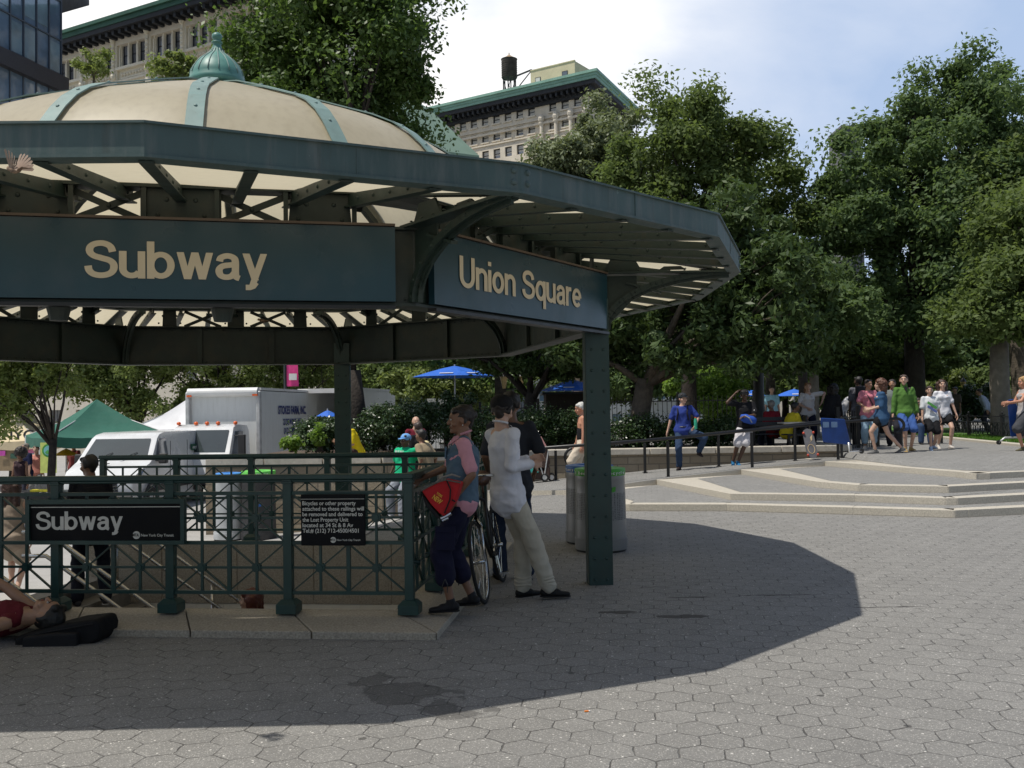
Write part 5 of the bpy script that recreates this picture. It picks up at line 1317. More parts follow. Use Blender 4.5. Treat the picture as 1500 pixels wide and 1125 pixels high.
# --- blue glass tower at the left
b1_ = thing('glass_tower', 'blue glass curtain wall building at the upper left corner', 'building', (0, 0, 0))
e1_ = P(90, 60, 80); e0_ = P(0, 78, 73.5); dd_ = (e1_-e0_); dd_.z = 0; dd_.normalize(); e0_ = e0_-dd_*6
fg = Face(e0_, e1_, b1_); f = fg
zled = EYE+(615-110)/1434*80
q = MB(); fg.box(q, 0, fg.w, 0, zled+30, -6, -.1); q.build('glass_wall', M_glassb, b1_, world=True)
q = MB()
us2 = [fg.w*k/9 for k in range(10)]
for u in us2: fg.box(q, u-.05, u+.05, zled, zled+30, -.1, .04)
for k in range(12): fg.box(q, 0, fg.w, zled+3.0+k*3.3, zled+3.1+k*3.3, -.1, .05)
for u in us2: fg.box(q, u-.05, u+.05, 2, zled-1.3, -.35, .0)
q.build('mullions', mat('curtain wall mullion', (.06, .08, .11), .5), b1_, world=True)
q = MB(); fg.box(q, -.5, fg.w+.35, zled-1.3, zled, -6, .45); q.build('ledge', mat('dark bronze ledge', (.03, .03, .04), .5), b1_, world=True)
for i in range(9):
    for k in range(4):
        if (i*7+k*5) % 3 == 1: continue
        q = MB(); fg.box(q, us2[i]+.15, us2[i+1]-.15, zled+.3+k*3.3, zled+2.7+k*3.3, -.09, -.05); q.build('lit_pane', M_glassb2, b1_, world=True)
q = MB(); rb = P(62, -28, 81); q.prism([P(70, 6, 80), P(118, -6, 88), P(118, -14, 88), P(70, -8, 80)], (-.5, 3, .4)); q.build('canopy_fin', M_soff, b1_, world=True)
# --- background facades behind the market and the park
def slab_building(label, px0, px1, Y, H, m, cols, rows, mf=None, name='building', z_base=-1, wfrac=.45, glass=None, group=None):
    b = thing(name, label, 'building', P(px0, 600, Y).xy.to_3d(), group=group); a, c_ = P(px0, 600, Y), P(px1, 600, Y); ff = Face(a, c_, b)
    cw = ff.w/cols; fh_ = H/rows; us_ = [(cw*(i+.5)-cw*wfrac/2, cw*wfrac) for i in range(cols)]; q = MB()
    hs = [(z_base+fh_*(j+.28), fh_*.52, us_) for j in range(rows)]
    wall_with_holes(ff, q, z_base, H, hs, th=.4); q.build('wall', m, b, world=True)
    q = MB(); ff.box(q, 0, ff.w, z_base, H-.1, -8, -.38); q.build('body', m, b, world=True)
    n_ = 0
    for zz, h, uu in hs:
        if zz > 24: continue
        for (u, w_) in uu:
            if n_ >= 90: break
            n_ += 1; q = MB(); ff.box(q, u, u+w_, zz, zz+h, -.36, -.30); ff.box(q, u+w_/2-.05, u+w_/2+.05, zz, zz+h, -.30, -.25); ff.box(q, u, u+w_, zz+h*.5, zz+h*.5+.08, -.30, -.25); q.build('window', glass or M_glass, b, world=True)
    q = MB(); ff.box(q, -.2, ff.w+.2, H, H+.5, -8, .3); q.build('parapet', mf or m, b, world=True); return b
slab_building('grey stone building low behind the street trees at the left', -260, 300, 66, 16, M_stone2, 14, 4)
slab_building('pale stone building behind the white truck', 300, 470, 70, 15, M_lime, 5, 3)
slab_building('brown brick building with balconies right of the back column', 478, 640, 72, 17, M_brown, 5, 5, wfrac=.55)
slab_building('bluish glass fronted building behind the street lamp', 660, 1000, 95, 17, mat('grey panel', (.30, .33, .34), .6), 16, 6, wfrac=.7, glass=M_glassb2)
slab_building('pale building glimpsed between the park trees', 1000, 1360, 105, 14, M_stone2, 12, 4)
slab_building('building closing the view behind the lawn trees', 1360, 1700, 100, 14, M_brown, 10, 4)
slab_building('dark distant tower between the two tall park trees', 1243, 1272, 200, 59, mat('dark tower cladding', (.07, .075, .09), .5, ns=.1), 3, 12)
# ------------------------------------------------ vehicles, market, street things
M_vanw = mat('white van paint', (.70, .71, .72), .25, ns=1.5, na=.04, dirt=((.45, .44, .42), .2)); M_vanw.node_tree.nodes['Principled BSDF'].inputs['Coat Weight'].default_value = .5
M_truckw = mat('white truck box panel', (.66, .67, .66), .45, ns=1.2, na=.05, dirt=((.42, .41, .38), .3), streak=True)
M_dkpl = mat('dark grey plastic', (.03, .03, .032), .6); M_tyre = mat('tyre rubber', (.018, .018, .018), .85); M_orange = mat('orange marker lens', (.7, .12, .02), .3)
M_blue = mat('royal blue fabric', (.015, .12, .55), .7, ns=3, na=.12, bs=.3, bd=.01, bscale=8); M_alu = mat('painted light metal', (.55, .55, .55), .4, .4)
M_glassc = glassmat('pale van glass', (.045, .06, .06), .05); M_navytx = mat('navy lettering', (.02, .03, .16), .5)
def wheel(parent, c, ax, r=.33, w=.22, name='wheel'):
    """ax = unit axle direction pointing outwards"""
    ax = Vector(ax); z_ = Vector((0, 0, 1)); x_ = z_.cross(ax).normalized(); Mx = Matrix((x_, z_, ax)).transposed()
    q = MB(); q.lathe([(r*.62, -w/2), (r*.95, -w/2), (r, -w/2+.04), (r, w/2-.04), (r*.95, w/2), (r*.62, w/2), (r*.62, -w/2)], c=c, n=28, M=Mx, cap=False); wh = q.build(name, M_tyre, parent, world=True, smooth='auto')
    q = MB(); q.lathe([(r*.64, w/2-.05), (r*.64, w/2-.01), (r*.58, w/2-.03), (r*.3, w/2-.05), (r*.22, w/2-.01), (r*.1, w/2), (0, w/2)], c=c, n=24, M=Mx, cap=False)
    for k in range(5):
        a = 2*PI*k/5; e = x_*math.cos(a)+z_*math.sin(a); q.bar(Vector(c)+e*r*.15+ax*(w/2-.025), Vector(c)+e*r*.6+ax*(w/2-.03), r*.16, .03, ax)
    q.build('rim', M_alu, wh, world=True, smooth='auto')
def vehicle_frame(name, label, cat, c, h):
    ang = math.atan2(h.y, h.x); t = thing(name, label, cat, c, ang); return t
def local(t, x, y, z_): return MW[t.name] @ Vector((x, y, z_))
def skin_body(t, prof, wfun, m, name, n=1):
    """prof: closed side outline (x,z) ordered; body skinned between y=-w and +w with w from wfun"""
    q = MB(); k = len(prof); ys = [-1, -.94, .94, 1]; 
    for y in ys:
        for x, z_ in prof:
            s = 1 if abs(y) < .99 else .985
            cx_ = sum(p[0] for p in prof)/k; cz_ = sum(p[1] for p in prof)/k
            q.v.append((cx_+(x-cx_)*s, y*wfun(x, z_), cz_+(z_-cz_)*s))
    for j in range(3):
        for i in range(k): q.f.append((j*k+i, j*k+(i+1) % k, (j+1)*k+(i+1) % k, (j+1)*k+i)); q.mi.append(0)
    q.f.append(tuple(range(k))[::-1]); q.f.append(tuple(3*k+i for i in range(k))); q.mi += [0, 0]
    return q.build(name, m, t, smooth='auto')
def quadpanel(t, pts, m, name, parent=None, th=.012, off=None):
    pts = [Vector(p) for p in pts]; n = (pts[1]-pts[0]).cross(pts[2]-pts[0]).normalized(); off = off if off is not None else n
    q = MB(); q.prism([p+off*.004 for p in pts], off*th); return q.build(name, m, parent or t)
# --- white van
GZ = -.88
hv = Vector((-.03, -1, 0)).normalized()
vc = Vector((-10.35, 27.35, GZ))
van = vehicle_frame('van', 'white cargo van facing the railing, a dark green logo on its side', 'van', vc, hv)
prof = [(2.62, .30), (2.72, .45), (2.74, .75), (2.68, .98), (2.45, 1.12), (1.95, 1.28), (1.80, 1.34), (1.15, 1.93), (.95, 2.03), (.6, 2.08), (-2.3, 2.08), (-2.62, 2.03), (-2.70, 1.9), (-2.74, .9), (-2.72, .35), (-2.0, .28), (2.2, .28)]
wf = lambda x, z_: (1.0-.15*max(0, (z_-1.15)/.95)**1.3)*(1-.13*max(0, (x-1.9)/.85)**2)
skin_body(van, prof, wf, M_vanw, 'body')
quadpanel(van, [(1.73, -.84, 1.41), (1.73, .84, 1.41), (1.20, .74, 1.90), (1.20, -.74, 1.90)], M_glassc, 'windshield')
for s in (1, -1):
    yw = lambda z_: s*(1.0-.15*max(0, (z_-1.15)/.95)**1.3)
    w_ = quadpanel(van, [(1.55, yw(1.32), 1.32), (.62, yw(1.30), 1.30), (.62, yw(1.9), 1.90), (1.08, yw(1.9), 1.90)][::s], M_glass, 'side_window', off=Vector((0, s, 0)))
    q = MB(); q.prism([(1.45, s*1.03, 1.25), (1.25, s*1.03, 1.25), (1.25, s*1.03, 1.52), (1.42, s*1.03, 1.52)], (0, s*.20, 0)); q.build('mirror', M_dkpl, van, bevel=.03)
    q = MB(); q.box((-.3, s*.999, .62), (3.4, .02, .16)); q.box((.35, s*1.0, 1.14), (.16, .025, .035)); q.box((1.62, s*.955, .5), (.05, .05, .3)); q.build('side_moulding', M_dkpl, van)
    q = MB(); q.box((.52, s*1.0, 1.1), (.012, .012, 1.45)); q.box((-.75, s*1.0, 1.1), (.012, .012, 1.45)); q.build('door_seam', M_dkpl, van)
    q = MB(); q.prism([(2.70, s*.70, .80), (2.52, s*.86, .80), (2.18, s*.95, 1.16), (2.42, s*.80, 1.06), (2.66, s*.66, .98)], (0, s*.035, .0)); q.build('headlight', M_chrome, van)
    for x in (1.78, -1.72): wheel(van, local(van, x, s*.90, .34), (MW[van.name].to_3x3() @ Vector((0, s, 0))), .34, .22)
    q = MB()
    for x in (1.78, -1.72): q.tube([(x+.42*math.cos(PI*i/12), s*.99, .34+.42*math.sin(PI*i/12)) for i in range(13)], .035, n=6)
    q.build('wheel_arch', M_dkpl, van)
q = MB(); q.prism([(2.755, -.52, .62), (2.755, .52, .62), (2.74, .46, .96), (2.74, -.46, .96)], (-.05, 0, 0)); q.build('grille', M_dkpl, van)
gr_ = MB()
for k in range(4): gr_.bar((2.765, -.5+.012*k, .68+.08*k), (2.765, .5-.012*k, .68+.08*k), .012, .022)
gr_.build('grille_bar', M_chrome, van)
q = MB(); q.box((2.72, 0, .42), (.12, 1.75, .2)); q.build('bumper', M_dkpl, van, bevel=.03)
q = MB(); q.bar((2.30, -.55, 1.22), (2.05, .0, 1.30), .02, .02); q.bar((1.84, -.5, 1.39), (1.62, -.1, 1.56), .02, .015); q.bar((1.84, .15, 1.39), (1.62, .55, 1.56), .02, .015); q.build('wiper', M_dkpl, van)
q = MB(); q.prism([(-1.2, .955, 1.50), (-1.75, .955, 1.50), (-1.75, .935, 1.68), (-1.2, .935, 1.68)], (0, .02, 0)); q.build('logo_plate', mat('dark green logo', (.01, .09, .05), .5), van)
X_ = (MW[van.name].to_3x3() @ Vector((-1, 0, 0))); 
text_mesh('enterprise', 0, .46, .10, local(van, -1.24, .972, 1.545), X_, (0, 0, 1), M_white, 'logo_lettering', van, depth=.008, bold=.02)
# open rear door
q = MB(); q.prism([(-2.74, .97, .5), (-3.15, 1.55, .5), (-3.12, 1.50, 1.98), (-2.74, .93, 1.98)], (-.03, -.03, 0)); dr = q.build('rear_door', M_vanw, van, bevel=.01)
q = MB(); q.prism([(-2.80, 1.03, 1.3), (-3.08, 1.42, 1.3), (-3.06, 1.38, 1.85), (-2.80, 1.0, 1.85)], (.02, .03, 0)); q.build('door_glass', M_glassc, dr)
# --- box truck with lettering
ht = Vector((-.14, -.99, 0)).normalized()
tc_ = P(328, 700, 30.6); tc_.z = GZ
tr = vehicle_frame('box_truck', 'white box truck with a farm name lettered in navy on its side', 'truck', tc_, ht)
q = MB(); q.prism([(-.05, -1.2, 1.0), (-.05, 1.2, 1.0), (-.05, 1.2, 3.25), (-.05, -1.2, 3.25)], (-5.2, 0, 0)); q.build('box', M_truckw, tr, bevel=.02)
q = MB()
pr = [(.02, 3.30), (-.08, 3.36), (-.3, 3.38), (-5.2, 3.38), (-5.2, 3.24), (.0, 3.24)]
q.tube([(.0, -1.15, 3.22), (.0, 1.15, 3.22)], .14, n=14); q.box((-2.65, 0, 3.31), (5.2, 2.42, .08)); q.build('roof_cap', M_white, tr, smooth='auto')
for s in (1, -1):
    q = MB(); q.bar((.0, s*1.16, 1.0), (.0, s*1.16, 3.25), .16, .16); q.build('corner_post', M_alu, tr, bevel=.05)
    q = MB(); q.box((.1, s*1.08, 3.12), (.05, .16, .06)); q.build('marker_light', M_orange, tr)
    for x in (1.0, -3.6): wheel(tr, local(tr, x, s*.95, .42), (MW[tr.name].to_3x3() @ Vector((0, s, 0))), .42, .26)
prof = [(.25, .55), (.25, 2.05), (.35, 2.20), (1.05, 2.24), (1.35, 2.15), (1.85, 1.35), (1.95, 1.2), (1.98, .55)]
skin_body(tr, prof, lambda x, z_: 1.02-.10*max(0, (z_-1.2)), M_vanw, 'cab')
quadpanel(tr, [(1.80, -.86, 1.42), (1.80, .86, 1.42), (1.42, .82, 2.06), (1.42, -.82, 2.06)], M_glassc, 'windshield')
for s in (1, -1):
    quadpanel(tr, [(1.60, s*1.0, 1.3), (.75, s*1.0, 1.3), (.75, s*.94, 2.02), (1.28, s*.94, 2.02)][::s], M_glass, 'side_window', off=Vector((0, s, 0)))
    q = MB(); q.bar((1.5, s*1.0, 1.9), (1.75, s*1.32, 1.9), .03, .03); q.bar((1.5, s*1.0, 1.2), (1.75, s*1.32, 1.25), .03, .03); q.box((1.75, s*1.36, 1.62), (.12, .20, .62)); q.build('mirror', M_dkpl, tr, bevel=.02)
q = MB(); q.box((2.02, 0, .62), (.14, 2.0, .28)); q.build('bumper', M_dkpl, tr, bevel=.02)
for y in (-.9, -.35, 0, .35, .9): q = MB(); q.sphere((1.15, y, 2.27), .07, n=8, m=6, sc=(1, 1, .8)); q.build('roof_light', M_orange, tr, smooth=True)
q = MB(); q.box((-2.2, 0, .85), (5.6, 1.0, .22)); q.build('chassis', M_dkpl, tr)
X_ = MW[tr.name].to_3x3() @ Vector((-1, 0, 0)); 
for s_, w_, h_, zz in (('STOKES FARM, INC.', 2.6, .27, 2.52), ('23 DE WOLF ROAD', 1.75, .20, 2.16), ('OLD TAPPAN, N.J.', 1.65, .20, 1.86)):
    text_mesh(s_, 0, w_, h_, local(tr, -2.75+w_/2, 1.205, zz), X_, (0, 0, 1), M_navytx, 'lettering', tr, depth=.02, bold=.035)
# --- second truck, box open at its near end
t2c = P(486, 700, 34.6); t2c.z = GZ
h2_ = Vector((-.17, -.985, 0)).normalized()
tr2 = vehicle_frame('box_truck', 'white truck box with a small side door, behind the shrubs and the dark trunk', 'truck', t2c, h2_)
q = MB()
for (c, d) in (((-1.9, 0, 3.35), (3.9, 2.4, .1)), ((-1.9, 0, 1.0), (3.9, 2.4, .1)), ((-1.9, -1.17, 2.17), (3.9, .06, 2.3)), ((-1.9, 1.17, 2.17), (3.9, .06, 2.3)), ((-3.83, 0, 2.17), (.06, 2.3, 2.3))): q.box(c, d)
q.build('box', M_truckw, tr2)
q = MB(); q.box((.05, 0, 3.32), (.08, 2.42, .16)); q.box((.05, 1.15, 2.17), (.08, .10, 2.3)); q.box((.05, -1.15, 2.17), (.08, .10, 2.3)); q.build('door_frame', M_white, tr2)
q = MB()
for zz in (1.7, 2.3): q.box((-1.9, -1.12, zz), (3.7, .03, .12)); 
q.build('cargo_rail', M_dkpl, tr2)
q = MB(); q.box((-2.6, 1.21, 2.0), (.9, .03, 1.6)); d_ = q.build('side_door', M_truckw, tr2)
q = MB(); 
for (c, d) in (((-2.6, 1.215, 2.82), (.98, .03, .05)), ((-3.07, 1.215, 2.0), (.05, .03, 1.6)), ((-2.13, 1.215, 2.0), (.05, .03, 1.6))): q.box(c, d)
q.build('door_trim', M_dkpl, d_)
for s in (1, -1): wheel(tr2, local(tr2, -3.0, s*.95, .42), (MW[tr2.name].to_3x3() @ Vector((0, s, 0))), .42, .26)
q = MB(); q.box((-.12, .55, 3.42), (.1, .12, .05)); q.build('marker_light', mat('red lens', (.5, .02, .01), .4), tr2)
# far white vehicles glimpsed
for (px, py, Y, w_, lab) in ((602, 638, 40, 2.2, 'white van roof glimpsed right of the second truck'), (1020, 640, 58, 3.5, 'white vehicle glimpsed between trunks left of the man in blue')):
    c = P(px, py, Y); c.z = .1 if px > 800 else -.6; t = thing('parked_van', lab, 'van', c, 0)
    skin_body(t, [(w_, .3), (w_, 1.0), (w_*.7, 1.15), (w_*.5, 1.9), (-w_, 2.0), (-w_, .3)], lambda x, z_: .95-.08*max(0, z_-1), M_vanw, 'body'); q = MB(); q.box((-.1, -.94, 1.45), (w_*.8, .03, .5)); q.build('side_window', M_glass, t)
    for x in (-w_*.6, w_*.6): wheel(t, local(t, x, -.85, .33), (0, -1, 0))
# --- market tents
def tent(label, A, B, depth, zv, peak, m, val=.28, sag=.25, posts=True, group=None, name='market_tent'):
    A, B = Vector(A), Vector(B); d = (B-A); d.z = 0; w = d.length; d.normalize(); n = Vector((-d.y, d.x, 0)); t = thing(name, label, 'tent', z0(A, GZ), math.atan2(d.y, d.x))
    c = (A+B)/2+n*depth/2; q = MB(); K_ = 8
    corners = [z0(A, zv), z0(B, zv), z0(B+n*depth, zv), z0(A+n*depth, zv)]; pk = z0(c, peak)
    for i in range(4):
        a, b = corners[i], corners[(i+1) % 4]; b0 = len(q.v)
        for j in range(K_+1):
            t_ = j/K_
            for k in range(K_+1):
                s = k/K_; e = a.lerp(b, s)-Zv*(.09*math.sin(PI*s)+.02*math.sin(3*PI*s)); p = e.lerp(pk, t_)
                p.z -= (sag*math.sin(PI*t_)*(1-t_*.3))*(.6+.4*math.sin(PI*s)); q.v.append(tuple(p))
        for j in range(K_):
            for k in range(K_): o = b0+j*(K_+1)+k; q.f.append((o, o+1, o+K_+2, o+K_+1)); q.mi.append(0)
    q.build('canopy', m, t, world=True, smooth=True, fix=False)
    for i in range(4):
        a, b = corners[i], corners[(i+1) % 4]; q = MB(); b0 = 0
        for k in range(K_+1): s = k/K_; e = a.lerp(b, s)-Zv*(.09*math.sin(PI*s)+.02*math.sin(3*PI*s)); q.v += [tuple(e), tuple(e-Zv*(val+.03*math.sin(9*s)))]
        for k in range(K_): q.f.append((2*k, 2*k+2, 2*k+3, 2*k+1)); q.mi.append(0)
        q.build('valance', m, t, world=True, smooth=True, fix=False)
    for p in corners:
        q = MB(); q.bar(z0(p, GZ-.02), z0(p, zv-.02), .04, .04, (1, 0, 0)); q.build('leg', M_white, t, world=True)
    q = MB()
    for p in corners: q.tube([p-Zv*.03, pk-Zv*.25], .018, n=6)
    q.build('frame', M_alu, t, world=True); return t
def tentmat(name, c): 
    m = mat(name, c, .8, ns=2, na=.1, bs=.5, bd=.03, bscale=4); return m
A_ = Vector((-13.2, 27.9, 0)); B_ = A_+Vector((.8, .6, 0))*3.4
tent('dark green market tent with a peaked roof behind the van', A_, B_, 3.3, 1.10, 2.18, tentmat('green tent fabric', (.022, .12, .085)))
tent('beige market tent at the far left with an orange edge', P(-110, 650, 33.5), P(58, 648, 33), 3.2, .92, 2.0, tentmat('beige tent fabric', (.60, .50, .33)))
text_mesh('NYC', 0, 1.1, .32, P(3, 644, 32.85), (1, -.03, 0), (0, 0, 1), M_dkpl, 'tent_lettering', [o for o in bpy.data.objects if o.name == 'market_tent.001'][0], depth=.03, bold=.03)
tent('white market tent between the green tent and the box truck', P(190, 628, 33), P(330, 628, 33), 3.2, 1.25, 2.35, tentmat('white tent fabric', (.72, .72, .74)))
# boards and tables of the market
sb = thing('market_banner', 'yellow green banner with a round emblem hanging under the green tent', 'banner', P(71, 690, 27.6))
q = MB(); a, b = P(59, 693, 27.6), P(84, 648, 27.6); q.prism([Vector((a.x, 27.6, a.z)), Vector((b.x, 27.55, a.z)), Vector((b.x, 27.55, b.z)), Vector((a.x, 27.6, b.z))], (0, .012, 0)); q.build('sheet', mat('yellow green print', (.55, .62, .16), .6), sb, world=True)
Mx = Matrix.Rotation(PI/2, 3, 'X'); cz = P(71.5, 660, 27.5)
for nm, r_, m_, o in (('emblem_ring', .19, mat('emblem green', (.06, .30, .05), .6), 0), ('emblem_sky', .14, mat('emblem blue', (.20, .50, .52), .6), .006)):
    q = MB(); q.lathe([(r_, -.004), (r_, .004)], c=cz-Vector((0, o, 0)), n=24, M=Mx); q.build(nm, m_, sb, world=True)
q = MB(); q.prism([cz+Vector((x, -.016, z_)) for x, z_ in ((-.10, -.05), (-.03, .02), (.02, -.01), (.06, .03), (.10, -.05), (.04, -.10), (-.05, -.10))], (0, .004, 0)); q.build('emblem_hill', mat('emblem hill', (.10, .40, .10), .6), sb, world=True)
mb_ = thing('notice_board', 'board with coloured papers in the beige stall', 'board', P(45, 680, 33.2)); a = P(-8, 690, 33.2); b = P(56, 655, 33.2)
q = MB(); q.prism([Vector((a.x, 33.2, a.z)), Vector((b.x, 33.2, a.z)), Vector((b.x, 33.2, b.z)), Vector((a.x, 33.2, b.z))], (0, .04, 0)); q.build('board', mat('tan board', (.3, .22, .13), .8), mb_, world=True)
for i, (px, py, c) in enumerate(((3, 664, (.55, .08, .40)), (20, 668, (.05, .12, .08)), (46, 660, (.7, .2, .35)), (48, 668, (.5, .6, .6)), (48, 676, (.65, .6, .4)))):
    p = P(px, py, 33.15); q = MB(); q.box(p, (.22, .01, .17)); q.build('paper', mat('paper %d' % i, c, .7), mb_, world=True)
for i, (px, py, Y, w_, lab) in enumerate(((62, 728, 23.5, 1.5, 'black covered market table in front of the green tent'),)):
    p = P(px, py, Y); t = thing('market_table', lab, 'table', (p.x, p.y, GZ)); q = MB(); q.box((0, 0, .38), (w_, .7, .74)); q.build('cloth', M_black, t, bevel=.03)
    q = MB(); q.box((.1, -.2, .775), (.5, .2, .05)); q.build('yellow_tray', mat('yellow plastic', (.7, .6, .03), .5), t)
def umbrella(label, px, py_top, py_edge, Y, halfw, m, group=None, white=True, base=.5):
    top = P(px, py_top, Y); ez = P(px, py_edge, Y).z; t = thing('umbrella', label, 'umbrella', z0(top, base), R(12), group); K_ = 8
    q = MB(); b0 = 0; rings = [(0.02, 0), (.3, .22), (.62, .56), (1.0, 1.0)]
    for (r_, dz) in rings:
        for k in range(K_*2):
            a = 2*PI*k/(K_*2); rr = halfw*r_*(1 if k % 2 == 0 else .955); q.v.append((rr*math.cos(a), rr*math.sin(a), top.z-base-(top.z-ez)*dz+(0 if k % 2 == 0 else .0)))
    for j in range(3):
        for k in range(K_*2): q.f.append((j*16+k, j*16+(k+1) % 16, (j+1)*16+(k+1) % 16, (j+1)*16+k)); q.mi.append(0)
    q.f.append(tuple(range(16))); q.mi.append(0); q.build('canopy', m, t, fix=False)
    q = MB(); q.tube([(0, 0, 0), (0, 0, top.z-base+.05)], .025, n=8); q.build('pole', M_alu, t)
    q = MB()
    for k in range(8): a = 2*PI*k/8; q.bar((halfw*.98*math.cos(a), halfw*.98*math.sin(a), ez-base-.01), (.04*math.cos(a), .04*math.sin(a), top.z-base-.04), .012, .012)
    q.build('rib', M_alu, t)
    if white:
        for k in (13, 11): 
            a = 2*PI*k/16; q = MB(); c = Vector((halfw*.80*math.cos(a), halfw*.80*math.sin(a), top.z-base-(top.z-ez)*.78+.012)); tg = Vector((-math.sin(a), math.cos(a), 0)); dn = Vector((math.cos(a), math.sin(a), -(top.z-ez)*.9/halfw)).normalized()
            q.add([c-tg*halfw*.16-dn*.05, c+tg*halfw*.16-dn*.05, c+tg*halfw*.16+dn*.05, c-tg*halfw*.16+dn*.05], [(0, 1, 2, 3)]); q.build('white_mark', M_white, t, fix=False)
    return t
umbrella('large royal blue market umbrella above the braided woman', 666, 536, 552, 31, 1.35, M_blue, base=-.3)
umbrella('royal blue umbrella left of the steel column', 838, 556, 572, 34, 1.15, M_blue, base=.2)
umbrella('small royal blue umbrella above the seated people', 1163, 570, 580, 46, .95, M_blue)
umbrella('tiny royal blue umbrella seen beside the lamp post trunk', 1098, 571, 580, 52, .9, M_blue)
umbrella('orange umbrella behind the van windscreen', 97, 657, 667, 31, .38, mat('orange fabric', (.85, .42, .02), .7), white=False, base=GZ)
umbrella('blue umbrella between the two trucks', 480, 601, 610, 29, .35, M_blue, white=False, base=-.8)
# pink banner on a pole
pb_ = thing('pole_banner', 'pink vertical banner on a pole above the white truck', 'banner', gb(418, 33, GZ)); a = P(420, 566, 33); b = P(437, 520, 33)
q = MB(); q.prism([Vector((a.x, 33, a.z)), Vector((b.x, 33, a.z)), Vector((b.x-.03, 33, b.z)), Vector((a.x-.03, 33, b.z))], (0, .02, 0)); q.build('sheet', mat('pink banner print', (.75, .05, .25), .6), pb_, world=True)
q = MB(); c = P(429, 552, 32.97); q.box(c, (.26, .01, .22)); q.build('white_patch', M_white, pb_, world=True)
q = MB(); q.tube([Vector((a.x-.05, 33, GZ)), Vector((a.x-.05, 33, b.z+.2))], .05, n=8); q.build('pole', M_soff, pb_, world=True)
# --- recycling bins
M_bin = mat('brushed grey bin steel', (.22, .225, .23), .38, .65, ns=3, na=.1, dirt=((.15, .14, .13), .3))
def perf():
    m, nt, p = newmat('perforated bin steel'); tc = N(nt, 'ShaderNodeTexCoord').outputs['Object']; v = N(nt, 'ShaderNodeTexVoronoi', i_Scale=52.0, i_Randomness=.25); L(nt, tc, v.inputs[0])
    h = mth(nt, 'LESS_THAN', v.outputs[0], .33); L(nt, mixc(nt, h, (.19, .195, .20), (.015, .015, .015)), p.inputs['Base Color']); p.inputs['Metallic'].default_value = .5; p.inputs['Roughness'].default_value = .45; return m
M_perf = perf(); M_bgreen = mat('green bin lid', (.05, .30, .02), .45); M_bblue = mat('blue bin lid', (.012, .10, .34), .45)
def bin_(label, loc, lid, body, tx, r=.285, h=.93, rz=0, group='recycling bins'):
    t = thing('recycling_bin', label, 'bin', loc, rz, group)
    q = MB(); q.lathe([(r*1.04, .025), (r*1.045, .15), (r*1.02, .152), (r*1.01, .36)], n=40, cap=False); q.build('lower_body', body, t, smooth='auto'); q = MB(); q.lathe([(r, .66), (r*.985, .80), (r*.99, .805), (r*.98, h-.075)], n=40, cap=False); q.build('upper_body', body, t, smooth='auto')
    q = MB(); q.lathe([(r*1.01, .36), (r, .66)], n=40, cap=False); q.build('perforated_band', M_perf if body is M_bin else body, t, smooth=True)
    q = MB(); q.lathe([(r*.98, 0), (r*.98, .03), (r*.9, .03)], n=30); q.build('foot', M_rubber, t)
    q = MB(); q.lathe([(r*1.0, h-.078), (r*1.015, h-.012), (r*1.0, h), (r*.72, h+.012), (r*.5, h+.005), (r*.48, h-.05)], n=40); q.build('lid', lid, t, smooth='auto')
    for a0 in tx:
        for k, ch in enumerate('Recycle'):
            a = R(a0)+k*.040/r*1.0; e = Vector((math.cos(a), math.sin(a), 0)); X_ = MW[t.name].to_3x3() @ Vector((-e.y, e.x, 0))
            text_mesh(ch, 0, .030 if ch not in 'l' else .010, .034, MW[t.name] @ (e*(r*1.012)+Zv*(h-.060)), X_, (0, 0, 1), M_white, 'lettering', t, depth=.004, bold=.02, cap=.72)
        a = R(a0)-.075/r; e = Vector((math.cos(a), math.sin(a), 0)); tg = Vector((-e.y, e.x, 0)); q = MB(); pts = [e*(r*1.016)+Zv*(h-.045)+(tg*math.cos(x)+Zv*math.sin(x))*.018 for x in (PI/2, PI/2+2*PI/3, PI/2+4*PI/3)]
        for i in range(3): q.bar(pts[i].lerp(pts[(i+1) % 3], .1), pts[i].lerp(pts[(i+1) % 3], .85), .008, .004, e)
        q.build('recycling_symbol', M_white, t)
    for a0, m_ in ((tx[0]+18, M_bgreen if lid is M_bgreen else M_bblue),):
        a = R(a0); e = Vector((math.cos(a), math.sin(a), 0)); q = MB(); c = e*(r*.995)+Zv*.70; tg = Vector((-e.y, e.x, 0)); q.prism([c-tg*.025-Zv*.028, c+tg*.025-Zv*.02, c+tg*.028+Zv*.035, c-tg*.018+Zv*.025], e*.006); q.build('leaf_mark', m_, t)
        text_mesh('nyc', 0, .075, .03, MW[t.name] @ (c+tg*-.115+e*.004-Zv*.01), MW[t.name].to_3x3() @ tg, (0, 0, 1), M_white, 'lettering', t, depth=.004, bold=.03)
    return t
gb_ = G(884, 811); bin_('recycling bin with a green lid directly behind the steel column', gb_+Vector((0, .28, 0)), M_bgreen, M_bin, (-82, -150))
bb_ = G(868, 799); bin_('recycling bin with a blue lid, left and behind the green lidded one', bb_+Vector((.0, .28, 0)), M_bblue, M_bin, (-100, -165))
p = P(335, 735, 19.6); bin_('grey bin with a bright blue lid seen through the railing by the van', (p.x, p.y, gz(p.x, p.y)+.012), mat('bright blue lid', (.05, .25, .65), .45), mat('light grey plastic bin', (.42, .44, .45), .5), (-90,), h=1.32, group=None)
p = P(379, 735, 19.5); bin_('black bin with a bright green lid seen through the railing', (p.x, p.y, gz(p.x, p.y)+.012), mat('bright green lid', (.15, .6, .10), .45), M_dkpl, (-90,), h=1.36, r=.33, group=None)
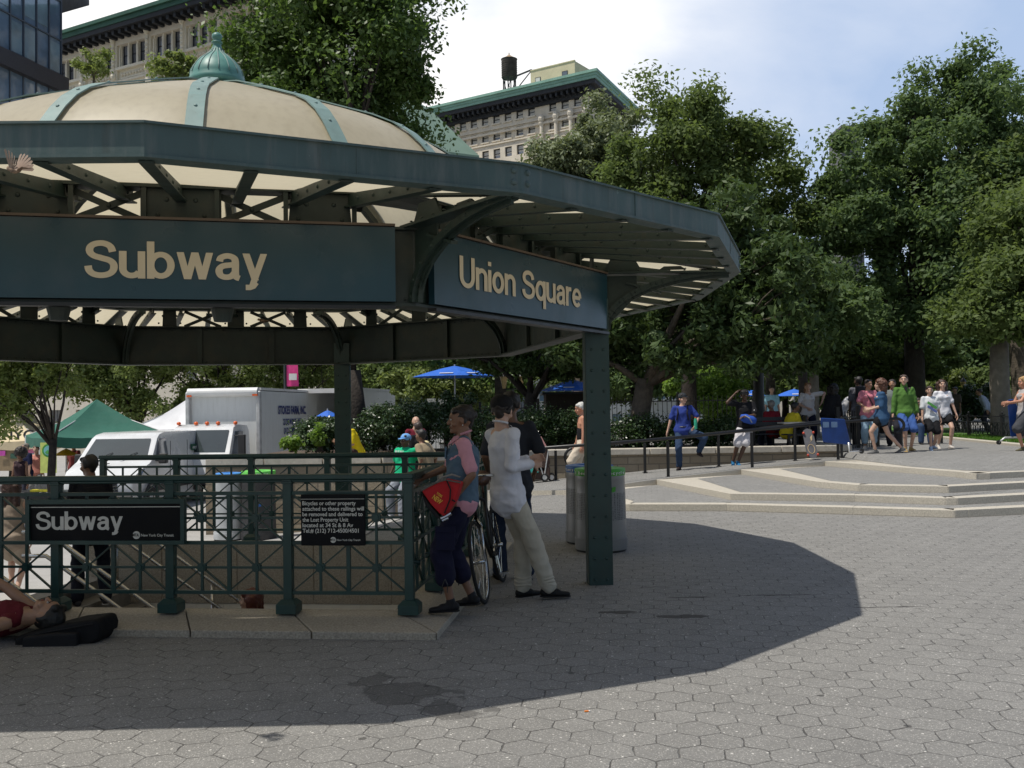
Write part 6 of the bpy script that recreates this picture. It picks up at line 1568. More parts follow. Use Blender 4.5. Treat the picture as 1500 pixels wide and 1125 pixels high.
# --- cigarette butt
p = G(860, 1043); t = thing('cigarette_butt', 'orange cigarette end lying on the sunlit pavers', 'litter', p, R(10)); q = MB(); q.tube([(-.014, 0, .005), (.008, 0, .005)], .0045, n=8); q.build('filter', mat('filter orange', (.75, .22, .03), .7), t); q = MB(); q.tube([(.008, 0, .005), (.016, 0, .005)], .0045, n=8); q.build('paper', M_white, t)
# --- lamps
def lamp(label, px, Y, base, py_l, heads=2, s=1.0):
    c = gb(px, Y, base); t = thing('street_lamp', label, 'lamp', c); zt = P(px, py_l, Y).z-base; q = MB(); q.lathe([(.14*s, 0), (.12*s, .3), (.06*s, .45), (.045*s, zt-.45), (.07*s, zt-.4), (.03*s, zt-.35)], n=12); 
    if heads == 2: q.bar((-.28*s, 0, zt-.32), (.28*s, 0, zt-.32), .04, .04)
    q.build('pole', M_black, t, smooth='auto')
    for x in ((-.28*s, .28*s) if heads == 2 else (0,)):
        q = MB(); q.lathe([(.05*s, zt-.3), (.13*s, zt+.08), (.15*s, zt+.1)], c=(x, 0, 0), n=12); q.build('lantern', mat('amber lantern glass', (.55, .38, .16), .3), t, smooth='auto')
        q = MB(); q.lathe([(.16*s, zt+.1), (.1*s, zt+.2), (.02, zt+.27), (.02, zt+.36)], c=(x, 0, 0), n=12); q.build('cap', M_black, t)
lamp('black street lamp with two amber lanterns behind the man in the dark tee', 751, 33, .2, 556)
lamp('small black lamp standing on the lawn', 1412, 40, .56, 563, 1, .8)
q_t = thing('lamp_post', 'thick dark post among the seated people', 'post', gb(1112, 27, .5)); q = MB(); q.lathe([(.30, 0), (.30, .55), (.22, .6), (.15, 1.2), (.13, 5.5)], n=16); q.build('shaft', M_black, q_t, smooth='auto')
# dark timber shed behind the hedge
t = thing('timber_shed', 'dark timber hut behind the hedge left of the column', 'shed', gb(835, 28.5, .4)); a, b = P(800, 600, 28.5), P(886, 600, 28.5); z1 = P(840, 577, 28.5).z
q = MB(); q.prism([Vector((a.x, 28.5, .3)), Vector((b.x, 28.5, .3)), Vector((b.x, 30.5, .3)), Vector((a.x, 30.5, .3))], (0, 0, z1-.3)); q.build('wall', mat('dark timber', (.035, .024, .016), .8, ns=3, streak=True, dirt=((.02, .015, .01), .5)), t, world=True)
q = MB(); q.prism([Vector((a.x-.1, 28.4, z1)), Vector((b.x+.1, 28.4, z1)), Vector((b.x+.1, 30.6, z1)), Vector((a.x-.1, 30.6, z1))], (0, 0, .06)); q.build('roof', M_soff, t, world=True)
# notice boxes on the fence
for i, px in enumerate((632, 648)):
    c = P(px, 592, 29.9); t = thing('fence_notice', ('left', 'right')[i]+' of two pale notices on the picket fence above the hedges', 'notice', c); q = MB(); q.box((0, 0, 0), (.26, .02, .34)); q.build('sheet', mat('pale notice', (.5, .5, .46), .7), t)
# --- bicycle leaning by the railing
bk = thing('bicycle', 'dark bicycle with a brown saddle leaning by the side railing', 'bicycle', G(712, 885), 0)
F0 = G(712, 884); B0_ = G(741, 848); bd = (B0_-F0); bd.z = 0; wb = min(bd.length, 1.12); bd.normalize(); B0_ = F0+bd*1.05; side_ = Vector((-bd.y, bd.x, 0)); lean = R(9); upb = (Zv*math.cos(lean)+side_*math.sin(lean)).normalized(); axb = bd.cross(upb)
def bp(x, z_, y=0): return F0+bd*x+upb*z_+axb*y
for x, lab in ((0, 'front'), (1.05, 'rear')):
    c = bp(x, .345); q = MB(); n_ = 36; q.tube([c+(bd*math.cos(2*PI*k/n_)+upb*math.sin(2*PI*k/n_))*.33 for k in range(n_)], .016, n=8, closed=True); w_ = q.build('wheel', M_tyre, bk, world=True, smooth=True)
    q = MB(); q.tube([c+(bd*math.cos(2*PI*k/n_)+upb*math.sin(2*PI*k/n_))*.308 for k in range(n_)], .010, n=6, closed=True); q.tube([c-axb*.05, c+axb*.05], .018, n=8); q.build('rim', M_chrome, w_, world=True, smooth=True)
    q = MB()
    for k in range(18): a = 2*PI*k/18; e = bd*math.cos(a)+upb*math.sin(a); q.tube([c+axb*(.03 if k % 2 else -.03), c+e*.308], .0016, n=4)
    q.build('spoke', M_chrome, w_, world=True)
q = MB(); tb = lambda a, b, r_=.016: q.tube([a, b], r_, n=8)
hd0, hd1 = bp(.20, .72), bp(.16, .90); bb = bp(.62, .30); st = bp(.76, .86); rx = bp(1.05, .345)
tb(hd1, hd0, .018); tb(hd0, bb, .018); tb(hd1, st+(bb-st)*.12, .016); tb(bb, st); tb(st+(bb-st)*.08, rx, .010); tb(bb, rx, .011); q.build('frame', M_black, bk, world=True, smooth=True)
q = MB(); q.tube([hd0, bp(.12, .62, .05), bp(0, .345, .05)], .011, n=6); q.tube([hd0, bp(.12, .62, -.05), bp(0, .345, -.05)], .011, n=6); q.build('fork', M_chrome, bk, world=True, smooth=True)
q = MB(); q.tube([bp(.10, 1.02, .30), bp(.06, 1.05, .12), bp(.13, 1.02, 0), bp(.06, 1.05, -.12), bp(.10, 1.02, -.30)], .011, n=8); tb(hd1, bp(.13, 1.02), .012); q.build('handlebar', M_chrome, bk, world=True, smooth=True)
q = MB(); q.tube([bp(.62, .97), bp(.74, .985), bp(.84, .99), bp(.90, .985)], [.025, .045, .075, .05], n=10); tb(st, bp(.79, .96), .012); q.build('saddle', mat('brown leather', (.10, .045, .025), .5), bk, world=True, smooth=True)
q = MB(); Mx = Matrix((bd, upb, axb)).transposed(); q.lathe([(.09, -.004), (.09, .004)], c=bb+axb*.045, n=20, M=Mx); q.tube([bb+axb*.05, bb+axb*.06-upb*.16], .008, n=6); q.tube([bb-axb*.05, bb-axb*.06+upb*.16], .008, n=6); q.box(bb+axb*.09-upb*.16, (.08, .08, .02)); q.build('crank', M_chrome, bk, world=True)
# --- stroller
t = thing('stroller', 'brown and black baby stroller parked by the planter wall', 'stroller', P(796, 705, 22)); Ys = 21.4
def sp_(px, py, dy=0): return P(px, py, Ys+dy)
fab = mat('brown stroller fabric', (.06, .035, .028), .8); q = MB()
q.prism([sp_(784, 640), sp_(797, 646), sp_(803, 660), sp_(806, 678), sp_(800, 692), sp_(784, 694)], (0, .45, 0)); q.build('hood', fab, t, world=True, bevel=.04)
q = MB(); q.prism([sp_(780, 682), sp_(806, 684), sp_(806, 702), sp_(782, 702)], (0, .42, 0)); q.build('basket', fab, t, world=True, bevel=.03)
q = MB(); q.tube([sp_(780, 640), sp_(792, 641), sp_(800, 656)], .03, n=6); q.build('pink_trim', mat('pink trim', (.6, .3, .28), .7), t, world=True)
q = MB(); q.tube([sp_(803, 660), sp_(802, 668), sp_(797, 700)], .014, n=6); q.tube([sp_(778, 642), sp_(797, 700)], .014, n=6); q.tube([sp_(803, 662, .45), sp_(797, 700, .45)], .014, n=6); q.build('frame', M_alu, t, world=True)
for x, y, dy in ((798, 699.5, 0), (808, 699, .05), (798, 697.5, .45), (770, 699, .0)):
    c = sp_(x, y, dy); q = MB(); q.tube([c+Vector((.075*math.cos(a), 0, .075*math.sin(a))) for a in [2*PI*k/16 for k in range(16)]], .018, n=6, closed=True); w_ = q.build('wheel', M_tyre, t, world=True); q = MB(); q.lathe([(.05, -.01), (.05, .01)], c=c, n=12, M=Matrix.Rotation(PI/2, 3, 'X')); q.build('hub', M_alu, w_, world=True)
q = MB(); q.box(sp_(782, 688, -.03), (.2, .06, .12)); q.build('toy', mat('teal cloth', (.05, .45, .40), .7), t, world=True)
# --- folded blue tables on casters
def blue_board(label, pts, Y, foot, mark):
    t = thing('folded_table', label, 'table', P(pts[0][0], pts[0][1], Y)); q = MB(); q.prism([P(x, y, Y+dy) for x, y, dy in pts], (.05, .06, 0)); q.build('cover', mat('deep blue vinyl', (.008, .045, .21), .5, bs=.4, bd=.02, bscale=5), t, world=True, bevel=.02)
    q = MB(); q.tube([P(x, y, Y-.05) for x, y in foot], .022, n=8); q.build('leg', M_alu, t, world=True, smooth=True)
    c = P(foot[-1][0], foot[-1][1], Y-.05); q = MB(); q.lathe([(.05, -.02), (.05, .02)], c=c, n=14, M=Matrix.Rotation(PI/2, 3, 'X')); q.build('caster', M_tyre, t, world=True)
    if mark: c = P(mark[0], mark[1], Y-.02); q = MB(); q.box(c-Vector((.09, 0, 0)), (.13, .012, .12)); q.box(c+Vector((.09, 0, 0)), (.13, .012, .12)); q.build('faded_mark', mat('faded print', (.10, .17, .30), .6), t, world=True)
blue_board('folded blue table behind the curled handrail end', [(1201, 612, 0), (1236, 614, .2), (1245, 652, .2), (1205, 648, 0)], 21.0, [(1243, 648), (1244, 662), (1262, 661)], (1216, 622))
blue_board('folded blue table on a caster at the right edge of the photo', [(1475, 586, 0), (1484, 584, 0), (1508, 630, .1), (1506, 641, .1), (1480, 640, 0)], 22.0, [(1506, 641), (1472, 641), (1463, 648)], None)
# --- longboard leaning
c0, c1 = P(1191, 671, 21.8), P(1182, 628, 22.1); t = thing('longboard', 'grey longboard with a tan pattern leaning upright at the planter end', 'skateboard', c0); d_ = (c1-c0).normalized(); s_ = d_.cross(Vector((0, -1, 0))).normalized(); n_ = s_.cross(d_); q = MB(); Ll = (c1-c0).length
ol = [(0, -.06), (.04, -.10), (.15, -.12), (Ll-.15, -.12), (Ll-.04, -.09), (Ll, 0), (Ll-.04, .09), (Ll-.15, .12), (.15, .12), (.04, .10), (0, .06)]
q.prism([c0+d_*a+s_*b for a, b in ol], n_*.015); q.build('deck', mat('grey deck', (.10, .10, .11), .6), t, world=True)
q = MB(); q.tube([c0+d_*(.22+.11*math.sin(a))-Vector((0, .02, 0))+s_*.075*math.cos(a) for a in [2*PI*k/18 for k in range(18)]], .008, n=5, closed=True); q.prism([c0+d_*a+s_*b-Vector((0, .022, 0)) for a, b in ((.36, -.03), (.42, .03), (.5, .02), (.56, .08), (.44, .06))], (0, .004, 0)); q.build('pattern', mat('tan print', (.5, .38, .22), .6), t, world=True)
for a in (.08, Ll-.1):
    for b in (-.11, .11): c = c0+d_*a+s_*b-Vector((0, .05, 0)); q = MB(); q.sphere(c, .03, n=8, m=6); q.build('wheel', mat('red wheel', (.5, .06, .03), .5), t, world=True)
# --- benches and tables on the upper plaza
def bench(label, px, Y, w_=1.3, rz=0, z_=.56):
    c = gb(px, Y, z_); t = thing('park_bench', label, 'bench', c, rz); q = MB()
    for k in range(4): q.box((0, -.18+.11*k, .44), (w_, .09, .03))
    q.build('seat', M_soff, t); q = MB()
    for k in range(3): q.box((0, .22+.02*k, .58+.12*k), (w_, .03, .09))
    q.build('backrest', M_soff, t)
    for x in (-w_/2+.06, w_/2-.06): q = MB(); q.bar((x, -.18, 0), (x, -.18, .44), .05, .05, (1, 0, 0)); q.bar((x, .2, 0), (x, .27, .9), .05, .05, (1, 0, 0)); q.bar((x, -.18, .42), (x, .2, .42), .04, .04); q.tube([Vector((x, -.22, .60)), Vector((x, .0, .66)), Vector((x, .24, .64))], .02, n=6); q.build('leg', M_black, t)
bench('black bench under the man in the red shirt', 1132, 24.4, 1.2, R(180), .5)
bench('black bench under the man in the yellow shirt', 1153, 24.0, 1.0, R(-80), .5)
bench('black bench under the woman with sunglasses', 1344, 26.5, 1.2, R(180), .56)
t = thing('park_table', 'pale topped table between the seated men', 'table', gb(1166, 23.9, .5)); q = MB(); q.box((0, 0, .72), (.8, .7, .04)); q.build('table_top', mat('pale table top', (.5, .48, .44), .6), t)
q = MB(); q.lathe([(.2, 0), (.05, .04), (.05, .70), (.15, .71)], n=12); q.build('pedestal', M_soff, t)
# --- sparrows
M_spar = mat('sparrow brown', (.22, .15, .10), .8, ns=40, na=.5)
def bird(label, c, s, fly, head=0):
    t = thing('sparrow', label, 'bird', c, head); q = MB()
    q.tube([(-.075, 0, .005), (-.04, 0, .0), (0, 0, .004), (.03, 0, .012), (.05, 0, .022), (.066, 0, .022), (.076, 0, .018)], [.004, .016, .024, .022, .015, .016, .003], n=10)
    q.xf(Matrix.Scale(s, 4)); q.build('body', M_spar, t, smooth=True)
    q = MB(); q.tube([(.074*s, 0, .019*s), (.088*s, 0, .016*s)], [.004*s, .001*s], n=6); q.build('beak', M_dkpl, t)
    for sd in (-1, 1):
        q = MB()
        for k in range(7):
            if fly: a = R(-5+k*17+(12 if sd > 0 else 0)); r0_ = Vector((.022-.007*k, sd*.018, .014)); tip = r0_+Vector((-.115*math.sin(a), sd*.045, .115*math.cos(a)))*(1-.03*k)
            else: tip = Vector((-.075+.002*k, sd*(.012+.002*k), .004-.002*k)); r0_ = Vector((.015, sd*.02, .008-.003*k))
            w_ = .020 if fly else .010; dd_ = (tip-r0_).normalized(); sd_ = dd_.cross(Vector((0, 1, .15)) if fly else Vector((0, .3, 1))).normalized()*w_
            q.add([x*s for x in (r0_-sd_*.5, r0_+sd_*.5, tip+sd_*.6-dd_*.01, tip, tip-sd_*.6-dd_*.01)], [(0, 1, 2, 3, 4)])
        q.build('wing', mat('sparrow wing', (.33, .24, .18), .8), t, fix=False)
    q = MB()
    for k in range(4): a = R(-14+9*k); q.add([Vector((-.06, -.008+.004*k, .004))*s, Vector((-.06, .002+.003*k, .004))*s, Vector((-.13*math.cos(a), .13*math.sin(a)+.008, .0))*s, Vector((-.13*math.cos(a), .13*math.sin(a)-.008, .0))*s], [(0, 1, 2, 3)])
    q.build('tail', M_spar, t, fix=False)
    if not fly:
        q = MB(); q.tube([(0, .008*s, -.015*s), (0, .008*s, -.04*s)], .002, n=5); q.tube([(0, -.008*s, -.015*s), (0, -.008*s, -.04*s)], .002, n=5); q.build('leg', M_dkpl, t)
bird('brown sparrow in flight with spread wings by the upper left fascia', P(22, 250, 4.45), .72, True, R(150))
pb0 = PC+PU*(-1.2)+PV*(A*.97); pp_ = P(386, 476, pb0.y); bird('tiny sparrow perched on the far beam under the front sign', (pp_.x, pp_.y, ZT+.045), 1.1, False, R(180))
# ------------------------------------------------ people
from mathutils import noise as mnoise
SK = {'dark': (.085, .042, .024), 'brown': (.20, .10, .058), 'tan': (.36, .20, .125), 'light': (.52, .32, .23), 'red': (.50, .24, .15)}
def skin(k):
    nm = 'skin '+k
    if nm in MATS: return MATS[nm]
    m = mat(nm, SK[k], .5, ns=14, na=.07); p = m.node_tree.nodes['Principled BSDF']; p.inputs['Subsurface Weight'].default_value = .06; p.inputs['Subsurface Radius'].default_value = (.02, .008, .004); return m
def cloth(c, rough=.85, n='cloth'): return mat('%s %.3f %.3f %.3f' % (n, *c), c, rough, ns=9, na=.10, bs=.35, bd=.004, bscale=26, spec=.2)
def hairm(c): return mat('hair %.3f %.3f %.3f' % c, c, .5, ns=60, na=.4, bs=.8, bd=.004, bscale=130)
def cap_(q, p0, p1, r0, r1, n=12, sx=1.0, sy=1.0, side=None):
    """swept ellipse from p0 to p1 with rounded ends; sx scales along side, sy across it"""
    p0, p1 = Vector(p0), Vector(p1); d = p1-p0; Ld = d.length; d = d/Ld if Ld > 1e-6 else Vector((0, 0, 1))
    s = Vector(side) if side is not None else d.orthogonal(); s = (s-d*s.dot(d)); s = s.normalized() if s.length > 1e-5 else d.orthogonal().normalized(); t = d.cross(s); b = len(q.v); rings = []
    for a in (80, 55, 30): rings.append((p0-d*r0*math.sin(R(a))*.8, r0*math.cos(R(a))))
    rings += [(p0, r0), (p0.lerp(p1, .5), (r0+r1)/2), (p1, r1)]
    for a in (30, 55, 80): rings.append((p1+d*r1*math.sin(R(a))*.8, r1*math.cos(R(a))))
    for p, r_ in rings:
        for k in range(n): a = 2*PI*k/n; q.v.append(tuple(p+s*(r_*sx*math.cos(a))+t*(r_*sy*math.sin(a))))
    m_ = len(rings)
    for i in range(m_-1):
        for k in range(n): q.f.append((b+i*n+k, b+i*n+(k+1) % n, b+(i+1)*n+(k+1) % n, b+(i+1)*n+k)); q.mi.append(0)
    q.f.append(tuple(b+k for k in range(n))[::-1]); q.f.append(tuple(b+(m_-1)*n+k for k in range(n))); q.mi += [0, 0]
def chain(q, pts, rs, **k):
    for i in range(len(pts)-1): cap_(q, pts[i], pts[i+1], rs[i], rs[i+1], **k)
def ell(q, c, r, M=None, n=14, m=10):
    q.sphere(c, 1.0, n=n, m=m, sc=r, M=M)
def fuse(q, name, m, parent, vox, smooth=2, wr=0.0, wf=9.0, extra=None, seed=0):
    bm = bmesh.new(); me = bpy.data.meshes.new('t'); me.from_pydata(q.v, [], q.f); bm.from_mesh(me); bmesh.ops.recalc_face_normals(bm, faces=bm.faces); bm.to_mesh(me); bm.free()
    o = bpy.data.objects.new('t', me); md = o.modifiers.new('r', 'REMESH'); md.mode = 'VOXEL'; md.voxel_size = vox
    if smooth: s = o.modifiers.new('s', 'SMOOTH'); s.factor = .5; s.iterations = smooth
    me2 = evaluated(o); bpy.data.objects.remove(o); bpy.data.meshes.remove(me)
    if wr:
        n_ = len(me2.vertices); co = np.empty(n_*3, np.float32); me2.vertices.foreach_get('co', co); no = np.empty(n_*3, np.float32); me2.vertex_normals.foreach_get('vector', no); co = co.reshape(-1, 3); no = no.reshape(-1, 3); kk = np.empty(n_)
        for j, c in enumerate(co.tolist()):
            a1 = mnoise.noise(Vector((c[0]*wf*.6+seed, c[1]*wf*.6, c[2]*wf*.9+c[0]*wf*.5))); kk[j] = (1-3.2*abs(a1))*.9+.5*mnoise.noise(Vector((c[0]*wf*2.2, c[1]*wf*2.2+seed, c[2]*wf*1.5)))
        co = co+no*(wr*kk-wr*.25)[:, None]; me2.vertices.foreach_set('co', co.astype(np.float32).ravel())
    if extra is not None and extra.v:
        bm = bmesh.new(); bm.from_mesh(me2); t = bpy.data.meshes.new('x'); t.from_pydata(extra.v, [], extra.f); bm.from_mesh(t); bm.to_mesh(me2); bm.free(); bpy.data.meshes.remove(t)
    me2.name = name; me2.materials.clear(); me2.materials.append(m); me2.polygons.foreach_set('use_smooth', [True]*len(me2.polygons)); me2.update()
    ob = bpy.data.objects.new(name, me2); link(ob); ob.parent = parent; MW[ob.name] = MW[parent.name].copy(); return ob
def ik(a, t, l1, l2, pole):
    a, t = Vector(a), Vector(t); d = t-a; L_ = min(d.length, (l1+l2)*.999); d.normalize(); t = a+d*L_
    x = (l1*l1-l2*l2+L_*L_)/(2*L_); h = math.sqrt(max(l1*l1-x*x, 0)); p = Vector(pole); p = p-d*p.dot(d); p = p.normalized() if p.length > 1e-5 else d.orthogonal().normalized()
    return a+d*x+p*h, t
def hand(q, W, D, Nn, side, curl, s=1.0, n=8):
    D = Vector(D).normalized(); Nn = Vector(Nn); Nn = (Nn-D*Nn.dot(D)).normalized(); S = D.cross(Nn)*side
    cap_(q, W, W+D*.075*s, .024*s, .030*s, n=10, sx=1.25, sy=.55, side=S)
    cap_(q, W+D*.03*s, W+D*.085*s, .028*s, .026*s, n=10, sx=1.45, sy=.5, side=S)
    for i, (o, ln) in enumerate(((-.030, .072), (-.010, .082), (.011, .076), (.030, .060))):
        p = W+D*.088*s+S*o*s; d = D.copy(); r_ = .0088*s
        for k in range(3):
            ax = S*side; a = curl*(.55+.35*k)*(1+.08*i); d2 = (D*math.cos(a)+Nn*math.sin(a)); e = p+d2*ln*s*(.42, .32, .26)[k]
            cap_(q, p, e, r_*(1-.1*k), r_*(.9-.1*k), n=n); p = e
    p = W+D*.025*s-S*.028*s; e = p+(-S*.7+D*.7+Nn*.25).normalized()*.042*s; cap_(q, p, e, .0125*s, .0105*s, n=n); e2 = e+(-S*.25+D*.9+Nn*.35).normalized()*.032*s; cap_(q, e, e2, .0105*s, .008*s, n=n)
def person(label, loc, face, H=1.72, q_=1, sk='tan', pelvis=(0, 0, .93), lean=(0, 0), twist=0, feet=None, hands=None, head=(0, 0), build=1.0, female=False,
           top=None, bottom=None, shoes=(.02, .02, .02), hair=None, cap=None, knees=None, elbows=None, rot=None, toe=None, bare=False, group=None, beard=False, handdir=None, curl=.6, extras=None):
    """top: (colour, sleeve 0..1, hem z offset, looseness); bottom: (colour, leg length 0..1, looseness)"""
    t = thing('person', label, 'person', loc, R(face), group, rot=rot); S = H/1.75; V3 = lambda p: Vector(p)*S
    vox = (.0075, .013, .019)[q_]; B = MB(); FN = MB(); fine = (B if q_ == 0 else FN)
    pv = V3(pelvis); T = Vector((math.sin(R(lean[1])), math.sin(R(lean[0])), math.cos(R(lean[0]))*math.cos(R(lean[1])))).normalized()
    tw = Matrix.Rotation(R(twist), 3, 'Z'); X = tw @ Vector((1, 0, 0)); X = (X-T*X.dot(T)).normalized(); Fw = T.cross(X)
    chest = pv+T*.36*S; neck = pv+T*.545*S; sh = {s: pv+T*.475*S+X*(s*(.143 if female else .165)*S*build**.5) for s in (-1, 1)}; hp = {s: pv+Vector((s*.088*S, 0, -.03*S)) for s in (-1, 1)}
    hd = Matrix.Rotation(R(head[0]), 3, 'Z') @ Matrix.Rotation(R(head[1]), 3, 'X') @ Matrix((Vector((1, 0, 0)), Vector((0, 1, 0)), Vector((0, 0, 1)))).transposed()
    if rot: hd = Matrix.Rotation(R(head[0]), 3, 'Z') @ Matrix.Rotation(R(head[1]), 3, 'X')
    hc = neck+T*.045*S+hd @ Vector((0, .02, .085))*S
    if feet is None: feet = {-1: (-.10, .03, .08), 1: (.10, -.02, .08)}
    if hands is None: hands = {-1: (-.24, .06, .80), 1: (.24, .06, .80)}
    k1 = {}; ak = {}; el = {}; wr = {}
    for s in (-1, 1):
        kp = (knees or {}).get(s, (s*.1, 1, 0)); k1[s], ak[s] = ik(hp[s], V3(feet[s]), .445*S, .44*S, kp)
        ep = (elbows or {}).get(s, (s*.35, -1, -.2)); el[s], wr[s] = ik(sh[s], V3(hands[s]), .285*S, .255*S, ep)
    b = build; g = S; gh = S*1.06
    # torso
    cap_(B, pv+T*.0*g, pv+T*.12*g, .135*g*b, .118*g*b, sx=1.18, sy=.80, side=X, n=18); cap_(B, pv+T*.10*g, chest, .118*g*b, .135*g*b, sx=1.08, sy=.80, side=X, n=18); cap_(B, chest, pv+T*.44*g, .135*g*b, .115*g*b, sx=1.22, sy=.78, side=X, n=18)
    cap_(B, sh[-1]-T*.01*g, sh[1]-T*.01*g, .052*g*b**.5, .052*g*b**.5); cap_(B, pv+T*.46*g, neck+T*.05*g, .075*g, .052*g); 
    if female: 
        for s in (-1, 1): ell(B, chest+X*s*.065*g+Fw*.085*g+T*.01*g, (.06*g, .055*g, .06*g))
    cap_(B, neck-T*.02*g, hc-hd @ Vector((0, .01, .05))*g, .056*g, .052*g)
    for s in (-1, 1):
        cap_(B, sh[s], el[s], .050*g*b**.5, .038*g*b**.5); cap_(B, el[s], wr[s], .038*g*b**.5, .024*g); cap_(B, hp[s], k1[s], .082*g*b**.5, .055*g, n=16); cap_(B, k1[s], ak[s], .052*g, .034*g); cap_(B, k1[s].lerp(ak[s], .12), k1[s].lerp(ak[s], .45), .052*g, .050*g)
        D = (handdir or {}).get(s) or (wr[s]-el[s]); Nn = -X*s if abs(Vector(D).normalized().dot(X)) < .8 else Vector((0, 0, -1))
        hand(fine, wr[s], D, Nn, s, curl, s=g*(1.0 if q_ == 0 else 1.05), n=8 if q_ == 0 else 5)
        if q_ > 0: cap_(B, wr[s], wr[s]+Vector(D).normalized()*.05*g, .024*g, .026*g)
    # head
    Hd = lambda x, y, z_: hc+hd @ Vector((x, y, z_))*gh
    ell(B, Hd(0, -.008, .02), (.076*gh, .094*gh, .092*gh), M=hd, n=20, m=14); cap_(B, Hd(0, .035, -.02), Hd(0, .048, -.082), .058*gh, .036*gh, n=14); ell(B, Hd(0, .055, .035), (.052*gh, .035*gh, .04*gh), M=hd)
    cap_(B, Hd(0, .088, .012), Hd(0, .106, -.022), .010*gh, .0155*gh); ell(B, Hd(0, .083, -.054), (.026*gh, .014*gh, .010*gh), M=hd); ell(B, Hd(0, .080, -.088), (.022*gh, .018*gh, .016*gh), M=hd)
    for s in (-1, 1): ell(B, Hd(s*.078, -.008, -.008), (.010*gh, .020*gh, .032*gh), M=hd); ell(B, Hd(s*.045, .062, -.030), (.022*gh, .022*gh, .022*gh), M=hd)
    cap_(B, Hd(-.038, .084, .030), Hd(.038, .084, .030), .009*gh, .009*gh)
    fuse(B, 'body', skin(sk), t, vox, smooth=2, extra=FN)
    if q_ < 2:
        for s in (-1, 1):
            e = MB(); ell(e, Hd(s*.031, .083, .010), (.0125*gh, .008*gh, .007*gh), M=hd); e.build('eye', mat('eye white', (.5, .46, .42), .3), t, smooth=True)
            e = MB(); ell(e, Hd(s*.031, .0895, .010), (.006*gh, .004*gh, .006*gh), M=hd); e.build('pupil', mat('pupil', (.02, .012, .008), .2), t, smooth=True)
            e = MB(); cap_(e, Hd(s*.048, .082, .030), Hd(s*.018, .094, .033), .0035*gh, .0045*gh, n=6); e.build('eyebrow', hairm((.02, .014, .01)), t, smooth=True)
        e = MB(); ell(e, Hd(0, .0955, -.054), (.021*gh, .006*gh, .0065*gh), M=hd); e.build('lips', mat('lips '+sk, tuple(np.array(SK[sk])*(.8, .5, .55)), .45), t, smooth=True)
    # clothes
    if top:
        c, sl, hem, lo = top; q = MB(); a = .010+lo
        bot = pv-Vector((0, 0, hem*g)) if hem > 0 else pv+T*(-hem)*g
        if not bare:
            cap_(q, bot, pv+T*.12*g, .150*g*b+a+.012*(hem > 0), .122*g*b+a, sx=1.15, sy=.84, side=X, n=20); cap_(q, pv+T*.12*g, chest, .124*g*b+a, .135*g*b+a, sx=1.12, sy=.82, side=X, n=20); cap_(q, chest, pv+T*.435*g, .135*g*b+a, .112*g*b+a*.6, sx=1.24, sy=.80, side=X, n=20)
            cap_(q, sh[-1]-T*.012*g, sh[1]-T*.012*g, .052*g*b**.5+a*.25, .052*g*b**.5+a*.25)
            if female:
                for s in (-1, 1): ell(q, chest+X*s*.063*g+Fw*.088*g, (.068*g, .060*g, .068*g))
        for s in (-1, 1):
            if sl > 0:
                e = sh[s].lerp(el[s], min(1, sl*2)); cap_(q, sh[s], e, .058*g*b**.5+a*.3, (.050 if sl < .5 else .046)*g*b**.5+a*.6)
                if sl > .5: cap_(q, el[s], el[s].lerp(wr[s], (sl-.5)*2), .045*g*b**.5+a*.5, .033*g+a*.5)
        if hem > .05: ell(q, pv-Vector((0, 0, .035*g)), (.190*g*b+lo, .156*g*b+lo, .125*g))
        fuse(q, 'top' if sl < .5 else 'shirt', cloth(c), t, vox*1.05, smooth=3, wr=(.0085, .007, 0)[q_], seed=rnd.random()*9)
    if bottom:
        c, ln, lo = bottom; q = MB(); a = .010+lo
        cap_(q, pv-Vector((0, 0, .02))*g, pv+T*.06*g, .134*g*b+a*.5, .120*g*b+a*.2, sx=1.14, sy=.84, side=Vector((1, 0, 0)), n=20)
        for s in (-1, 1):
            e = hp[s].lerp(k1[s], min(1, ln*2)); cap_(q, hp[s], e, .083*g*b**.5+a*.6, (.072 if ln < .5 else .060)*g+a, n=16)
            if ln > .5:
                e2 = k1[s].lerp(ak[s], (ln-.5)*2); cap_(q, k1[s], e2, .060*g+a, (.050+(1-ln)*.02)*g+a*.9, n=16)
        fuse(q, 'trousers' if ln > .8 else 'shorts', cloth(c, n='cotton'), t, vox*1.05, smooth=3, wr=(.007, .007, 0)[q_], wf=10, seed=rnd.random()*9)
    for s in (-1, 1):
        fd = Vector((toe or {}).get(s, (s*.12, 1, 0))); fd = fd.normalized(); sd_ = fd.cross(Vector((0, 0, 1))) if abs(fd.z) < .9 else Vector((1, 0, 0)); upv = sd_.cross(fd)
        q = MB(); a0 = ak[s]-upv*.045*g
        cap_(q, a0-fd*.045*g, a0+fd*.075*g-upv*.008*g, .040*g, .038*g, sx=1, sy=.95, side=sd_); cap_(q, a0+fd*.06*g-upv*.012*g, a0+fd*.165*g-upv*.022*g, .040*g, .030*g, sx=1.12, sy=.72, side=sd_); cap_(q, a0, ak[s]+upv*.01*g, .040*g, .040*g)
        m_ = cloth(shoes, .6, 'shoe') if shoes else skin(sk)
        so_ = fuse(q, 'shoe' if shoes else 'foot', m_, t, vox, smooth=1)
        if shoes and q_ < 2:
            q = MB(); cap_(q, a0-fd*.045*g-upv*.034*g, a0+fd*.165*g-upv*.040*g, .042*g, .036*g, sx=1.05, sy=.26, side=sd_); e = q.build('sole', cloth((.30, .29, .28) if sum(shoes) > .15 or label.find('stairs') > 0 else (.015, .015, .015), .7, 'sole'), so_, smooth=True)
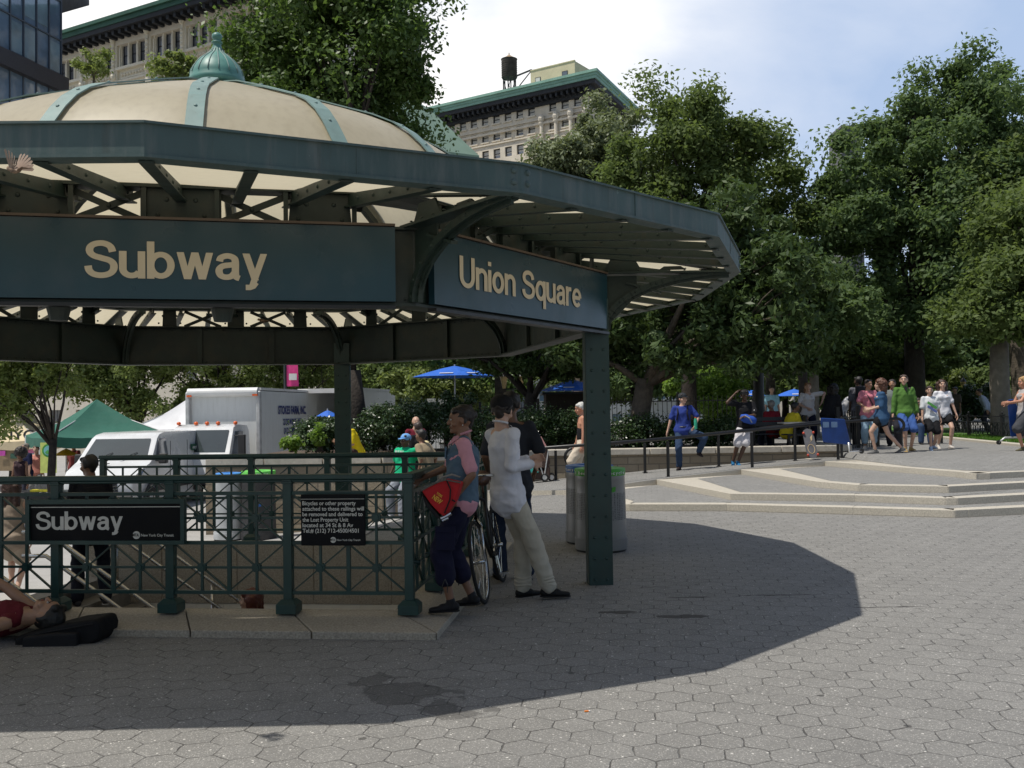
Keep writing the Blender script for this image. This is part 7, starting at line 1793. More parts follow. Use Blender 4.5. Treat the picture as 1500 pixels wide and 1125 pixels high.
    if hair:
        c, style = hair; q = MB(); hm = hairm(c)
        if style in ('short', 'bun', 'long', 'curly', 'pony', 'afro'):
            k = {'short': 1.0, 'bun': 1.0, 'long': 1.1, 'curly': 1.22, 'pony': 1.03, 'afro': 1.75}[style]
            ell(q, Hd(0, -.026-.02*(k-1), .036+.03*(k-1)), (.083*gh*k, .094*gh*k, .090*gh*k), M=hd, n=20, m=14)
            if style != 'afro': cap_(q, Hd(-.05, .045, .075), Hd(.05, .045, .075), .030*gh, .030*gh); cap_(q, Hd(0, -.060, .0), Hd(0, -.052, -.052), .050*gh*min(k, 1.1), .036*gh)
            for s in (-1, 1): cap_(q, Hd(s*.066, -.02, .04), Hd(s*.067, -.03, -.02), .028*gh, .018*gh)
            if style == 'bun': ell(q, Hd(0, -.105, .035), (.040*gh, .034*gh, .036*gh), M=hd)
            if style == 'pony': cap_(q, Hd(0, -.11, .05), Hd(.05, -.14, -.06), .035*gh, .030*gh); cap_(q, Hd(.05, -.14, -.06), Hd(.07, -.12, -.17), .032*gh, .012*gh)
            if style in ('long', 'curly'):
                L2 = .24 if style == 'long' else .17; w_ = .075*(1.0 if style == 'long' else 1.3)
                for x in (-.06, 0, .06): cap_(q, Hd(x, -.055, .03), Hd(x*1.25, -.075, -L2), w_*gh, w_*.6*gh)
        if q.v: fuse(q, 'hair', hm, t, vox, smooth=1, wr={'afro': .02, 'curly': .02, 'short': .004, 'bun': .005, 'long': .008, 'pony': .006}[style], wf=34 if style in ('afro', 'curly') else 22)
    if cap:
        q = MB(); ell(q, Hd(0, -.018, .050), (.094*gh, .110*gh, .082*gh), M=hd, n=20, m=14); cap_(q, Hd(0, -.02, .03), Hd(0, -.016, .05), .093*gh, .090*gh, sx=.95, sy=1.08, side=hd @ Vector((1, 0, 0)), n=18)
        fuse(q, 'cap', cloth(cap[0], .7, 'cap'), t, vox, smooth=1)
        if cap[1]: q = MB(); q.prism([Hd(x, y, .048-.02*max(0, y-.08)/.08+abs(x)*-.12) for x, y in ((-.072, .05), (-.068, .11), (-.04, .152), (0, .165), (.04, .152), (.068, .11), (.072, .05))], (hd @ Vector((0, 0, 1)))*.008*gh); q.build('cap_brim', cloth(cap[0], .7, 'cap'), t)
    if beard: q = MB(); cap_(q, Hd(-.03, .058, -.085), Hd(.03, .058, -.085), .030*gh, .030*gh); fuse(q, 'beard', hairm((.02, .014, .01)), t, vox, smooth=1)
    t_d = dict(t=t, pv=pv, T=T, X=X, F=Fw, chest=chest, neck=neck, sh=sh, el=el, wr=wr, hc=hc, Hd=Hd, k=k1, ak=ak, hp=hp, g=g, vox=vox)
    return t_d
def strap(d, pts, m, r_=.012, name='strap'):
    q = MB(); q.tube(pts, r_, n=6); q.build(name, m, d['t'], smooth=True)
def backpack(d, c=(.02, .02, .025), sc_=1.0):
    X, T, Fw, g = d['X'], d['T'], d['F'], d['g']; q = MB(); cc = d['chest']-Fw*.18*g; Mx = Matrix((X, Fw, T)).transposed(); q.box(cc, (.28*sc_*g, .14*g, .42*sc_*g), M=Mx)
    lt = thing('backpack', 'x', 'bag', (0, 0, 0)); return q, lt
def ploc(px, Y, z_=None, base=None):
    p = P(px, 600, Y); p.z = z_ if z_ is not None else gz(p.x, p.y); return p
def W(d, p): return MW[d['t'].name] @ p
# --- 1 woman in the pink polo and denim vest, leaning on the railing and looking left
lw = G(673, 891, HP); lw = Vector((lw.x, lw.y, HP))
d = person('woman with braided hair, pink polo and denim vest, leaning on the railing', lw, 90, 1.55, 0, 'brown', pelvis=(0, -.03, .945), lean=(-3, 0), twist=4,
    feet={-1: (-.08, .07, .075), 1: (.14, -.10, .085)}, hands={-1: (-.20, .02, .96), 1: (.26, .34, 1.10)}, elbows={-1: (-.55, -1, -.2), 1: (.5, -.5, -1)}, head=(6, -4), build=1.0, female=True,
    top=((.55, .27, .32), .42, .03, .004), bottom=((.010, .010, .028), .78, .022), shoes=(.012, .012, .014), hair=((.012, .008, .007), 'bun'), toe={-1: (-.1, 1, 0), 1: (.5, .9, -.1)}, handdir={-1: (.1, .45, -.8), 1: (0, .95, -.25)}, curl=.5)
g = d['g']; X, T, Fw, pv = d['X'], d['T'], d['F'], d['pv']; t = d['t']
q = MB(); M_den = cloth((.085, .135, .185), .85, 'denim')
cap_(q, pv-Vector((0, 0, .02)), pv+T*.12*g, .152*g*1.06+.018, .134*g*1.06+.02, sx=1.13, sy=.84, side=X, n=20); cap_(q, pv+T*.12*g, d['chest'], .134*g*1.06+.02, .142*g*1.06+.02, sx=1.12, sy=.83, side=X, n=20); cap_(q, d['chest'], pv+T*.43*g, .142*g*1.06+.019, .120*g, sx=1.16, sy=.82, side=X, n=20)
for s in (-1, 1): ell(q, d['chest']+X*s*.063*g+Fw*.092*g, (.076*g, .066*g, .074*g)); cap_(q, d['neck']-T*.05*g+X*s*.03, d['sh'][s]-X*s*.055*g, .050*g, .058*g)
fuse(q, 'denim_vest', M_den, t, .0075, 3, wr=.007, wf=13)
q = MB(); M_pk = cloth((.55, .27, .32))
for s in (-1, 1): q.prism([d['neck']+X*s*.055*g-Fw*.045*g+T*.012, d['neck']+X*s*.075*g+Fw*.035*g-T*.025, d['neck']+X*s*.03*g+Fw*.135*g-T*.10*g, d['neck']+X*s*.018*g+Fw*.085*g-T*.02*g], X*s*.008+T*.004)
q.tube([d['neck']+Matrix.Rotation(a, 3, 'Z') @ (Fw*.062*g)+T*(.012-.02*math.cos(a))*g for a in [R(x) for x in range(60, 301, 20)]], .009, n=6); q.build('collar', M_pk, t, smooth='auto')
for s in (-1, 1):
    q = MB(); c = d['chest']+X*s*.085*g+Fw*(.152)*g+T*.02; q.box(c, (.085, .012, .07), M=Matrix((X, Fw, T)).transposed()); q.box(c+T*.035, (.09, .018, .022), M=Matrix((X, Fw, T)).transposed()); q.build('vest_pocket', M_den, t, bevel=.003)
for s in (-1, 1):
    q = MB(); c = d['hp'][s].lerp(d['k'][s], .72)+Vector((s*.095, 0, 0)); q.box(c, (.02, .14, .17)); q.box(c+Vector((s*.004, 0, .07)), (.022, .15, .05)); q.build('cargo_pocket', cloth((.010, .010, .028), n='cotton'), t, bevel=.005)
    kb = d['k'][s].lerp(d['ak'][s], .52); q = MB(); q.tube([kb+Vector((s*.085, 0, 0)), kb+Vector((s*.10, .02, -.05)), kb+Vector((s*.095, .03, -.11))], .004, n=5); q.tube([kb+Vector((s*.085, 0, 0)), kb+Vector((s*.10, -.02, -.04)), kb+Vector((s*.095, -.015, -.10))], .004, n=5); q.build('drawstring', M_black, t)
for k in range(9):
    a = R(-60+15*k); q = MB(); pts = [d['Hd'](math.sin(a)*(.070*math.cos(b_)), .060*math.cos(b_*1.0)-.03-.09*math.sin(b_)*.9, .075+.045*math.sin(b_)*math.cos(a)) for b_ in [R(x) for x in (5, 30, 55, 80)]]
    q.tube(pts, .0065, n=6); q.build('braid', hairm((.012, .008, .007)), t, smooth=True)
q = MB(); ell(q, d['Hd'](-.084, -.006, -.042), (.005, .005, .006)); q.build('earring', M_chrome, t, smooth=True)
# her bag
bgt = thing('shoulder_bag', 'red and black bag hanging at the side of the braided woman', 'bag', P(650, 735, 7.22)); Yb = 7.17
red = cloth((.42, .018, .022), .7, 'bag'); blk = cloth((.014, .013, .014), .7, 'bag')
def BP(x, y, dy=0): return P(x, y, Yb+dy)
q = MB(); q.prism([BP(617, 719), BP(640, 708), BP(652, 702), BP(675, 707), BP(667, 733), BP(650, 757), BP(643, 752), BP(630, 738)], (.02, .10, 0)); q.build('pouch', red, bgt, world=True, bevel=.012)
q = MB(); q.prism([BP(617, 722, .015), BP(632, 742, .015), BP(645, 757, .015), BP(652, 752, .015), BP(650, 760, .015), BP(640, 760, .015), BP(624, 742, .015)], (.01, .07, 0)); q.build('black_panel', blk, bgt, world=True, bevel=.006)
q = MB(); q.tube([BP(654, 703, -.012), BP(660, 717, -.016), BP(659, 732, -.016), BP(651, 752, -.012)], .006, n=6); q.tube([BP(662, 732, -.014), BP(667, 735, -.012)], .006, n=6); q.build('piping', blk, bgt, world=True)
q = MB(); q.tube([BP(617, 719, -.01), BP(636, 708, -.012), BP(652, 703, -.012), BP(675, 707, -.01)], .006, n=6); q.build('zip', cloth((.12, .11, .10)), bgt, world=True)
q = MB(); q.tube([BP(636, 709, .02), BP(648, 699, .02), BP(662, 695, .03), BP(674, 699, .05)], .008, n=6); q.build('strap', cloth((.22, .20, .18)), bgt, world=True, smooth=True)
q = MB(); q.tube([BP(646, 760, .01), BP(653, 757, .01), BP(661, 752, .01)], .013, n=8); q.tube([BP(648, 763, .01), BP(657, 759, .01)], .010, n=8); q.build('keyring', M_chrome, bgt, world=True)
ang_ = R(-38); X_ = Vector((math.cos(ang_), 0, math.sin(ang_))); Z_ = Vector((-math.sin(ang_), 0, math.cos(ang_))); o = BP(637, 724, -.008)
text_mesh('NEW', 0, .075, .036, o-Z_*.035, X_, Z_, mat('yellow print', (.62, .36, .03), .6), 'lettering', bgt, depth=.012, bold=.03); text_mesh('YORK', 0, .05, .018, o+X_*.005+Z_*.010, X_, Z_, mat('yellow print', (.62, .36, .03), .6), 'lettering', bgt, depth=.012, bold=.03)
# --- 2 man in the white shirt leaning back by the bicycle
l2 = G(748, 880); l2.x -= .03
d = person('man in a white shirt, black cap and pale jeans leaning beside the bicycle', l2, -68, 1.72, 0, 'light', pelvis=(0, .02, .955), lean=(-5, 0), twist=14,
    feet={-1: (-.12, .20, .08), 1: (.09, .36, .08)}, hands={-1: (.02, .23, 1.20), 1: (.10, .22, 1.16)}, elbows={-1: (-.5, -.6, -1), 1: (.4, -.9, -1)}, head=(48, -10), build=.93,
    top=((.66, .66, .71), .95, .12, .008), bottom=((.46, .42, .34), 1.0, .012), shoes=(.012, .012, .012), hair=((.02, .013, .01), 'short'), cap=((.010, .010, .011), False), toe={-1: (-.2, 1, 0), 1: (.25, 1, 0)}, curl=1.0)
q = MB(); 
for s in (-1, 1): q.prism([d['neck']+d['X']*s*.058-d['F']*.05+d['T']*.022, d['neck']+d['X']*s*.066+d['F']*.04-d['T']*.005, d['neck']+d['X']*s*.04+d['F']*.12-d['T']*.075, d['neck']+d['X']*s*.012+d['F']*.085-d['T']*.01], d['X']*s*.01)
q.tube([d['neck']+Matrix.Rotation(a, 3, 'Z') @ (d['F']*.066)+d['T']*(.018-.015*math.cos(a)) for a in [R(x) for x in range(70, 291, 20)]], .009, n=6); q.build('collar', cloth((.66, .66, .70)), d['t'], smooth='auto')
for s in (-1, 1):
    for k in range(3):
        c = d['k'][s].lerp(d['ak'][s], .80+.07*k); q = MB(); q.tube([c+Vector((.064*math.cos(a), .066*math.sin(a), .006*math.sin(3*a+k))) for a in [2*PI*j/16 for j in range(16)]], .012, n=6, closed=True); q.build('trouser_fold', cloth((.46, .42, .34), n='cotton'), d['t'], smooth=True)
# --- 3 man in the dark tee behind
l3 = ploc(748, 9.35, 0)
d = person('tall man in a dark grey tee with curly black hair, seen from behind', l3, 10, 1.79, 1, 'brown', pelvis=(0, 0, .94), feet={-1: (-.12, .02, .08), 1: (.13, -.04, .08)}, hands={-1: (-.20, .16, 1.0), 1: (.25, .14, .98)}, elbows={-1: (-.6, -1, -.5), 1: (.6, -1, -.5)}, head=(-20, 0), build=1.0,
    top=((.030, .033, .042), .44, .10, .012), bottom=((.022, .032, .060), 1.0, .014), shoes=(.02, .02, .02), hair=((.010, .008, .007), 'short'))
# --- 4 man lying on the pavement with his head on a backpack
l4 = P(66, 886, 7.05)
lm = Matrix.Rotation(R(90), 3, 'Y')
# lies on his back along -X: local z (up the body) -> +X, local y (front) -> up
rotm = Matrix((Vector((0, -1, 0)), Vector((0, 0, 1)), Vector((-1, 0, 0))))   # rows of inverse
Rm = Matrix(((0, 0, 1), (1, 0, 0), (0, 1, 0)))     # columns: x->(0,1,0), y->(0,0,1), z->(1,0,0)
Rm = Matrix.Rotation(R(-9), 3, 'Z') @ Rm
eu = Rm.to_euler()
hz = 1.62
org = Vector((l4.x-1.58*Rm.col[2].x, l4.y-1.58*Rm.col[2].y, .165))
d = person('man in a maroon tank top lying on the pavement, head on a black backpack', org, 0, 1.72, 0, 'tan', pelvis=(0, -.03, .95), lean=(3, 0), feet={-1: (-.14, .10, .42), 1: (.12, .05, .30)}, knees={-1: (0, 1, .1), 1: (0, 1, .1)}, hands={-1: (-.42, .02, 1.02), 1: (.10, .32, 1.00)}, elbows={-1: (-1, -.3, -.2), 1: (1, .6, 0)}, head=(-12, 2), build=1.04,
    top=((.12, .014, .022), 0, .04, .006), bottom=((.015, .07, .075), .7, .02), shoes=(.02, .02, .02), hair=((.008, .007, .006), 'short'), rot=(eu.x, eu.y, eu.z), beard=False)
bpk = thing('backpack', 'black backpack under the head of the lying man', 'bag', G(88, 945)); Yk = 6.92
q = MB(); q.prism([P(18, 955, Yk), P(20, 934, Yk), P(50, 925, Yk+.0), P(98, 913, Yk), P(140, 908, Yk), P(145, 922, Yk), P(142, 940, Yk), P(120, 952, Yk), P(60, 958, Yk)], (.03, .30, 0)); q.build('pack', cloth((.010, .010, .011), .7, 'bag'), bpk, world=True, bevel=.03)
q = MB(); q.prism([P(30, 956, Yk-.06), P(32, 934, Yk-.06), P(80, 928, Yk-.06), P(112, 928, Yk-.06), P(112, 948, Yk-.06), P(60, 957, Yk-.06)], (0, .08, 0)); q.build('front_pocket', cloth((.014, .014, .016), .7, 'bag'), bpk, world=True, bevel=.02)
q = MB(); q.tube([P(115, 953, Yk-.02), P(100, 958, Yk-.12), P(75, 960, Yk-.12), P(45, 959, Yk-.02)], .014, n=6); q.tube([P(45, 931, Yk-.01), P(85, 923, Yk-.01), P(135, 914, Yk-.01)], .005, n=6); q.build('strap', cloth((.02, .02, .022), .6, 'bag'), bpk, world=True, smooth=True)
def std(label, px, py, Y, face, H, z_=None, q_=1, dx=0, **k):
    loc = ploc(px, Y, z_); return person(label, loc, face, H, q_, **k)
WALK = dict(feet={-1: (-.07, .30, .09), 1: (.07, -.30, .13)}, pelvis=(0, 0, .90), hands={-1: (-.26, -.10, .84), 1: (.26, .20, .90)}, toe={-1: (-.1, 1, .1), 1: (.1, 1, -.45)})
def seated(h=.50, fwd=.42, hz=.75, lean=8, hf=.35): return dict(pelvis=(0, 0, h), feet={-1: (-.12, fwd+.05, .08), 1: (.12, fwd, .08)}, knees={-1: (0, .6, 1), 1: (0, .6, 1)}, hands={-1: (-.12, hf, hz), 1: (.12, hf, hz)}, lean=(lean, 0))
# --- stairs
ls = RF_(U0+RUN*1.55, 3.05, 0); zs = -.12-RISE*2
ls = P(133, 880, 10.75); 
d = person('man in black clothes and black sneakers at the top of the subway stairs', (ls.x, ls.y, -.455), 25, 1.66, 1, 'brown', feet={-1: (-.14, .0, .08), 1: (.16, .02, .08)}, head=(35, -4), top=((.010, .010, .013), .44, .10, .012), bottom=((.008, .010, .018), 1.0, .01), shoes=(.03, .03, .035), hair=((.010, .008, .007), 'short'))
lh = P(368, 872, 10.3); k_ = 1.62-.10; d = person('woman with reddish brown hair climbing the stairs, only her head above the kerb', (lh.x, lh.y, lh.z-k_), 82, 1.63, 1, 'light', top=((.25, .22, .2), .44, .1, .01), bottom=((.03, .04, .08), 1, .01), hair=((.10, .022, .010), 'long'), female=True, **{**WALK})
# --- people on the market side
d = std('woman with long brown hair and a pale strappy dress walking away at the left', 18, 0, 13.6, 8, 1.64, q_=1, sk='light', female=True, top=((.30, .24, .19), 0, .12, .012), bottom=((.34, .28, .22), .40, .04), hair=((.045, .018, .012), 'long'), shoes=(.5, .5, .5), pelvis=(0, 0, .91), feet={-1: (-.08, .2, .09), 1: (.10, -.12, .09)})
d = std('woman with an afro and a dark camisole in the beige stall', 30, 0, 25.2, 176, 1.70, q_=2, sk='brown', female=True, top=((.035, .02, .025), 0, .05, .005), bottom=((.05, .05, .07), 1, .01), hair=((.015, .010, .008), 'afro'))
d = std('man in a navy shirt standing by the white tent leg', 38, 0, 29, 150, 1.78, q_=2, sk='light', top=((.012, .016, .05), .44, .08, .02), bottom=((.03, .03, .04), 1, .01), hair=((.2, .17, .14), 'short'), build=1.15)
d = std('person in a coral top with sunglasses left of the green banner', 53, 0, 29.5, 190, 1.70, q_=2, sk='light', top=((.6, .25, .2), .3, .05, .01), bottom=((.3, .3, .3), 1, .01), hair=((.12, .07, .04), 'short'), female=True)
d = std('dark haired person behind the van by the orange umbrella', 108, 0, 31.5, 170, 1.76, q_=2, sk='tan', top=((.2, .05, .05), .4, .05, .01), bottom=((.05, .05, .06), 1, .01), hair=((.02, .012, .01), 'short'))
# --- planter sitters
pz = COP
d = std('man in a yellow shirt and brown trousers sitting on the planter edge, looking left', 524, 0, 20.9, 118, 1.74, pz-.46, sk='tan', top=((.68, .52, .015), .40, .03, .012), bottom=((.06, .035, .03), .8, .02), hair=((.012, .01, .009), 'short'), head=(-22, 0), **seated(.56, .40, .78, 22, .42))
q = MB(); s_ = 1; cap_(q, d['sh'][1]-d['X']*.03, d['sh'][1].lerp(d['el'][1], .35), .07, .068); fuse(q, 'sleeve_panel', cloth((.05, .02, .07)), d['t'], .013)
d = std('man in a bright green tee and a light blue cap leaning on the far barrier', 592, 0, 18.6, 158, 1.72, gz(-2.0, 18.6), q_=1, sk='dark', top=((.01, .42, .20), .42, .14, .03), bottom=((.22, .24, .28), 1.0, .02), shoes=(.35, .35, .36), cap=((.16, .36, .68), True), hair=((.012, .01, .009), 'short'), head=(-14, 0), pelvis=(0, 0, .80), feet={-1: (-.16, .42, .09), 1: (.14, .30, .09)}, hands={-1: (-.34, -.12, .82), 1: (.36, -.10, .84)}, lean=(-6, 0), build=1.12)
X_, T_, F_ = d['X'], d['T'], d['F']; Rm_ = MW[d['t'].name].to_3x3(); Wc = MW[d['t'].name] @ (d['chest']+F_*.155*1.1+T_*.06)
text_mesh('REAL', 0, .20, .05, Wc-(Rm_ @ X_)*-.12, -(Rm_ @ X_), Rm_ @ T_, M_white, 'shirt_lettering', d['t'], depth=.03, bold=.02)
d = std('person in a tan shirt with a yellow towel behind the braided woman', 626, 0, 18.2, 60, 1.70, gz(-1.6, 18.2), q_=2, sk='brown', top=((.33, .26, .17), .44, .08, .02), bottom=((.05, .05, .05), 1, .01), hair=((.012, .01, .009), 'short'), pelvis=(0, 0, .82), lean=(14, 0))
q = MB(); q.tube([d['sh'][1]+Vector((0, .02, .07)), d['sh'][1]+Vector((.03, .09, -.05)), d['sh'][1]+Vector((.05, .10, -.28))], [.05, .07, .05], n=8); q.build('towel', cloth((.62, .52, .30)), d['t'], smooth=True)
d = std('bald man in a maroon shirt sitting behind the green shirted man', 607, 0, 21.0, 200, 1.72, pz-.46, q_=2, sk='light', top=((.16, .015, .03), .4, .03, .02), bottom=((.05, .05, .06), 1, .01), hair=None, **seated(.52, .4, .75, 10, .3))
d = std('dark haired man in a black top sitting with his back turned, nearer the braided woman', 616, 0, 20.2, 40, 1.66, pz-.50, q_=2, sk='light', top=((.012, .012, .014), .4, .03, .02), bottom=((.05, .05, .06), 1, .01), hair=((.04, .025, .018), 'short'), **seated(.48, .4, .75, 10, .3))
# --- by the bins and the ramp
d = std('shirtless elderly man with white hair and pale shorts walking left past the bins', 853, 0, 20.3, 92, 1.80, 0, q_=1, sk='red', top=None, bottom=((.58, .50, .40), .5, .03), shoes=(.05, .05, .05), hair=((.55, .54, .50), 'short'), head=(0, -14), pelvis=(0, 0, .92), feet={-1: (-.08, .22, .09), 1: (.10, -.12, .09)}, hands={-1: (-.24, .04, .80), 1: (.26, .12, .86)}, build=1.0)
q = MB(); cap_(q, d['pv']+Vector((0, 0, .08)), d['pv']+d['T']*.24, .150, .142, sx=1.1, sy=.86, side=d['X'], n=18); fuse(q, 'black_wrap', cloth((.012, .012, .014)), d['t'], .013)
strap(d, [d['neck']+d['X']*.06+d['F']*.02, d['neck']+d['F']*.09-d['T']*.05+d['X']*.03, d['chest']+d['F']*.12]+[d['neck']+d['F']*.09-d['T']*.05-d['X']*.03, d['neck']-d['X']*.06+d['F']*.02], M_dkpl, .006, 'neck_cord')
wx, wy = G(1000, 690, .2).x, 22.2; bx_ = ploc(1000, 21.75, .255)
d = person('man in a royal blue polo, jeans and cap, one foot on the planter wall', bx_, 168, 1.74, 1, 'light', pelvis=(0, 0, .90), feet={1: (.10, .02, .08), -1: (-.34, -.12, .40)}, knees={-1: (-1, .8, .2), 1: (0, 1, 0)}, hands={-1: (-.27, .20, .98), 1: (.36, .02, .80)}, elbows={-1: (-1, -.6, -.5), 1: (.8, -.7, -.2)}, head=(30, 0), top=((.028, .05, .23), .42, .03, .010), bottom=((.03, .055, .11), 1.0, .010), shoes=(.03, .02, .02), cap=((.03, .035, .04), True), hair=((.02, .012, .01), 'short'), build=1.06, toe={-1: (-.4, 1, -.2), 1: (.2, 1, 0)})
for s in (-1, 1): strap(d, [d['sh'][s]-d['X']*s*.055-d['F']*.06, d['sh'][s]-d['X']*s*.055+d['T']*.055, d['chest']+d['X']*s*.10+d['F']*.145, d['chest']+d['X']*s*.13+d['F']*.10-d['T']*.16], cloth((.02, .02, .03)), .018, 'backpack_strap')
p = W(d, d['wr'][-1])+Vector((0, -.07, -.06)); bt = thing('drink_bottle', 'green drink bottle held by the man in the royal blue polo', 'bottle', p); q = MB(); q.lathe([(.032, -.02), (.036, 0), (.036, .17), (.03, .20), (.03, .22)], n=14); q.build('sleeve', mat('teal green sleeve', (.03, .36, .22), .5), bt, smooth='auto'); q = MB(); q.lathe([(.022, .22), (.022, .245)], n=12); q.build('lid', M_orange, bt)
q = MB(); c = d['pv']+Vector((0, 0, .05)); q.tube([c+Vector((.162*math.cos(a), .130*math.sin(a), 0)) for a in [2*PI*j/20 for j in range(20)]], .016, n=6, closed=True); q.build('belt', M_black, d['t'])
d = std('man in a black tee and red and white shorts, hand to his head', 1086, 0, 22.2, 175, 1.76, .30, q_=1, sk='dark', pelvis=(-.08, 0, .90), feet={-1: (.12, .14, .08), 1: (.22, .06, .08)}, hands={1: (.16, .12, 1.60), -1: (-.05, .26, 1.10)}, elbows={1: (1, .3, -.5), -1: (-1, -.2, -.4)}, head=(-10, -5), top=((.012, .012, .014), .40, .02, .025), bottom=((.58, .56, .58), .50, .03), shoes=(.02, .14, .30), cap=((.012, .012, .014), True), hair=((.01, .008, .008), 'short'))
for s in (-1, 1):
    k_ = d['hp'][s].lerp(d['k'][s], .82); q = MB(); cap_(q, k_, d['hp'][s].lerp(d['k'][s], .99), .088, .088, n=16); fuse(q, 'red_hem', cloth((.50, .015, .04)), d['t'], .013)
    k_ = d['sh'][s].lerp(d['el'][s], .62); q = MB(); cap_(q, k_, d['sh'][s].lerp(d['el'][s], .75), .062, .062); fuse(q, 'white_cuff', cloth((.6, .6, .6)), d['t'], .013)
c = W(d, d['chest'])+Vector((.02, -.20, -.20)); bgp = thing('duffel_bag', 'blue and grey bag held by the man in the red and white shorts', 'bag', c); q = MB(); q.tube([(-.17, 0, .03), (-.08, 0, 0), (.08, 0, -.05), (.17, 0, -.07)], [.06, .10, .10, .06], n=14); q.build('bag', cloth((.03, .09, .42), .7, 'bag'), bgp, smooth=True); q = MB(); q.tube([(-.10, -.08, .06), (0, -.11, .0), (.06, -.09, -.10)], .016, n=6); q.build('trim', cloth((.30, .31, .33)), bgp)
# --- seated group and standing people on the upper plaza
U = .56
d = std('man in a dark red shirt sitting at the table, seen from behind', 1133, 0, 24.5, 15, 1.74, .5, q_=2, sk='brown', top=((.26, .02, .03), .42, .03, .02), bottom=((.05, .06, .1), 1, .02), hair=((.25, .24, .23), 'short'), **seated(.50, .4, .78, 10, .3))
d = std('man in a bright yellow shirt sitting and leaning to the right over the table', 1151, 0, 23.9, -75, 1.72, .5, q_=2, sk='brown', top=((.66, .52, .03), .42, .03, .02), bottom=((.03, .03, .03), 1, .02), hair=((.012, .01, .01), 'short'), **seated(.50, .4, .80, 25, .48))
d = std('woman with a ponytail in a white tee and dark trousers standing behind the table', 1184, 0, 24.8, 172, 1.68, .56, q_=1, sk='light', female=True, top=((.60, .58, .58), .38, .02, .006), bottom=((.012, .015, .035), 1, .012), hair=((.22, .11, .05), 'pony'), hands={-1: (-.34, .10, 1.22), 1: (.08, .26, 1.06)}, elbows={-1: (-1, 0, .2), 1: (1, -.3, -.5)})
d = std('black haired person in a black jacket bending over beside the folded blue table', 1212, 0, 24.2, -60, 1.66, .56, q_=2, sk='light', top=((.012, .012, .014), .9, .06, .03), bottom=((.02, .02, .025), 1, .02), hair=((.010, .008, .008), 'curly'), lean=(26, 0), hands={-1: (-.2, .3, .8), 1: (.2, .3, .8)})
d = std('man in a light blue tee standing far behind the seated men', 1131, 0, 33, 175, 1.78, .56, q_=2, sk='light', top=((.35, .62, .72), .42, .06, .02), bottom=((.06, .06, .08), 1, .02), hair=((.05, .03, .02), 'short'))
d = std('person in a cyan shirt sitting far off beside the black jacket', 1217, 0, 33, -100, 1.72, .56, q_=2, sk='brown', top=((.10, .52, .66), .42, .06, .02), bottom=((.06, .06, .08), 1, .02), hair=((.03, .02, .02), 'short'), lean=(12, 0))
d = std('man in a grey shirt and black trousers walking away with a backpack', 1259, 0, 25.6, -8, 1.84, U, q_=1, sk='dark', top=((.13, .13, .15), .44, .14, .03), bottom=((.012, .012, .014), 1, .025), shoes=(.03, .03, .03), hair=((.01, .008, .008), 'short'), head=(30, 0))
q = MB(); Mx = Matrix((d['X'], d['F'], d['T'])).transposed(); q.box(d['chest']-d['F']*.20, (.26, .14, .42), M=Mx); c_ = [MW[d['t'].name] @ Vector(v) for v in q.v]; q.v = [tuple(v) for v in c_]; bt = thing('backpack', 'dark backpack worn by the man in the grey shirt', 'bag', W(d, d['chest'])); q.build('pack', cloth((.025, .025, .03), .7, 'bag'), bt, world=True, bevel=.04)
q = MB(); q.v = []; q.box(d['chest']-d['F']*.285-d['T']*.08, (.18, .04, .20), M=Mx); q.v = [tuple(MW[d['t'].name] @ Vector(v)) for v in q.v]; q.build('front_pocket', cloth((.035, .035, .04), .7, 'bag'), bt, world=True, bevel=.015)
d = std('person in a white shirt and grey jeans bending forward behind the grey shirted man', 1236, 0, 26.5, -100, 1.72, U, q_=2, sk='light', top=((.62, .62, .64), .42, .04, .02), bottom=((.16, .17, .19), 1, .02), hair=((.05, .03, .02), 'short'), lean=(38, 0), hands={-1: (-.15, .6, .7), 1: (.15, .6, .7)}, pelvis=(0, -.1, .9))
d = std('woman in a pink tee and pale jeans with short dark hair, bag strap across', 1272, 0, 23.6, 165, 1.70, U, q_=1, sk='tan', female=True, top=((.55, .19, .24), .42, .06, .012), bottom=((.26, .38, .48), .85, .02), shoes=(.45, .42, .38), hair=((.015, .010, .009), 'short'), head=(35, 0), hands={-1: (-.10, .28, 1.05), 1: (.10, .28, 1.04)}, elbows={-1: (-1, -.4, -.4), 1: (1, -.4, -.4)})
strap(d, [d['sh'][1]-d['X']*.05+d['T']*.05, d['chest']+d['F']*.155, d['pv']-d['X']*.13+d['F']*.10+d['T']*.1], M_dkpl, .012)
d = std('woman with long curly brown hair, denim shirt and black shorts, striding right', 1291, 0, 21.6, 80, 1.68, .545, q_=1, sk='light', female=True, top=((.035, .085, .17), .50, .10, .025), bottom=((.010, .010, .012), .22, .02), shoes=(.10, .10, .10), hair=((.095, .038, .020), 'curly'), pelvis=(0, 0, .90), feet={-1: (-.07, .16, .08), 1: (.08, -.44, .12)}, toe={-1: (0, 1, 0), 1: (.1, 1, -.3)}, hands={-1: (-.10, .26, 1.02), 1: (.12, .26, 1.04)}, elbows={-1: (-.3, -1, -.6), 1: (.3, -1, -.6)})
d = std('man in a green zip jacket and blue shorts walking towards the camera', 1325, 0, 22.3, 178, 1.80, .55, q_=1, sk='light', top=((.085, .185, .04), .95, .08, .022), bottom=((.05, .11, .32), .5, .025), shoes=(.40, .28, .12), hair=((.05, .03, .02), 'short'), head=(-22, 4), **{**WALK, 'hands': {-1: (-.27, .04, .84), 1: (.27, .04, .84)}, 'feet': {-1: (-.10, .05, .09), 1: (.08, .22, .09)}})
q = MB(); cap_(q, d['neck']-d['T']*.03, d['neck']+d['T']*.04, .082, .075); fuse(q, 'collar', cloth((.085, .185, .04)), d['t'], .013)
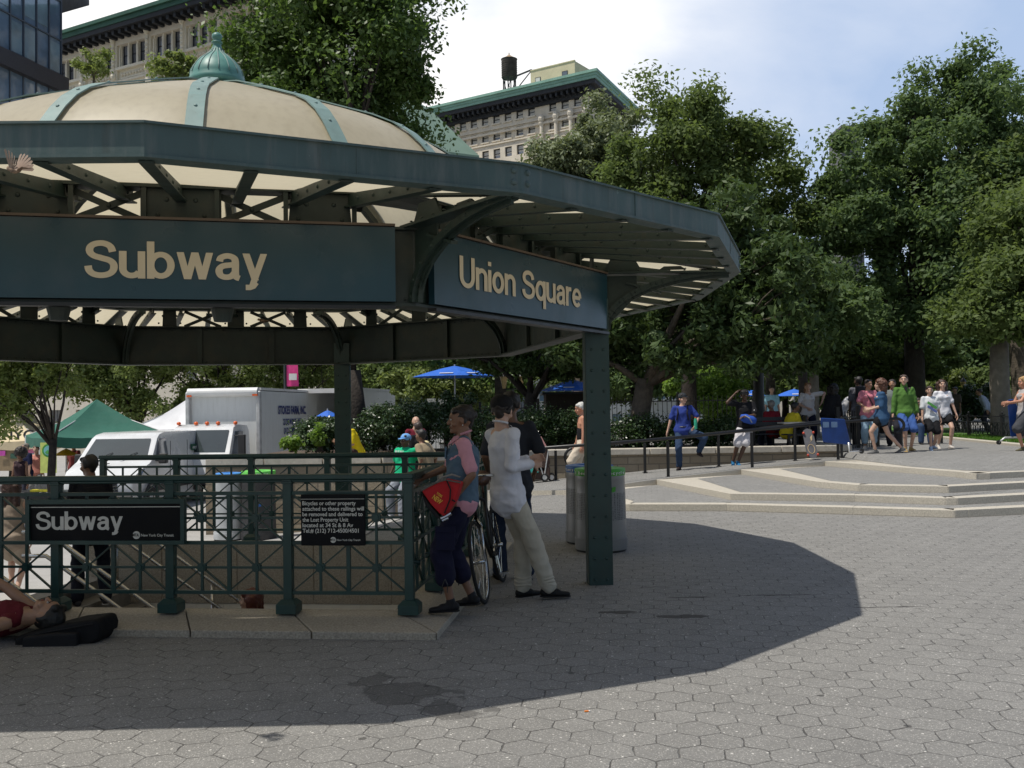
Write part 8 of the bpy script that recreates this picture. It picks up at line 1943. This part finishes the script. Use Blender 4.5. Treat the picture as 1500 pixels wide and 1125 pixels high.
q = MB(); q.prism([d['neck']+d['F']*.09+d['X']*.045-d['T']*.02, d['neck']+d['F']*.09-d['X']*.045-d['T']*.02, d['neck']+d['F']*.15-d['T']*.14], d['F']*.012); q.build('black_undershirt', cloth((.015, .015, .017)), d['t'])
d = std('boy in a white printed tee and black shorts walking beside the girl', 1362, 0, 22.6, 176, 1.52, .56, q_=1, sk='light', top=((.62, .64, .66), .44, .08, .024), bottom=((.012, .012, .014), .46, .025), shoes=(.35, .45, .60), hair=((.04, .022, .015), 'short'), head=(-12, 0), **{**WALK, 'hands': {-1: (-.26, .02, .84), 1: (.24, .12, .84)}, 'feet': {-1: (-.10, -.08, .11), 1: (.06, .18, .09)}})
for i, c in enumerate(((.10, .35, .08), (.12, .16, .40))):
    q = MB(); Mx = Matrix((d['X'], d['F'], d['T'])).transposed() @ Matrix.Rotation(R(-35), 3, 'Y'); q.box(d['chest']+d['F']*.162-d['T']*(.06+.09*i), (.24, .02, .05), M=Mx); q.build('print', cloth(c), d['t'])
d = std('girl in a white tee and black shorts walking beside the boy', 1381, 0, 23.2, 176, 1.68, .56, q_=1, sk='light', female=True, top=((.62, .62, .66), .40, .05, .016), bottom=((.012, .012, .014), .28, .02), shoes=(.50, .46, .42), hair=((.05, .022, .014), 'long'), head=(-8, 3), **{**WALK, 'feet': {-1: (-.10, .16, .09), 1: (.08, -.14, .12)}, 'hands': {-1: (-.28, .10, .86), 1: (.26, .0, .86)}})
d = std('woman in sunglasses and a black top sitting on the bench behind the boy', 1346, 0, 26.3, 178, 1.66, U, q_=2, sk='tan', female=True, top=((.012, .012, .014), 0, .02, .01), bottom=((.04, .07, .14), 1, .02), hair=((.03, .02, .015), 'long'), **seated(.50, .42, .74, -6, .25))
q = MB(); q.tube([d['Hd'](-.06, .075, .012), d['Hd'](0, .10, .012), d['Hd'](.06, .075, .012)], .016, n=6); q.build('sunglasses', M_black, d['t'])
d = std('blonde woman in a grey top and dark skirt at the right edge, walking left', 1501, 0, 21.8, 95, 1.70, .54, q_=1, sk='red', female=True, top=((.42, .39, .38), 0, .05, .01), bottom=((.06, .062, .07), .5, .05), shoes=(.10, .09, .05), hair=((.42, .26, .11), 'long'), pelvis=(0, 0, .90), feet={-1: (-.07, .12, .09), 1: (.08, -.30, .14)}, hands={-1: (-.10, .42, 1.12), 1: (.12, .38, 1.10)}, elbows={-1: (-.4, -1, -.8), 1: (.4, -1, -.8)})
d = std('person in a pale blue shirt bending behind the dark hedge on the lawn', 1448, 0, 36, 70, 1.72, .56, q_=2, sk='tan', top=((.42, .47, .58), .9, .05, .03), bottom=((.03, .03, .04), 1, .02), hair=((.03, .02, .02), 'short'), lean=(30, 0))
d = std('man standing among the lawn shrubs left of the small lamp', 1400, 0, 37, 120, 1.74, .56, q_=2, sk='tan', top=((.12, .10, .08), .42, .05, .03), bottom=((.03, .03, .04), 1, .02), hair=((.03, .02, .02), 'short'))
d = std('person in a grey shirt hidden behind the green jacket', 1308, 0, 25.2, 150, 1.74, U, q_=2, sk='tan', top=((.16, .18, .18), .42, .05, .03), bottom=((.03, .03, .04), 1, .02), hair=((.03, .02, .02), 'short'))
# ------------------------------------------------ light and sky
SUN = Vector((-.375, -.155, 1)).normalized()
w = bpy.data.worlds.new('World'); sc.world = w; w.use_nodes = True; nt = w.node_tree; bg = nt.nodes['Background']
sky = N(nt, 'ShaderNodeTexSky', sky_type='NISHITA', sun_disc=False)
el = math.asin(SUN.z); sky.sun_elevation = el; sky.sun_rotation = math.atan2(SUN.x, SUN.y); sky.air_density = 1.0; sky.dust_density = .8; sky.ozone_density = 1.2
tc = N(nt, 'ShaderNodeTexCoord').outputs['Generated']
sp = N(nt, 'ShaderNodeSeparateXYZ'); L(nt, tc, sp.inputs[0])
zz = mth(nt, 'ADD', mth(nt, 'MAXIMUM', sp.outputs[2], 0), .10)
cx = mth(nt, 'DIVIDE', sp.outputs[0], zz); cy = mth(nt, 'DIVIDE', sp.outputs[1], zz)
cv = N(nt, 'ShaderNodeCombineXYZ'); L(nt, cx, cv.inputs[0]); L(nt, cy, cv.inputs[1])
n1 = N(nt, 'ShaderNodeTexNoise', i_Scale=.62, i_Detail=9.0, i_Roughness=.52, i_Distortion=.35); L(nt, cv.outputs[0], n1.inputs[0]) 
n2 = N(nt, 'ShaderNodeTexNoise', i_Scale=1.7, i_Detail=6.0, i_Roughness=.6); L(nt, cv.outputs[0], n2.inputs[0])
# thick bright cloud towards the left, thinning to the right
bias = mth(nt, 'MULTIPLY', sp.outputs[0], -.42)
den = mth(nt, 'ADD', mth(nt, 'ADD', n1.outputs[0], bias), .065)
cov = ramp(nt, den, [(.36, .12), (.50, .6), (.60, 1)])
cb = mixc(nt, n2.outputs[0], (9.0, 9.8, 11.4), (12.2, 12.3, 12.6))
cb = mixc(nt, ramp(nt, den, [(.52, 0), (.66, 1)]), cb, (13.6, 13.5, 13.3))
front = mth(nt, 'MULTIPLY', ramp(nt, sp.outputs[1], [(.0, 0), (.35, 1)]), ramp(nt, sp.outputs[2], [(.48, 1), (.80, 0)]))
sk = mixc(nt, mth(nt, 'MULTIPLY', front, .72), sky.outputs[0], (5.6, 7.6, 11.2))
col = mixc(nt, mth(nt, 'MULTIPLY', cov, mth(nt, 'MAXIMUM', front, .12)), sk, cb)
L(nt, col, bg.inputs[0]); bg.inputs[1].default_value = .086
sun = bpy.data.lights.new('sun', 'SUN'); so = bpy.data.objects.new('sun', sun); link(so)
sun.energy = 4.1; sun.angle = R(.6); sun.color = (1, .95, .86)
so.rotation_euler = SUN.to_track_quat('Z', 'Y').to_euler(); so.location = SUN*60
sc.view_settings.view_transform = 'Standard'; sc.view_settings.look = 'None'; sc.view_settings.exposure = 0; sc.view_settings.gamma = 1
sc.cycles.max_bounces = 8; sc.cycles.transparent_max_bounces = 8; sc.cycles.use_denoising = True
bpy.data.scenes.remove(TMP)
